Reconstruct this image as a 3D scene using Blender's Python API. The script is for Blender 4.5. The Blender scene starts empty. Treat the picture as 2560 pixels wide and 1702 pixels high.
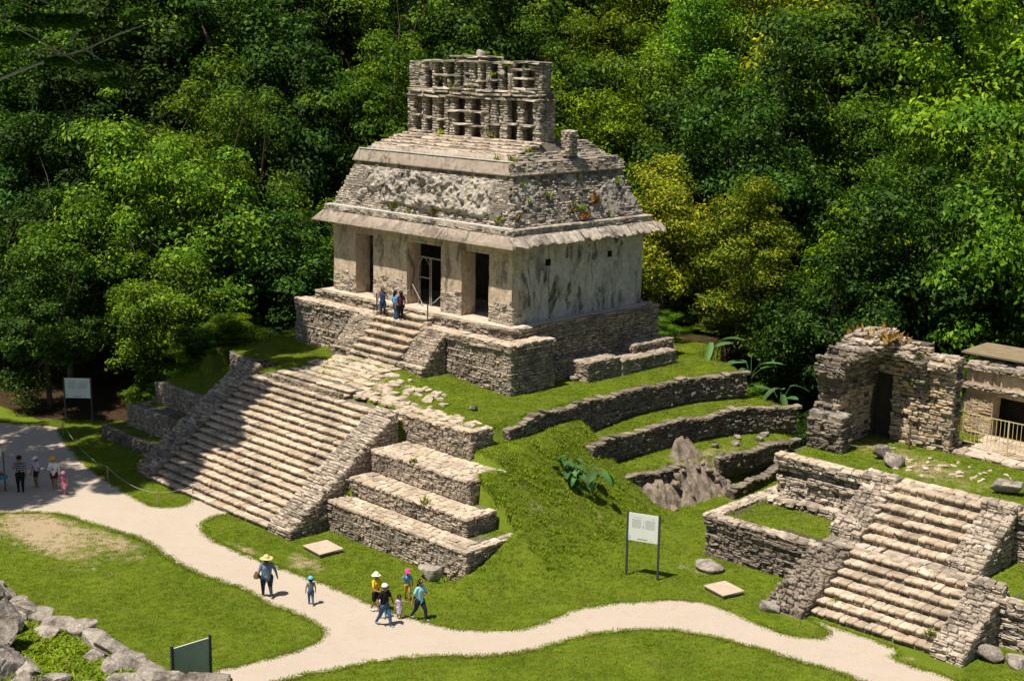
import bpy, math, random, zlib
import numpy as np
from mathutils import Vector, Matrix

random.seed(7)
RNG = np.random.default_rng(7)
SC = bpy.context.scene
COL = SC.collection

# ------------------------------------------------------------------ camera
CAM_YAW, CAM_PITCH, CAM_ROLL = 0.783, 0.208, 0.015
CAM = np.array([50.36, -50.541, 14.276])
_fw = np.array([-math.sin(CAM_YAW) * math.cos(CAM_PITCH), math.cos(CAM_YAW) * math.cos(CAM_PITCH), -math.sin(CAM_PITCH)])
_r = np.array([math.cos(CAM_YAW), math.sin(CAM_YAW), 0.0])
_u = np.cross(_r, _fw)
_r2 = _r * math.cos(CAM_ROLL) + _u * math.sin(CAM_ROLL)
_u2 = -_r * math.sin(CAM_ROLL) + _u * math.cos(CAM_ROLL)
camd = bpy.data.cameras.new('camera')
camd.sensor_fit = 'HORIZONTAL'; camd.sensor_width = 36.0
camd.lens = 3480.3 / 2560 * 36.0
camd.clip_start = 0.5; camd.clip_end = 1500
cam = bpy.data.objects.new('camera', camd)
M = Matrix.Identity(4)
for i in range(3):
    M[i][0], M[i][1], M[i][2], M[i][3] = _r2[i], _u2[i], -_fw[i], CAM[i]
cam.matrix_world = M
COL.objects.link(cam)
SC.camera = cam

# ------------------------------------------------------------------ sky and sun
SUN_EL = math.radians(68.0)
SUN_AZ = np.array([-0.16, -1.0]); SUN_AZ /= np.linalg.norm(SUN_AZ)
world = bpy.data.worlds.new('World'); SC.world = world; world.use_nodes = True
wn = world.node_tree; wn.nodes.clear()
wo = wn.nodes.new('ShaderNodeOutputWorld'); wb = wn.nodes.new('ShaderNodeBackground')
ws = wn.nodes.new('ShaderNodeTexSky'); ws.sky_type = 'NISHITA'; ws.sun_disc = False
ws.sun_elevation = SUN_EL; ws.sun_rotation = math.atan2(SUN_AZ[0], SUN_AZ[1])
wb.inputs['Strength'].default_value = 0.055
wn.links.new(ws.outputs[0], wb.inputs[0]); wn.links.new(wb.outputs[0], wo.inputs[0])
sd = bpy.data.lights.new('sun', 'SUN'); sd.energy = 5.0; sd.angle = math.radians(0.55); sd.color = (1.0, 0.935, 0.82)
sun = bpy.data.objects.new('sun', sd); COL.objects.link(sun)
sdir = Vector((-SUN_AZ[0] * math.cos(SUN_EL), -SUN_AZ[1] * math.cos(SUN_EL), -math.sin(SUN_EL)))
sun.rotation_euler = sdir.to_track_quat('-Z', 'Y').to_euler()
sun.location = (0, -20, 60)
SC.view_settings.view_transform = 'Standard'
SC.view_settings.look = 'None'
SC.view_settings.exposure = 0.55
SC.view_settings.gamma = 1.0
SC.view_settings.use_curve_mapping = False
SC.cycles.use_denoising = True
SC.cycles.use_adaptive_sampling = True
SC.cycles.adaptive_threshold = 0.025
SC.cycles.max_bounces = 4
SC.cycles.diffuse_bounces = 2
SC.cycles.glossy_bounces = 2
SC.cycles.transmission_bounces = 2
SC.cycles.transparent_max_bounces = 4

# ------------------------------------------------------------------ numpy noise
def _hash(ix, iy, seed):
    n = (ix.astype(np.int64) * 374761393 + iy.astype(np.int64) * 668265263 + seed * 1442695041) & 0x7fffffff
    n = ((n ^ (n >> 13)) * 1274126177) & 0x7fffffff
    return ((n ^ (n >> 16)) & 0xffff) / 65535.0

def vnoise(x, y, seed=0):
    x = np.asarray(x, float); y = np.asarray(y, float)
    ix = np.floor(x); iy = np.floor(y); fx = x - ix; fy = y - iy
    fx = fx * fx * (3 - 2 * fx); fy = fy * fy * (3 - 2 * fy)
    a = _hash(ix, iy, seed); b = _hash(ix + 1, iy, seed); c = _hash(ix, iy + 1, seed); d = _hash(ix + 1, iy + 1, seed)
    return (a * (1 - fx) + b * fx) * (1 - fy) + (c * (1 - fx) + d * fx) * fy

def fbm(x, y, seed=0, o=4):
    s = 0; a = 0.5; x = np.asarray(x, float); y = np.asarray(y, float)
    for k in range(o):
        s = s + a * vnoise(x, y, seed + k * 17); a *= 0.5; x = x * 2.03; y = y * 2.03
    return s / (1 - 0.5 ** o)

def sstep(a, b, x):
    t = np.clip((np.asarray(x, float) - a) / (b - a), 0, 1)
    return t * t * (3 - 2 * t)

# ------------------------------------------------------------------ materials
MATS = {}
class NT:
    def __init__(s, name):
        m = bpy.data.materials.new(name); m.use_nodes = True
        s.m = m; s.t = m.node_tree; s.t.nodes.clear()
        s.out = s.n('ShaderNodeOutputMaterial'); s.b = s.n('ShaderNodeBsdfPrincipled')
        s.l(s.b.outputs[0], s.out.inputs[0]); MATS[name] = m
        s.b.inputs['Specular IOR Level'].default_value = 0.25
    def n(s, t, **k):
        nd = s.t.nodes.new(t)
        for a, v in k.items(): setattr(nd, a, v)
        return nd
    def l(s, a, b): s.t.links.new(a, b)
    def pos(s):
        if not hasattr(s, '_g'): s._g = s.n('ShaderNodeNewGeometry')
        return s._g.outputs['Position']
    def mapped(s, vec, scale=(1, 1, 1), rot=(0, 0, 0)):
        mp = s.n('ShaderNodeMapping'); mp.inputs['Scale'].default_value = scale; mp.inputs['Rotation'].default_value = rot
        s.l(vec, mp.inputs[0]); return mp.outputs[0]
    def noise(s, vec, scale, detail=4, rough=0.55, dist=0.0):
        nn = s.n('ShaderNodeTexNoise'); nn.inputs['Scale'].default_value = scale; nn.inputs['Detail'].default_value = detail
        nn.inputs['Roughness'].default_value = rough; nn.inputs['Distortion'].default_value = dist
        s.l(vec, nn.inputs['Vector']); return nn.outputs['Fac']
    def ramp(s, fac, stops, interp='LINEAR'):
        r = s.n('ShaderNodeValToRGB'); e = r.color_ramp; e.interpolation = interp
        while len(e.elements) < len(stops): e.elements.new(0.5)
        for el, (p, c) in zip(e.elements, stops):
            el.position = p; el.color = (c[0], c[1], c[2], 1) if not isinstance(c, (int, float)) else (c, c, c, 1)
        s.l(fac, r.inputs[0]); return r.outputs[0]
    def mix(s, fac, a, b, mode='MIX'):
        m = s.n('ShaderNodeMix', data_type='RGBA', blend_type=mode)
        for v, i in ((fac, 0), (a, 6), (b, 7)):
            if isinstance(v, (int, float)): m.inputs[i].default_value = v
            elif isinstance(v, tuple): m.inputs[i].default_value = (*v, 1)
            else: s.l(v, m.inputs[i])
        return m.outputs[2]
    def math(s, op, a, b=None, clamp=False):
        m = s.n('ShaderNodeMath', operation=op, use_clamp=clamp)
        for v, i in ((a, 0), (b, 1)):
            if v is None: continue
            if isinstance(v, (int, float)): m.inputs[i].default_value = v
            else: s.l(v, m.inputs[i])
        return m.outputs[0]
    def bump(s, h, strength=0.4, dist=0.05):
        bp = s.n('ShaderNodeBump'); bp.inputs['Strength'].default_value = strength; bp.inputs['Distance'].default_value = dist
        s.l(h, bp.inputs['Height']); s.l(bp.outputs[0], s.b.inputs['Normal'])
    def col(s, c): s.l(c, s.b.inputs['Base Color'])
    def attr(s, name):
        a = s.n('ShaderNodeAttribute'); a.attribute_name = name; return a.outputs['Fac']
    def rnd(s):
        o = s.n('ShaderNodeObjectInfo'); s.pos()
        return s.math('FRACT', s.math('ADD', o.outputs['Random'], s._g.outputs['Random Per Island']))

def stone_mat(name, cols, stain=0.5, stain_scale=0.45, dark=(0.082, 0.069, 0.056), bumps=0.5, lichen=0.2):
    t = NT(name)
    c = t.ramp(t.rnd(), [(i / (len(cols) - 1), q) for i, q in enumerate(cols)])
    n1 = t.noise(t.pos(), 3.5, 2, 0.6)
    c = t.mix(t.ramp(n1, [(0.3, 0.0), (0.75, 1.0)]), c, t.mix(1.0, c, (0.62, 0.58, 0.55), 'MULTIPLY'))
    n4 = t.noise(t.pos(), 9.0, 3, 0.65)
    c = t.mix(t.ramp(n4, [(0.56, 0.0), (0.68, lichen)]), c, (0.52, 0.49, 0.44))
    n2 = t.noise(t.pos(), stain_scale, 5, 0.7, 0.0)
    c = t.mix(t.math('MULTIPLY', t.ramp(n2, [(0.47, 0.0), (0.66, 1.0)]), stain), c, dark)
    n6 = t.noise(t.pos(), 2.1, 4, 0.75)
    c = t.mix(t.math('MULTIPLY', t.ramp(n6, [(0.52, 0.0), (0.64, 1.0)]), stain * 0.75), c, t.mix(1.0, c, (0.42, 0.39, 0.36), 'MULTIPLY'))
    n3 = t.noise(t.pos(), 28, 2, 0.7)
    c = t.mix(0.8, c, t.ramp(n3, [(0.25, 0.62), (0.7, 1.25)]), 'MULTIPLY')
    t.col(c); t.b.inputs['Roughness'].default_value = 0.93
    t.bump(t.noise(t.pos(), 13, 4, 0.72), bumps, 0.07)
    return t.m

stone_mat('stone_stair', [(0.546, 0.432, 0.310), (0.644, 0.525, 0.392), (0.459, 0.354, 0.251), (0.688, 0.577, 0.440), (0.524, 0.421, 0.305)], 0.55, 0.5)  # treads kept paler: light from above put into the stone colour
stone_mat('stone_wall', [(0.384, 0.313, 0.236), (0.471, 0.384, 0.288), (0.273, 0.224, 0.170), (0.545, 0.454, 0.349), (0.335, 0.274, 0.211)], 0.75, 0.5)  # walls and risers darkened: dim grazing light put into the colour
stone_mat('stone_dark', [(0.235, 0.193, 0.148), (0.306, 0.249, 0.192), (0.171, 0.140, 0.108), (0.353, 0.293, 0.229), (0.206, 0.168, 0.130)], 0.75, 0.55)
stone_mat('stone_frieze', [(0.496, 0.425, 0.342), (0.584, 0.509, 0.415), (0.375, 0.320, 0.259), (0.662, 0.583, 0.483), (0.441, 0.380, 0.310)], 0.85, 0.75, lichen=0.5)
stone_mat('stone_paving', [(0.546, 0.437, 0.319), (0.633, 0.520, 0.397), (0.470, 0.374, 0.271), (0.677, 0.572, 0.455)], 0.4, 0.6)  # paler for flat tops, sunlight put into the colour
stone_mat('stone_ochre', [(.52, .39, .235), (.60, .475, .325), (.38, .285, .18), (.54, .455, .36), (.60, .41, .20)], 0.35, 0.5)
stone_mat('stone_xiv', [(0.462, 0.380, 0.297), (0.578, 0.484, 0.379), (0.347, 0.286, 0.225), (0.658, 0.561, 0.450), (0.404, 0.336, 0.264)], 0.75, 0.55)
stone_mat('boulder', [(0.38, 0.33, 0.275), (0.45, 0.40, 0.34), (0.31, 0.265, 0.22)], 1.0, 1.1, bumps=1.0, lichen=0.8)
stone_mat('rock_eroded_old', [(0.422, 0.324, 0.231), (0.512, 0.396, 0.286), (0.333, 0.252, 0.187)], 0.7, 0.9, bumps=1.0)

stone_mat('rock_eroded', [(.30, .24, .18), (.38, .31, .235), (.22, .175, .135)], 0.8, 1.6, bumps=1.0)

def simple(name, col, rough=0.8, spec=0.25, var=0.25, scale=6.0, metal=0.0, bump=0.0):
    t = NT(name)
    n = t.noise(t.pos(), scale, 5, 0.65)
    c = t.mix(t.ramp(n, [(0.3, 0.0), (0.7, 1.0)]), tuple(q * (1 - var) for q in col), tuple(min(1, q * (1 + var)) for q in col))
    t.col(c); t.b.inputs['Roughness'].default_value = rough; t.b.inputs['Specular IOR Level'].default_value = spec
    t.b.inputs['Metallic'].default_value = metal
    if bump: t.bump(t.noise(t.pos(), scale * 6, 5, 0.65), bump, 0.02)
    return t.m

simple('mortar', (0.15, 0.127, 0.104), 0.95, 0.1, 0.4, 3, bump=0.5)
simple('mortar_dark', (0.085, 0.072, 0.06), 0.95, 0.1, 0.4, 3, bump=0.5)
simple('dark_metal', (0.05, 0.053, 0.058), 0.55, 0.4, 0.15)
simple('yellow_rail', (0.55, 0.43, 0.22), 0.5, 0.4, 0.12)
simple('grey_wood', (0.33, 0.28, 0.22), 0.85, 0.2, 0.3, 9)
simple('brown_wood', (0.14, 0.09, 0.055), 0.85, 0.2, 0.3, 9)
simple('rope', (0.40, 0.40, 0.38), 0.9, 0.1, 0.15)
simple('sign_panel', (0.66, 0.67, 0.62), 0.45, 0.3, 0.05, 2)
simple('sign_back', (0.36, 0.41, 0.33), 0.5, 0.3, 0.15, 1.5)
simple('sign_ink', (0.40, 0.41, 0.39), 0.7, 0.2, 0.1)
simple('sign_dark', (0.12, 0.13, 0.13), 0.7, 0.2, 0.1)
simple('sign_blue', (0.42, 0.55, 0.60), 0.6, 0.2, 0.1)
simple('concrete_slab', (0.43, 0.335, 0.255), 0.9, 0.15, 0.16, 3, bump=0.4)
simple('concrete_edge', (0.16, 0.125, 0.10), 0.9, 0.15, 0.2, 3)
simple('roof_sheet', (0.20, 0.155, 0.095), 0.7, 0.25, 0.2, 2)
simple('bark', (0.13, 0.10, 0.075), 0.95, 0.1, 0.4, 4, bump=0.8)
simple('bark_red', (0.17, 0.075, 0.045), 0.9, 0.15, 0.4, 4, bump=0.6)
simple('bark_pale', (0.34, 0.31, 0.27), 0.9, 0.15, 0.3, 4, bump=0.6)
simple('teal_cloth', (0.03, 0.27, 0.31), 0.85, 0.15, 0.2)
simple('terracotta', (0.28, 0.09, 0.05), 0.85, 0.15, 0.3, 12)
simple('room_shade', (0.05, 0.04, 0.032), 0.95, 0.05, 0.3, 2)  # near-black colour paints in the shade of rooms and openings

def stucco(name, base, alt, streak, streak_col, vscale, patch=0.5):
    t = NT(name)
    n1 = t.noise(t.pos(), 0.9, 6, 0.65, 0.4)
    c = t.mix(t.ramp(n1, [(0.35, 0.0), (0.65, 1.0)]), base, alt)
    n5 = t.noise(t.pos(), 4.5, 6, 0.7)
    c = t.mix(0.75, c, t.ramp(n5, [(0.3, 0.55), (0.68, 1.12)]), 'MULTIPLY')
    mp = t.mapped(t.pos(), (1.0, 1.0, vscale))
    n2 = t.noise(mp, 1.5, 7, 0.72, 0.9)
    n2b = t.noise(t.pos(), 0.35, 3, 0.5)
    s = t.math('MULTIPLY', t.ramp(n2, [(0.50, 0.0), (0.60, 1.0)]), t.ramp(n2b, [(0.32, 0.25), (0.55, 1.0)]))
    c = t.mix(t.math('MULTIPLY', s, streak), c, streak_col)
    n3 = t.noise(t.pos(), 11, 5, 0.7)
    c = t.mix(t.math('MULTIPLY', t.ramp(n3, [(0.6, 0.0), (0.7, 1.0)]), patch), c, (0.10, 0.085, 0.07))
    t.col(c); t.b.inputs['Roughness'].default_value = 0.92
    t.bump(t.math('ADD', n3, n5), 0.6, 0.05)
stucco('stucco_front', (0.66, 0.52, 0.38), (0.50, 0.39, 0.285), 0.8, (0.085, 0.068, 0.05), 0.35, 0.5)
stucco('stucco_side', (0.66, 0.60, 0.525), (0.48, 0.43, 0.37), 0.92, (0.05, 0.044, 0.038), 0.33, 0.6)
stucco('stucco_relief', (0.50, 0.445, 0.38), (0.31, 0.27, 0.222), 0.95, (0.06, 0.052, 0.044), 0.9, 0.9)
stucco('stucco_ochre', (0.68, 0.52, 0.335), (0.55, 0.41, 0.26), 0.6, (0.16, 0.11, 0.07), 0.5, 0.4)
stucco('stucco_eave', (0.34, 0.27, 0.21), (0.42, 0.345, 0.28), 0.8, (0.10, 0.078, 0.06), 0.5, 0.4)
stucco('stucco_roof', (0.38, 0.31, 0.25), (0.45, 0.39, 0.33), 0.7, (0.13, 0.105, 0.085), 1.0, 0.45)
stucco('lit_ledge_white', (0.66, 0.62, 0.56), (0.58, 0.53, 0.47), 0.5, (0.30, 0.27, 0.23), 1.0, 0.4)  # for sunlit ledge tops, their brightness put into the colour

# ground: grass with dry wear, leaf litter under the trees
t = NT('grass_ground')
n1 = t.noise(t.pos(), 0.55, 5, 0.6); n2 = t.noise(t.pos(), 7.0, 5, 0.7); n3 = t.noise(t.pos(), 30.0, 3, 0.7)
c = t.mix(t.ramp(n1, [(0.35, 0.0), (0.65, 1.0)]), (0.120, 0.172, 0.012), (0.165, 0.202, 0.018))
c = t.mix(t.ramp(n2, [(0.35, 0.0), (0.7, 0.7)]), c, (0.090, 0.135, 0.010))
dry = t.attr('wear')
dn = t.math('ADD', dry, t.math('MULTIPLY', t.math('SUBTRACT', t.noise(t.pos(), 1.6, 6, 0.7), 0.5), 1.5))
c = t.mix(t.ramp(dn, [(0.35, 0.0), (0.75, 1.0)]), c, t.mix(n2, (0.36, 0.26, 0.15), (0.46, 0.36, 0.24)))
lit = t.attr('litter')
lc = t.ramp(t.noise(t.pos(), 4.0, 6, 0.75), [(0.3, (0.018, 0.014, 0.009)), (0.55, (0.06, 0.037, 0.018)), (0.75, (0.14, 0.085, 0.045))])
c = t.mix(lit, c, lc)
c = t.mix(0.7, c, t.ramp(n3, [(0.25, 0.5), (0.7, 1.2)]), 'MULTIPLY')
t.col(c); t.b.inputs['Roughness'].default_value = 0.95; t.b.inputs['Specular IOR Level'].default_value = 0.08
t.bump(t.math('ADD', n2, n3), 0.7, 0.08)

t = NT('path_gravel')
n1 = t.noise(t.pos(), 0.5, 5, 0.6); n2 = t.noise(t.pos(), 14.0, 5, 0.75); n3 = t.noise(t.pos(), 60.0, 2, 0.7)
c = t.mix(n1, (0.415, 0.345, 0.275), (0.49, 0.415, 0.338))
c = t.mix(t.ramp(n2, [(0.45, 0.0), (0.75, 0.55)]), c, (0.33, 0.25, 0.185))
c = t.mix(0.6, c, t.ramp(n3, [(0.2, 0.68), (0.75, 1.12)]), 'MULTIPLY')
n8 = t.noise(t.pos(), 2.2, 6, 0.75); c = t.mix(t.ramp(n8, [(0.52, 0.0), (0.72, 0.5)]), c, (0.34, 0.27, 0.205))
n9 = t.noise(t.pos(), 24.0, 3, 0.6); c = t.mix(t.ramp(n9, [(0.66, 0.0), (0.72, 0.7)]), c, (0.20, 0.155, 0.11))
t.col(c); t.b.inputs['Roughness'].default_value = 0.95; t.b.inputs['Specular IOR Level'].default_value = 0.1
t.bump(t.math('ADD', n2, n3), 0.5, 0.03)

def leaf_mat(name, c0, c1, c2, trans=0.25, rough=0.6, spec=0.1, dry=0.0):
    t = NT(name)
    oi = t.n('ShaderNodeObjectInfo'); t.pos()
    r1 = oi.outputs['Random']; r2 = t._g.outputs['Random Per Island']
    c = t.ramp(r2, [(0.0, tuple(q * .62 for q in c0)), (0.3, c0), (0.72, c1), (1.0, c2)])
    hs = t.n('ShaderNodeHueSaturation')
    t.l(t.math('ADD', 0.487, t.math('MULTIPLY', r1, 0.03)), hs.inputs['Hue'])
    t.l(t.math('ADD', 0.65, t.math('MULTIPLY', t.math('FRACT', t.math('MULTIPLY', r1, 7.31)), 0.75)), hs.inputs['Value'])
    t.l(c, hs.inputs['Color'])
    nz = t.noise(t.pos(), 0.55, 3, 0.5)
    c = t.mix(0.6, hs.outputs[0], t.ramp(nz, [(0.3, 0.55), (0.7, 1.3)]), 'MULTIPLY')
    if dry: c = t.mix(t.math('MULTIPLY', t.ramp(t.noise(t.pos(), 0.75, 5, 0.7), [(0.48, 0.0), (0.72, 1.0)]), dry), c, (0.30, 0.235, 0.085))
    t.col(c); t.b.inputs['Roughness'].default_value = rough; t.b.inputs['Specular IOR Level'].default_value = spec
    tr = t.n('ShaderNodeBsdfTranslucent'); t.l(t.mix(1.0, c, (1.25, 1.3, 0.6), 'MULTIPLY'), tr.inputs[0])
    mx = t.n('ShaderNodeMixShader'); mx.inputs[0].default_value = trans
    t.l(t.b.outputs[0], mx.inputs[1]); t.l(tr.outputs[0], mx.inputs[2]); t.l(mx.outputs[0], t.out.inputs[0])
    return t.m
leaf_mat('leaf_green', (0.055, 0.120, 0.008), (0.108, 0.195, 0.010), (0.215, 0.300, 0.017))
leaf_mat('leaf_dark', (0.016, 0.046, 0.005), (0.034, 0.080, 0.008), (0.090, 0.155, 0.014), 0.18)  # colour lowered so part of the forest shade is painted in
leaf_mat('leaf_lime', (0.095, 0.170, 0.008), (0.175, 0.265, 0.010), (0.310, 0.360, 0.014))
leaf_mat('leaf_yellow', (0.13, 0.19, 0.012), (0.25, 0.28, 0.014), (0.50, 0.42, 0.02))
leaf_mat('leaf_banana', (0.06, 0.14, 0.03), (0.085, 0.175, 0.05), (0.12, 0.20, 0.07), 0.25, 0.6, 0.2)
leaf_mat('leaf_feather', (0.04, 0.10, 0.010), (0.065, 0.145, 0.014), (0.09, 0.18, 0.02), 0.4)
leaf_mat('grass_blade', (0.140, 0.210, 0.013), (0.192, 0.258, 0.018), (0.250, 0.290, 0.030), 0.3, 0.7, 0.08, 0.45)
leaf_mat('weed_leaf', (0.120, 0.195, 0.010), (0.180, 0.250, 0.013), (0.240, 0.290, 0.020), 0.3, 0.7, 0.08, 0.3)
leaf_mat('weed_red', (0.22, 0.09, 0.03), (0.30, 0.14, 0.05), (0.20, 0.17, 0.05), 0.25, 0.7, 0.1)
leaf_mat('dry_leaf', (0.16, 0.10, 0.05), (0.25, 0.17, 0.08), (0.12, 0.08, 0.04), 0.2, 0.8, 0.1)

# ------------------------------------------------------------------ object helpers
def new_mesh(name, verts, faces, mat=None, smooth=False):
    me = bpy.data.meshes.new(name)
    me.from_pydata([tuple(v) for v in verts], [], [tuple(f) for f in faces])
    if mat:
        for m in (mat if isinstance(mat, (list, tuple)) else [mat]): me.materials.append(MATS[m])
    if smooth: me.polygons.foreach_set('use_smooth', [True] * len(me.polygons))
    me.update()
    return me

def mesh_np(name, V, F, mat, smooth=False):
    """V (n,3), F (m,k) with k 3 or 4"""
    V = np.asarray(V, np.float32); F = np.asarray(F, np.int32)
    me = bpy.data.meshes.new(name)
    k = F.shape[1]
    me.vertices.add(len(V)); me.vertices.foreach_set('co', V.ravel())
    me.loops.add(F.size); me.loops.foreach_set('vertex_index', F.ravel())
    me.polygons.add(len(F)); me.polygons.foreach_set('loop_start', np.arange(0, F.size, k, dtype=np.int32))
    if smooth: me.polygons.foreach_set('use_smooth', np.ones(len(F), bool))
    for m in (mat if isinstance(mat, (list, tuple)) else [mat]): me.materials.append(MATS[m])
    me.update(calc_edges=True); me.validate()
    return me

def link(name, me, parent=None, mat4=None, loc=None):
    o = bpy.data.objects.new(name, me); COL.objects.link(o)
    if parent is not None: o.parent = parent
    if mat4 is not None: o.matrix_basis = mat4
    if loc is not None: o.location = loc
    return o

def tag(o, label, cat=None, group=None, kind=None):
    if label: o['label'] = label
    if cat: o['category'] = cat
    if group: o['group'] = group
    if kind: o['kind'] = kind
    return o

def thing(name, label, cat, loc=(0, 0, 0), group=None, rotz=0.0):
    o = bpy.data.objects.new(name, None); COL.objects.link(o)
    o.location = loc; o.rotation_euler = (0, 0, rotz); o.empty_display_size = 0.2
    return tag(o, label, cat, group)

class MB:
    """collects solids in world space, builds one mesh under a parent that only translates"""
    def __init__(s): s.v = []; s.f = []; s.mi = []
    def add(s, vs, fs, mi=0):
        k = len(s.v); s.v += [tuple(map(float, v)) for v in vs]; s.f += [tuple(i + k for i in f) for f in fs]; s.mi += [mi] * len(fs)
    def box(s, a, b, T=None, mi=0):
        x0, y0, z0 = a; x1, y1, z1 = b
        vs = [(x0, y0, z0), (x1, y0, z0), (x1, y1, z0), (x0, y1, z0), (x0, y0, z1), (x1, y0, z1), (x1, y1, z1), (x0, y1, z1)]
        if T: vs = [T(v) for v in vs]
        s.add(vs, [(0, 3, 2, 1), (4, 5, 6, 7), (0, 1, 5, 4), (1, 2, 6, 5), (2, 3, 7, 6), (3, 0, 4, 7)], mi); return s
    def prism(s, poly, z0, z1, T=None, mi=0):
        n = len(poly)
        vs = [(p[0], p[1], z0) for p in poly] + [(p[0], p[1], z1) for p in poly]
        if T: vs = [T(v) for v in vs]
        s.add(vs, [tuple(range(n))[::-1], tuple(range(n, 2 * n))] + [(i, (i + 1) % n, n + (i + 1) % n, n + i) for i in range(n)], mi); return s
    def hexa(s, vs, T=None, mi=0):
        if T: vs = [T(v) for v in vs]
        s.add(vs, [(0, 3, 2, 1), (4, 5, 6, 7), (0, 1, 5, 4), (1, 2, 6, 5), (2, 3, 7, 6), (3, 0, 4, 7)], mi); return s
    def tube(s, pts, rad, n=6, mi=0, cap=True):
        pts = [Vector(p) for p in pts]
        if isinstance(rad, (int, float)): rad = [rad] * len(pts)
        k = len(s.v); ref = None
        for i, p in enumerate(pts):
            d = (pts[min(i + 1, len(pts) - 1)] - pts[max(i - 1, 0)]).normalized()
            if ref is None:
                ref = d.cross(Vector((0, 0, 1)))
                if ref.length < 0.05: ref = d.cross(Vector((1, 0, 0)))
                ref.normalize()
            ref = (ref - d * ref.dot(d)).normalized(); w = d.cross(ref)
            for j in range(n):
                a = 2 * math.pi * j / n
                s.v.append(tuple(p + (ref * math.cos(a) + w * math.sin(a)) * rad[i]))
        for i in range(len(pts) - 1):
            for j in range(n):
                s.f.append((k + i * n + j, k + i * n + (j + 1) % n, k + (i + 1) * n + (j + 1) % n, k + (i + 1) * n + j)); s.mi.append(mi)
        if cap:
            s.f.append(tuple(k + j for j in range(n))[::-1]); s.mi.append(mi)
            s.f.append(tuple(k + (len(pts) - 1) * n + j for j in range(n))); s.mi.append(mi)
        return s
    def build(s, name, mat, parent=None, smooth=False):
        off = parent.location if parent is not None and parent.parent is None else Vector((0, 0, 0))
        if parent is not None and parent.parent is not None: off = parent.parent.location + parent.location
        vs = [(v[0] - off[0], v[1] - off[1], v[2] - off[2]) for v in s.v]
        me = new_mesh(name, vs, s.f, mat, smooth)
        if isinstance(mat, (list, tuple)): me.polygons.foreach_set('material_index', s.mi)
        return link(name, me, parent)

# ------------------------------------------------------------------ stones
def stone_unit(rng, jit=0.09, ch=0.13):
    cs = np.array([(x, y, z) for x in (-.5, .5) for y in (-.5, .5) for z in (-.5, .5)], float)
    cs += rng.uniform(-jit, jit, cs.shape)
    V = []; idx = {}
    for i, c in enumerate(cs):
        for ax in range(3):
            p = c.copy()
            for k in range(3):
                if k != ax: p[k] -= math.copysign(ch * rng.uniform(.6, 1.4), c[k])
            idx[(i, ax)] = len(V); V.append(p)
    def ci(x, y, z): return x * 4 + y * 2 + z
    F = []
    # faces normal to axis ax
    for ax in range(3):
        for sgn in (0, 1):
            q = []
            for a, b in ((0, 0), (1, 0), (1, 1), (0, 1)):
                co = [0, 0, 0]; co[ax] = sgn; co[(ax + 1) % 3] = a; co[(ax + 2) % 3] = b
                q.append(idx[(ci(*co), ax)])
            F.append(q if sgn else q[::-1])
    # edges
    for ax in range(3):
        a1, a2 = (ax + 1) % 3, (ax + 2) % 3
        for s1 in (0, 1):
            for s2 in (0, 1):
                c0 = [0, 0, 0]; c1 = [0, 0, 0]
                c0[a1] = c1[a1] = s1; c0[a2] = c1[a2] = s2; c1[ax] = 1
                i0, i1 = ci(*c0), ci(*c1)
                q = [idx[(i0, a1)], idx[(i1, a1)], idx[(i1, a2)], idx[(i0, a2)]]
                F.append(q if (s1 != s2) else q[::-1])
    for i in range(8):
        F.append([idx[(i, 0)], idx[(i, 1)], idx[(i, 2)]])
    V = np.array(V)
    # consistent outward winding
    out = []
    for f in F:
        p = V[f]; n = np.cross(p[1] - p[0], p[2] - p[0])
        out.append(f if np.dot(n, p.mean(0)) > 0 else f[::-1])
    return V, out
NVAR = 14
_srng = np.random.default_rng(3)
STONES = [stone_unit(_srng) for _ in range(NVAR)]
BLOCKS = [stone_unit(_srng, 0.035, 0.06) for _ in range(6)]
_stone_meshes = {}
def stone_mesh(v, mat):
    if (v, mat) not in _stone_meshes:
        V, F = (STONES[v] if v < 100 else BLOCKS[v - 100])
        _stone_meshes[(v, mat)] = new_mesh('stone_' + mat, V, F, mat)
    return _stone_meshes[(v, mat)]

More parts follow.
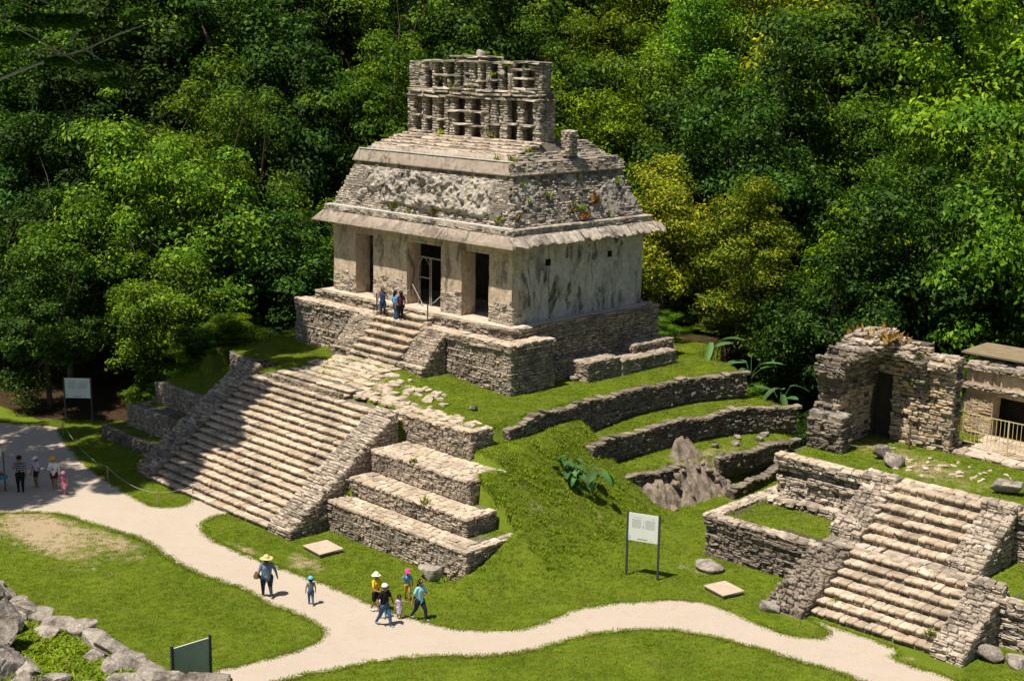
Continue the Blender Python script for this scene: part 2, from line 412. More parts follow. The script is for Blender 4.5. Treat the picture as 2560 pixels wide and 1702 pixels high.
class Stones:
    def __init__(s, seed): s.items = []; s.rng = np.random.default_rng(seed)
    def put(s, c, u, n, w, l, d, h, mat, jit=1.0, block=False):
        r = s.rng
        a, b, g = r.normal(0, 0.035 * jit, 3)
        u = np.asarray(u, float); n = np.asarray(n, float); w = np.asarray(w, float)
        u2 = u + a * w + b * n; w2 = w - a * u + g * n; n2 = n - b * u - g * w
        s.items.append((np.asarray(c, float), u2 * l, n2 * d, w2 * h, n, (100 + r.integers(6)) if block else r.integers(NVAR), mat))
    def face(s, o, u, v, L, H, mat, ch=(0.12, 0.2), sl=(0.2, 0.5), depth=0.3, gap=0.02, proud=0.026, inside=None, jit=1.0, block=False, topfit=True):
        r = s.rng
        o = np.asarray(o, float); u = np.asarray(u, float); v = np.asarray(v, float); n = np.cross(u, v)
        t = 0.0
        while t < H - 0.03:
            h = r.uniform(*ch)
            if topfit and H - t - h < ch[0] * 0.7: h = H - t
            x = -r.uniform(0, sl[0] * 0.5)
            while x < L:
                l = r.uniform(*sl)
                if r.random() < 0.12: l *= 0.55
                x0 = max(x, 0); x1 = min(x + l, L)
                if L - x1 < sl[0] * 0.4: x1 = L
                if x1 - x0 > 0.05:
                    cx = (x0 + x1) / 2; ct = t + h / 2
                    if inside is None or inside(cx, ct):
                        hh = h * r.uniform(0.92, 1.05)
                        c = o + u * cx + v * (ct + r.normal(0, .006)) + n * (-depth / 2 + r.normal(0.0, proud))
                        if not block and h > 0.15 and r.random() < 0.3:
                            k = r.uniform(.35, .65)
                            s.put(c - v * hh * (1 - k) / 2, u, n, v, max(0.05, x1 - x0 - gap), depth, max(.03, hh * k - gap), mat, jit, block)
                            m2 = r.uniform(.3, .7)
                            for aa, bb in ((0, m2), (m2, 1)): s.put(c + v * hh * k / 2 + u * ((aa + bb) / 2 - .5) * (x1 - x0), u, n, v, max(.05, (x1 - x0) * (bb - aa) - gap), depth, max(.03, hh * (1 - k) - gap), mat, jit, block)
                        else: s.put(c, u, n, v, max(0.05, x1 - x0 - gap), depth, max(.03, hh - gap), mat, jit, block)
                x = x1 if x1 >= L else x + l
            t += h
    def wall(s, p0, p1, zb, zt, mat, T=None, **k):
        p0 = np.array(p0, float); p1 = np.array(p1, float); d = p1 - p0; L = np.linalg.norm(d); d /= L
        fb = zb if callable(zb) else (lambda q: zb); ft = zt if callable(zt) else (lambda q: zt)
        ss = np.linspace(0, L, 24); z0 = min(fb(q) for q in ss); z1 = max(ft(q) for q in ss)
        ins = (lambda a, b: fb(a) - 0.12 < z0 + b < ft(a) + 0.02) if (callable(zb) or callable(zt)) else None
        if 'inside' in k:
            i2 = k.pop('inside'); i1 = ins
            ins = (lambda a, b: i2(a, b) and (i1 is None or i1(a, b)))
        o = np.array([p0[0], p0[1], z0]); u = np.array([d[0], d[1], 0.0]); v = np.array([0, 0, 1.0])
        if T:
            o2 = np.array(T(o)); u = np.array(T(o + u)) - o2; o = o2
        s.face(o, u, v, L, z1 - z0, mat, inside=ins, **k)
    def poly(s, pts, zb, zt, mat, **k):
        """wall along a polyline; zb, zt functions of (x, y)"""
        for a, b in zip(pts[:-1], pts[1:]):
            a = np.array(a, float); b = np.array(b, float); L = np.linalg.norm(b - a); d = (b - a) / L
            s.wall(a, b, (lambda q, a=a, d=d: zb(*(a + d * q))) if callable(zb) else zb, (lambda q, a=a, d=d: zt(*(a + d * q))) if callable(zt) else zt, mat, **k)
    def pave(s, x0, x1, y0, y1, z, mat, size=(0.35, 0.7), th=0.14, T=None, inside=None, gap=0.03, zj=0.012):
        r = s.rng; y = y0; zf = z if callable(z) else (lambda a, b: z)
        while y < y1 - 0.05:
            w = r.uniform(*size) * 0.8
            if y1 - y - w < size[0] * 0.5: w = y1 - y
            x = x0 - r.uniform(0, size[0])
            while x < x1:
                l = r.uniform(*size); a = max(x, x0); b = min(x + l, x1)
                if b - a > 0.1 and (inside is None or inside((a + b) / 2, y + w / 2)):
                    cz = zf((a + b) / 2, y + w / 2)
                    c = np.array([(a + b) / 2 + r.normal(0, .01), y + w / 2, cz - th / 2 + r.normal(0, zj)]); u = np.array([1, 0, 0.]); n = np.array([0, 0, 1.0]); v = np.array([0, 1, 0.])
                    if T:
                        c2 = np.array(T(c)); u = np.array(T(c + u)) - c2; v = np.array(T(c + v)) - c2; c = c2
                    s.put(c, u, n, v, b - a - gap, th, w - gap, mat, 0.5)
                x += l
            y += w
    def finish(s, parent, name='stone', limit=300, rest='small_stones'):
        off = np.array(parent.location) if parent.parent is None else np.array(parent.location) + np.array(parent.parent.location)
        sc = []
        for (c, u, n, w, nn, var, mat) in s.items:
            d = CAM - c; dist = np.linalg.norm(d); fac = np.dot(d / dist, nn / np.linalg.norm(nn))
            q = (np.linalg.norm(u) * np.linalg.norm(w) * max(fac, 0.02)) / dist ** 2
            rel = c - CAM; zz = rel @ _fw
            px = 1280 + 3480.3 * (rel @ _r2) / zz; py = 851 - 3480.3 * (rel @ _u2) / zz
            if not (-10 < px < 2570 and -10 < py < 1712): q *= 1e-3
            sc.append(q)
        order = np.argsort(-np.array(sc)) if sc else []
        restset = {}
        for k, i in enumerate(order):
            c, u, n, w, nn, var, mat = s.items[i]
            if k < limit:
                o = bpy.data.objects.new(name, stone_mesh(var, mat)); COL.objects.link(o); o.parent = parent
                c = c - off
                o.matrix_basis = Matrix(((u[0], n[0], w[0], c[0]), (u[1], n[1], w[1], c[1]), (u[2], n[2], w[2], c[2]), (0, 0, 0, 1)))
            else: restset.setdefault(mat, []).append(i)
        if restset:
            V = []; F3 = []; F4 = []; MI3 = []; MI4 = []; k = 0; mats = list(restset)
            for mi, mat in enumerate(mats):
                for i in restset[mat]:
                    c, u, n, w, nn, var, _ = s.items[i]
                    sv, sf = STONES[var] if var < 100 else BLOCKS[var - 100]
                    V.append(sv @ np.array([u, n, w]) + (c - off))
                    for f in sf:
                        if len(f) == 4: F4.append([q + k for q in f]); MI4.append(mi)
                        else: F3.append([q + k for q in f]); MI3.append(mi)
                    k += len(sv)
            V = np.concatenate(V).astype(np.float32); F3 = np.array(F3, np.int32); F4 = np.array(F4, np.int32)
            me = bpy.data.meshes.new(rest)
            me.vertices.add(len(V)); me.vertices.foreach_set('co', V.ravel())
            li = np.concatenate([F4.ravel(), F3.ravel()]); me.loops.add(len(li)); me.loops.foreach_set('vertex_index', li)
            st = np.concatenate([np.arange(len(F4)) * 4, len(F4) * 4 + np.arange(len(F3)) * 3]).astype(np.int32)
            me.polygons.add(len(st)); me.polygons.foreach_set('loop_start', st)
            me.polygons.foreach_set('material_index', np.array(MI4 + MI3, np.int32))
            for m in mats: me.materials.append(MATS[m])
            me.update(calc_edges=True)
            o = link(rest, me, parent); o['kind'] = 'stuff'
        s.items = []

def rock_mesh(name, seed, dims, mat, sub=3, rough=0.28, flat=0.0, freq=1.6):
    """irregular boulder: subdivided cube-sphere pushed by noise"""
    rng = np.random.default_rng(seed)
    n = 2 ** sub
    V = []; F = []; idx = {}
    def vid(p):
        k = tuple(np.round(p, 5))
        if k not in idx: idx[k] = len(V); V.append(np.array(p, float))
        return idx[k]
    for ax in range(3):
        for sg in (-1, 1):
            for i in range(n):
                for j in range(n):
                    q = []
                    for a, b in ((i, j), (i + 1, j), (i + 1, j + 1), (i, j + 1)):
                        p = [0, 0, 0]; p[ax] = sg; p[(ax + 1) % 3] = a / n * 2 - 1; p[(ax + 2) % 3] = b / n * 2 - 1; q.append(vid(p))
                    F.append(q if sg > 0 else q[::-1])
    V = np.array(V)
    P = V / np.linalg.norm(V, axis=1)[:, None]
    B = V * 0.55 + P * 0.55
    o = rng.uniform(0, 50, 6)
    nz = fbm(P[:, 0] * freq + P[:, 2] * 1.3 * freq + o[0], P[:, 1] * freq - P[:, 2] * 0.7 * freq + o[1], seed, 4) - 0.5
    nz += 0.5 * (fbm(P[:, 0] * freq * 3 + o[2], P[:, 2] * freq * 3 + P[:, 1] * freq * 2 + o[3], seed + 5, 3) - 0.5)
    B = B * (1 + 2 * rough * nz)[:, None]
    nz3 = fbm(P[:, 0] * freq * 6 + o[4] + P[:, 2] * 3, P[:, 1] * freq * 6 + o[5] - P[:, 2] * 4, seed + 9, 3) - .5
    for _ in range(15):
        d = rng.normal(0, 1, 3); d /= np.linalg.norm(d); off = rng.uniform(.5, .88)
        tt = np.maximum(B @ d - off, 0); B = B - tt[:, None] * d[None] * 0.92
    B = B * (1 + .10 * nz3)[:, None] * np.array(dims)[None] * 0.62
    return mesh_np(name, B, F, mat)

def boulder(name, label, cat, loc, dims, seed, mat='boulder', rotz=0.0, group=None, rough=0.22, sub=3):
    o = link(name, rock_mesh(name, seed, dims, mat, sub, rough)); o.location = loc; o.rotation_euler = (0, 0, rotz)
    return tag(o, label, cat, group)

# ------------------------------------------------------------------ ground
def in_poly(x, y, poly):
    x = np.asarray(x, float); y = np.asarray(y, float); r = np.zeros(x.shape, bool)
    n = len(poly)
    for i in range(n):
        x0, y0 = poly[i]; x1, y1 = poly[(i + 1) % n]
        if y0 == y1: continue
        c = ((y0 > y) != (y1 > y)) & (x < (x1 - x0) * (y - y0) / (y1 - y0) + x0)
        r ^= c
    return r

M1_X = [(-5.4, 5.3), (-3, 5.0), (0.5, 4.75), (4.5, 4.8), (8.5, 5.1), (10.5, 5.6), (12.3, 6.4)]        # (y, x) upper retaining wall
M2_X = [(-1.2, 6.95), (0.5, 6.8), (3.6, 6.7), (6.5, 7.0), (9.7, 7.45), (11.5, 8.1), (13.2, 9.2)]
M3_X = [(-0.6, 8.0), (3.0, 8.6), (6.0, 9.1), (9.0, 9.5), (12.6, 9.8)]
def mx(tab, y): return np.interp(y, [q[0] for q in tab], [q[1] for q in tab])

CLEAR = [(-60, -14.5), (-26.5, -13.5), (-22.0, -9), (-20.5, -2), (-20, 14), (-9, 19), (2, 17.5), (9, 17), (14, 16.5), (22, 17.5), (30, 18.5), (60, 20), (70, -60), (-60, -60)]
def forest_mask(x, y): return ~in_poly(x, y, CLEAR)

def ground_h(x, y):
    x = np.asarray(x, float); y = np.asarray(y, float)
    base = -8.0 + 0 * x
    # forest hillside
    q = (-x + y) / math.sqrt(2); p = (x + y) / math.sqrt(2)
    hill = np.maximum(0, q - 20 + 0.25 * np.maximum(0, p - 10)) * 0.34 + np.maximum(0, q - 52) * 0.25
    hill = hill + 1.2 * (fbm(x * .08, y * .08, 9) - .5) * sstep(0, 10, hill * 3)
    h = base + hill * sstep(12, 24, q + np.maximum(0, p - 8) * .6)
    NEG = -50.0
    def reg(cond, z): return np.where(cond, z, NEG)
    inset = 0.30
    # top of the pyramid
    za = -3.25 + 0.72 * np.exp(-((x + 7) / 5.2) ** 2) * sstep(-8.2, -3.6, y) + 0.1 * (fbm(x * .5, y * .5, 21) - .5)
    xr = mx(M1_X, y) - inset - 1.4 * np.maximum(0, y - 12.1)
    h = np.maximum(h, reg((x < np.where(y < -5.4, 5.31 - inset, xr)) & (x > -18.2 + 0.4 * np.sin(y)) & (y > np.where(x < -11.6, np.interp(x, [-18.3, -17.3, -16.2, -14.6, -12.6, -11.6], [-4.1, -5.6, -6.3, -6.3, -5.8, -5.6]), -7.83 + inset)) & (y < 19.5), za - 0.95 * np.maximum(0, y - 13.2)))
    # front terraces right of the stair
    for (yy, xx, zz) in ((-12.635, 10.117, -6.485), (-11.385, 8.827, -5.638), (-10.02, 7.563, -4.553)):
        h = np.maximum(h, reg((y > yy + inset) & (x < xx - inset) & (x > -3) & (y < -6), zz - 0.07))
    # left of the stair
    for (yy, xx, zz) in ((-12.6, -20.4, -7.3), (-11.4, -19.6, -6.1), (-10.0, -18.8, -4.9)):
        h = np.maximum(h, reg((y > yy + inset) & (x > xx) & (x < -12) & (y < 2), zz + 0.12 * (fbm(x, y, 5) - .5) + (0.16 * np.maximum(0, y + 9.5) if zz > -5 else 0.0)))
    # under the stair
    h = np.maximum(h, reg((x > -13.0) & (x < 0.6) & (y > -14.2), np.minimum(-8.35 + (y + 14.7) * 0.72, -3.6)))
    # side benches
    h = np.maximum(h, reg((x < mx(M2_X, y) - inset - 1.4 * np.maximum(0, y - 13.0)) & (y > -1.0) & (y < 19) & (x > -5), -4.72 - 0.3 * np.exp(-((y - 0.5) / 2.5) ** 2) - 0.06 * np.maximum(0, x - 5) - 0.95 * np.maximum(0, y - 13.0)))
    h = np.maximum(h, reg((x < mx(M3_X, y) - inset - 1.4 * np.maximum(0, y - 12.5)) & (y > -0.4) & (y < 19) & (x > -5), -6.12 - 0.16 * np.maximum(0, x - 7) - 0.7 * np.maximum(0, y - 12.6)))
    # grass slope wrapping the corner of the mound
    x0 = np.interp(y, [-9.6, -7.6, -4, -0.4, 1.5], [7.7, 7.45, 6.4, 5.6, 5.0])
    s = -4.45 - 0.74 * (x - x0) - 0.5 * np.maximum(0, -9.6 - y) - 0.9 * np.maximum(0, y - 0.2) ** 1.2
    s = np.minimum(s, -4.0 - 0.1 * (x - 5))
    s = s + 0.22 * (fbm(x * .55, y * .55, 31) - .5)
    xlim = np.where(y < -9.55, 10.0, np.where(y < -7.75, 7.45, 4.5))
    s = np.where((x > xlim) & (y > -13.5) & (y < 4), s, NEG)
    # soften the foot
    f = 0.6; s2 = np.log1p(np.exp(np.clip((s + 8.0) / f, -30, 30))) * f - 8.0 - 0.06
    h = np.maximum(h, s2)
    # shoulders on the far sides
    dl = np.maximum(0, -18.2 - x); h = np.maximum(h, np.where((x < -17.8) & (y > -7) & (y < 16), np.maximum(-3.3 - dl * 0.8 + 0.5 * (fbm(x * .8, y * .8, 61) - .5), -8), NEG))
    # pit around the eroded rock drops back to the lawn
    # lower right ruin: its terraces (local axes turned 2 degrees)
    c, sn = math.cos(-XIV_ROT), math.sin(-XIV_ROT)
    lx = (x - XIV_O[0]) * c - (y - XIV_O[1]) * sn; ly = (x - XIV_O[0]) * sn + (y - XIV_O[1]) * c
    h = np.maximum(h, reg((lx > 0.3) & (lx < 22) & (ly > 0.35) & (ly < 16), -6.2 + 0.05 * (fbm(x, y, 8) - .5)))
    h = np.maximum(h, reg((lx > 1.1) & (lx < 22) & (ly > 4.75) & (ly < 20), -4.06 + 0.10 * (fbm(x * .8, y * .8, 11) - .5)))
    # near bench at the foot of the camera's own pyramid
    yb = np.interp(x, [0, 3.7, 6.6, 8.5, 11.6, 13.8, 16.1, 20], [-30.1, -29.9, -29.75, -29.35, -29.15, -29.15, -28.45, -27.6])
    h = np.maximum(h, reg((y < yb - 0.45) & (x < 19), -5.35 + 0.1 * (fbm(x * .7, y * .7, 41) - .5)))
    return h
XIV_ROT = math.radians(1.6)
XIV_O = np.array([14.6, -2.1])
def TX(p):
    c, s = math.cos(XIV_ROT), math.sin(XIV_ROT)
    return (XIV_O[0] + p[0] * c - p[1] * s, XIV_O[1] + p[0] * s + p[1] * c, p[2])

# path outline on the plaza (world metres)
PATH = [(-27.28, -17.07), (-25.90, -14.53), (-24.28, -13.31), (-23.47, -13.54), (-21.65, -14.27), (-17.13, -15.61), (-13.07, -16.32), (-9.66, -16.79), (-7.64, -16.77), (-6.95, -15.62), (-7.70, -14.65), (-7.85, -14.31), (-4.62, -14.54), (-4.56, -15.32), (-4.23, -16.16), (-3.55, -16.77), (-2.54, -17.16), (-1.51, -17.31), (-0.08, -17.34), (1.78, -17.23), (3.19, -17.09), (4.56, -16.95), (7.00, -16.75), (9.00, -16.77), (10.46, -16.62), (11.72, -16.35), (12.71, -16.09), (13.47, -15.64), (14.22, -14.96), (14.80, -14.10), (14.94, -12.52), (14.97, -11.02), (15.64, -9.37), (16.78, -7.68), (17.57, -6.96), (18.44, -6.64), (19.54, -6.64), (21.14, -6.82), (22.02, -6.92), (22.70, -6.73), (23.41, -6.15), (23.36, -5.55), (22.74, -5.11), (22.01, -4.89), (25.76, -4.86), (26.12, -5.73), (26.59, -5.83), (27.38, -5.80), (29.09, -5.77), (32.29, -5.71), (33.87, -9.22), (29.47, -8.69), (26.56, -8.36), (25.46, -8.33), (24.12, -8.58), (22.10, -8.77), (20.36, -9.17), (19.10, -9.74), (18.32, -10.39), (17.76, -11.05), (16.93, -12.66), (16.55, -14.70), (15.94, -16.41), (14.31, -18.21), (13.09, -20.33), (12.68, -21.82), (12.09, -23.69), (11.79, -26.03), (10.27, -27.16), (9.80, -26.17), (9.83, -24.75), (10.21, -23.12), (10.43, -21.51), (10.30, -20.50), (9.71, -19.78), (8.72, -19.62), (7.56, -19.60), (6.05, -19.79), (3.98, -19.64), (1.64, -20.03), (-0.80, -20.01), (-3.42, -19.64), (-5.27, -19.78), (-7.60, -20.27), (-9.56, -20.57), (-10.69, -21.33), (-11.82, -22.75), (-12.44, -24.17)]

def build_ground():
    xs = np.unique(np.concatenate([np.linspace(-260, -60, 24), np.linspace(-60, -24, 40), np.arange(-24, 36, 0.22), np.linspace(36, 60, 24), np.linspace(60, 260, 20)]))
    ys = np.unique(np.concatenate([np.linspace(-260, -60, 14), np.linspace(-60, -34, 24), np.arange(-34, 20, 0.22), np.linspace(20, 70, 60), np.linspace(70, 320, 24)]))
    X, Y = np.meshgrid(xs, ys)
    Zh = ground_h(X, Y)
    fine = (X > -24) & (X < 36) & (Y > -34) & (Y < 20)
    Zh = Zh + np.where(fine, 0.03 * (fbm(X * 2.2, Y * 2.2, 77, 2) - .5), 0) * np.where(Zh > -7.97, 1, 0)
    V = np.stack([X.ravel(), Y.ravel(), Zh.ravel()], 1)
    nx, ny = len(xs), len(ys)
    I = (np.arange(ny - 1)[:, None] * nx + np.arange(nx - 1)[None]).ravel()
    F = np.stack([I, I + 1, I + nx + 1, I + nx], 1)
    me = mesh_np('ground', V, F, 'grass_ground', True)
    x, y = X.ravel(), Y.ravel()
    def blob(cx, cy, rx, ry): return np.exp(-(((x - cx) / rx) ** 2 + ((y - cy) / ry) ** 2))
    wear = 0.95 * blob(-8.6, -22.4, 4.2, 1.9) + 0.55 * blob(-4.2, -20.6, 2.6, 0.9) + 0.75 * blob(0.3, -17.0, 1.6, 0.4) + 0.6 * blob(3.6, -16.1, 1.5, 0.7)
    wear += 0.55 * blob(15.5, -3.9, 1.2, 0.8) + 0.5 * blob(19.5, 6.3, 3.2, 1.6) + 0.5 * blob(22.5, 4.6, 3.0, 1.8) + 0.5 * blob(17.3, 7.4, 1.0, 1.2)
    wear += 0.75 * blob(-5.5, -5.8, 3.2, 1.6) + 0.5 * blob(0.5, -6.8, 3.2, 0.8) + 0.40 * blob(9.4, -7.6, 1.1, 1.0) + 0.35 * blob(10.2, -4.0, 1.2, 1.0) + 0.55 * blob(8.3, 5.5, 0.9, 4.5)
    wear += 0.35 * blob(2.0, -15.6, 2.0, 0.5) + 0.4 * blob(26, -5.4, 1.5, .5)
    wear += 0.28 * blob(-2.5, -23.0, 4.5, 1.6)
    lit = forest_mask(x, y).astype(np.float32)
    lit = np.where(y > -16, lit, 0)
    for nm, a in (('wear', wear), ('litter', lit)):
        at = me.attributes.new(nm, 'FLOAT', 'POINT'); at.data.foreach_set('value', a.astype(np.float32))
    o = link('ground', me); tag(o, None, kind='structure')
build_ground()

def build_path():
    P = np.array(PATH); n = len(P); pts = []
    rng = np.random.default_rng(5)
    for i in range(n):
        p0, p1, p2, p3 = P[i - 1], P[i], P[(i + 1) % n], P[(i + 2) % n]
        L = np.linalg.norm(p2 - p1); k = max(1, int(L / 0.35))
        for j in range(k):
            t = j / k
            q = 0.5 * ((2 * p1) + (-p0 + p2) * t + (2 * p0 - 5 * p1 + 4 * p2 - p3) * t * t + (-p0 + 3 * p1 - 3 * p2 + p3) * t ** 3)
            pts.append(q + rng.normal(0, 0.035, 2))
    import bmesh
    bm = bmesh.new()
    bv = [bm.verts.new((a, b, -7.986)) for a, b in pts]
    es = [bm.edges.new((bv[i], bv[(i + 1) % len(bv)])) for i in range(len(bv))]
    bmesh.ops.triangle_fill(bm, use_beauty=True, use_dissolve=False, edges=es, normal=(0, 0, 1))
    for f in bm.faces:
        f.normal_update()
        if f.normal.z < 0: f.normal_flip()
    me = bpy.data.meshes.new('path'); bm.to_mesh(me); bm.free(); me.materials.append(MATS['path_gravel'])
    o = link('path', me); tag(o, None, kind='structure')
    return [tuple(p) for p in pts]
PATH_FINE = build_path()

# ------------------------------------------------------------------ stairs
def stairs(th, st, x0, x1, yb, zb, yt, zt, n, mat, rmat, T=None, sl=(0.35, 0.65), rl=(0.2, 0.4), core='mortar'):  # mat paints lit treads paler, rmat paints dimmer risers darker
    Tf = T or (lambda p: p)
    ry = (yt - yb) / n; rz = (zt - zb) / n
    mb = MB()
    # stepped core
    prof = [(yb + 0.08, zb - 0.4)]
    for k in range(n):
        prof += [(yb + ry * k + 0.08, zb + rz * (k + 1) - 0.07), (yb + ry * (k + 1) + 0.08, zb + rz * (k + 1) - 0.07)]
    prof.append((yt + 0.6, zt - 0.07)); prof.append((yt + 0.6, zb - 0.4))
    m = len(prof)
    vs = [Tf((x0, a, b)) for a, b in prof] + [Tf((x1, a, b)) for a, b in prof]
    mb.add(vs, [(i, (i + 1) % m, m + (i + 1) % m, m + i)[::-1] for i in range(m)] + [tuple(range(m)), tuple(range(m, 2 * m))[::-1]])
    mb.build('stair_core', core, th)
    U = np.array(Tf((1, 0, 0))) - np.array(Tf((0, 0, 0))); N = np.array(Tf((0, -1, 0))) - np.array(Tf((0, 0, 0)))
    r = st.rng
    for k in range(n):
        z1 = zb + rz * (k + 1); y0 = yb + ry * k
        thk = rz * 0.46
        x = x0
        while x < x1 - 0.02:
            l = r.uniform(*sl)
            if x1 - x - l < sl[0] * 0.5: l = x1 - x
            d = ry + r.uniform(0.1, 0.16)
            c = np.array(Tf((x + l / 2, y0 + d / 2 - 0.05 + r.normal(0, 0.012), z1 - thk / 2 + r.normal(0, 0.009))))
            st.put(c, U, -N, (0, 0, 1.0), l - 0.015, d, thk, mat, 0.5, block=r.random() < .75)
            # face the camera with the tread for ranking
            x += l
        st.face(np.array(Tf((x0, y0 + 0.035, zb + rz * k))), U, (0, 0, 1.0), x1 - x0, rz - thk, rmat, ch=(rz * 0.47, rz * 0.52), sl=rl, depth=0.2, proud=0.02)

def slope_block(th, name, x0, x1, yb, zb, yt, zt, zfloor, mat, T=None):
    """wedge with a sloping top from (yb,zb) up to (yt,zt)"""
    Tf = T or (lambda p: p)
    vs = [(x0, yb, zfloor), (x1, yb, zfloor), (x1, yt, zfloor), (x0, yt, zfloor), (x0, yb, zb), (x1, yb, zb), (x1, yt, zt), (x0, yt, zt)]
    mb = MB(); mb.hexa(vs, Tf); return mb.build(name, mat, th)

def balustrade_stones(st, x0, x1, yb, zb, yt, zt, zfloor, mat, smat, T=None, ch=(0.14, 0.24), sl=(0.25, 0.6), right=True, left=False, proud=0.035):
    Tf = T or (lambda p: p)
    O = np.array(Tf((0, 0, 0)))
    U = np.array(Tf((1, 0, 0))) - O; Yv = np.array(Tf((0, 1, 0))) - O
    dy, dz = yt - yb, zt - zb; L = math.hypot(dy, dz)
    v = (Yv * dy + np.array([0, 0, dz])) / L
    st.face(np.array(Tf((x0, yb, zb))), U, v, x1 - x0, L, mat, ch=ch, sl=sl, depth=0.3, proud=proud)
    # front foot
    if zb - zfloor > 0.1: st.face(np.array(Tf((x0, yb, zfloor))), U, (0, 0, 1.0), x1 - x0, zb - zfloor, smat, ch=(0.12, 0.2), sl=sl)
    ins = lambda a, b: zfloor + b < zb + dz * (a / dy) - 0.03
    if right: st.face(np.array(Tf((x1, yb, zfloor))), Yv, (0, 0, 1.0), dy, zt - zfloor, smat, ch=(0.13, 0.2), sl=(0.22, 0.5), inside=ins, topfit=False)
    if left: st.face(np.array(Tf((x0, yt, zfloor))), -Yv, (0, 0, 1.0), dy, zt - zfloor, smat, ch=(0.13, 0.2), sl=(0.22, 0.5), inside=lambda a, b: zfloor + b < zt - dz * (a / dy) - 0.03, topfit=False)

# main stairway
def main_stairway():
    th = thing('main_stairway', 'broad worn limestone stairway climbing the front of the pyramid below the temple', 'stairway', (-6.2, -14.7, -8))
    st = Stones(11)
    stairs(th, st, -11.4, -1.1, -14.75, -8.0, -8.2, -3.32, 18, 'stone_stair', 'stone_wall')
    st.finish(th, 'tread_stone', 300)
    # upper wide step below the landing
    st = Stones(12)
    stairs(th, st, -10.2, -3.9, -8.1, -3.38, -7.2, -2.98, 2, 'stone_stair', 'stone_wall')
    slope_block(th, 'balustrade', -1.06, 0.62, -14.75, -7.65, -8.35, -3.12, -8.3, 'mortar')
    slope_block(th, 'balustrade', -13.18, -11.44, -14.5, -7.55, -7.9, -2.9, -8.3, 'mortar')
    balustrade_stones(st, -1.1, 0.66, -14.82, -7.6, -8.3, -3.0, -8.05, 'stone_xiv', 'stone_wall', sl=(.3, .7), ch=(.13, .2))
    balustrade_stones(st, -13.22, -11.4, -14.55, -7.5, -7.85, -2.8, -8.05, 'stone_wall', 'stone_wall', right=True, proud=0.05, sl=(.3, .7), ch=(.13, .2))
    st.wall((-10.2, -8.3), (-3.9, -8.3), -3.35, -3.0, 'stone_wall')
    st.finish(th, 'balustrade_stone', 300, 'small_stones')
main_stairway()

# terraces right of the main stairway
def terrace(name, label, x0, x1, y, yend, z0, z1, zb_end, mat, seed, pave=None, cap=True, group='stepped terraces of the pyramid'):
    th = thing(name, label, 'terrace', ((x0 + x1) / 2, y, z0), group)
    mb = MB(); mb.box((x0, y + 0.05, z0 - 0.3), (x1 - 0.05, min(y + 2.2, yend if yend else y + 2.2), z1 - 0.06))
    if yend: mb.box((x1 - 0.7, y + 0.1, z0 - 0.3), (x1 - 0.052, yend, z1 - 0.062))
    mb.build('wall_core', 'mortar', th)
    st = Stones(seed)
    top = z1 - (0.12 if cap else 0.0)
    st.wall((x0, y), (x1, y), z0, top, mat, sl=(0.16, 0.42), ch=(0.12, 0.25), jit=1.4)
    if yend: st.wall((x1, y), (x1, yend), lambda q: z0 + (zb_end - z0) * (q / (yend - y)), lambda q: top, mat, sl=(0.2, 0.5), ch=(0.11, 0.2))
    st.finish(th, 'stone', 300)
    s2 = Stones(seed + 50)
    if cap:
        s2.pave(x0, x1 + 0.04, y - 0.05, y + 0.5, z1, 'stone_paving', size=(0.3, 0.6), th=0.13)
        if yend: s2.pave(x1 - 0.5, x1 + 0.04, y + 0.5, yend, z1, 'stone_paving', size=(0.3, 0.6), th=0.13)
    if pave: s2.pave(*pave, z1 - 0.01, 'stone_paving', size=(0.3, 0.65), th=0.12)
    s2.finish(th, 'paving_slab', 300)
terrace('stone_terrace', 'lowest stone terrace right of the main stairway, its wall standing on the lawn', 0.66, 10.12, -12.635, -9.5, -8.0, -6.485, -6.9, 'stone_wall', 21, (0.66, 9.6, -12.1, -11.4))
terrace('stone_terrace', 'second stone terrace from the bottom, right of the main stairway', 0.66, 8.83, -11.385, -9.6, -6.5, -5.638, -6.0, 'stone_wall', 22, (0.66, 8.3, -10.9, -10.0))
terrace('stone_terrace', 'third stone terrace from the bottom with a wide paved ledge, right of the main stairway', 0.66, 7.56, -10.02, -7.7, -5.65, -4.553, -5.0, 'stone_wall', 23, (0.66, 7.05, -9.5, -7.8))
terrace('stone_terrace', 'top stone terrace wall right of the main stairway below the temple lawn', -0.3, 5.31, -7.83, -6.4, -4.56, -3.2, -3.9, 'stone_wall', 24, (-0.3, 4.4, -7.3, -6.75))
# left of the stairway
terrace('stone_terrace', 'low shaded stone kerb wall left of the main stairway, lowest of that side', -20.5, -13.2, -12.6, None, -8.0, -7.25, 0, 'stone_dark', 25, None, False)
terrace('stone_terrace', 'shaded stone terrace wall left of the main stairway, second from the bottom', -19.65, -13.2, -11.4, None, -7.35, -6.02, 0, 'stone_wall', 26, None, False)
terrace('stone_terrace', 'shaded stone terrace wall left of the main stairway, third from the bottom', -18.85, -13.2, -10.0, None, -6.15, -4.82, 0, 'stone_wall', 27, None, False)

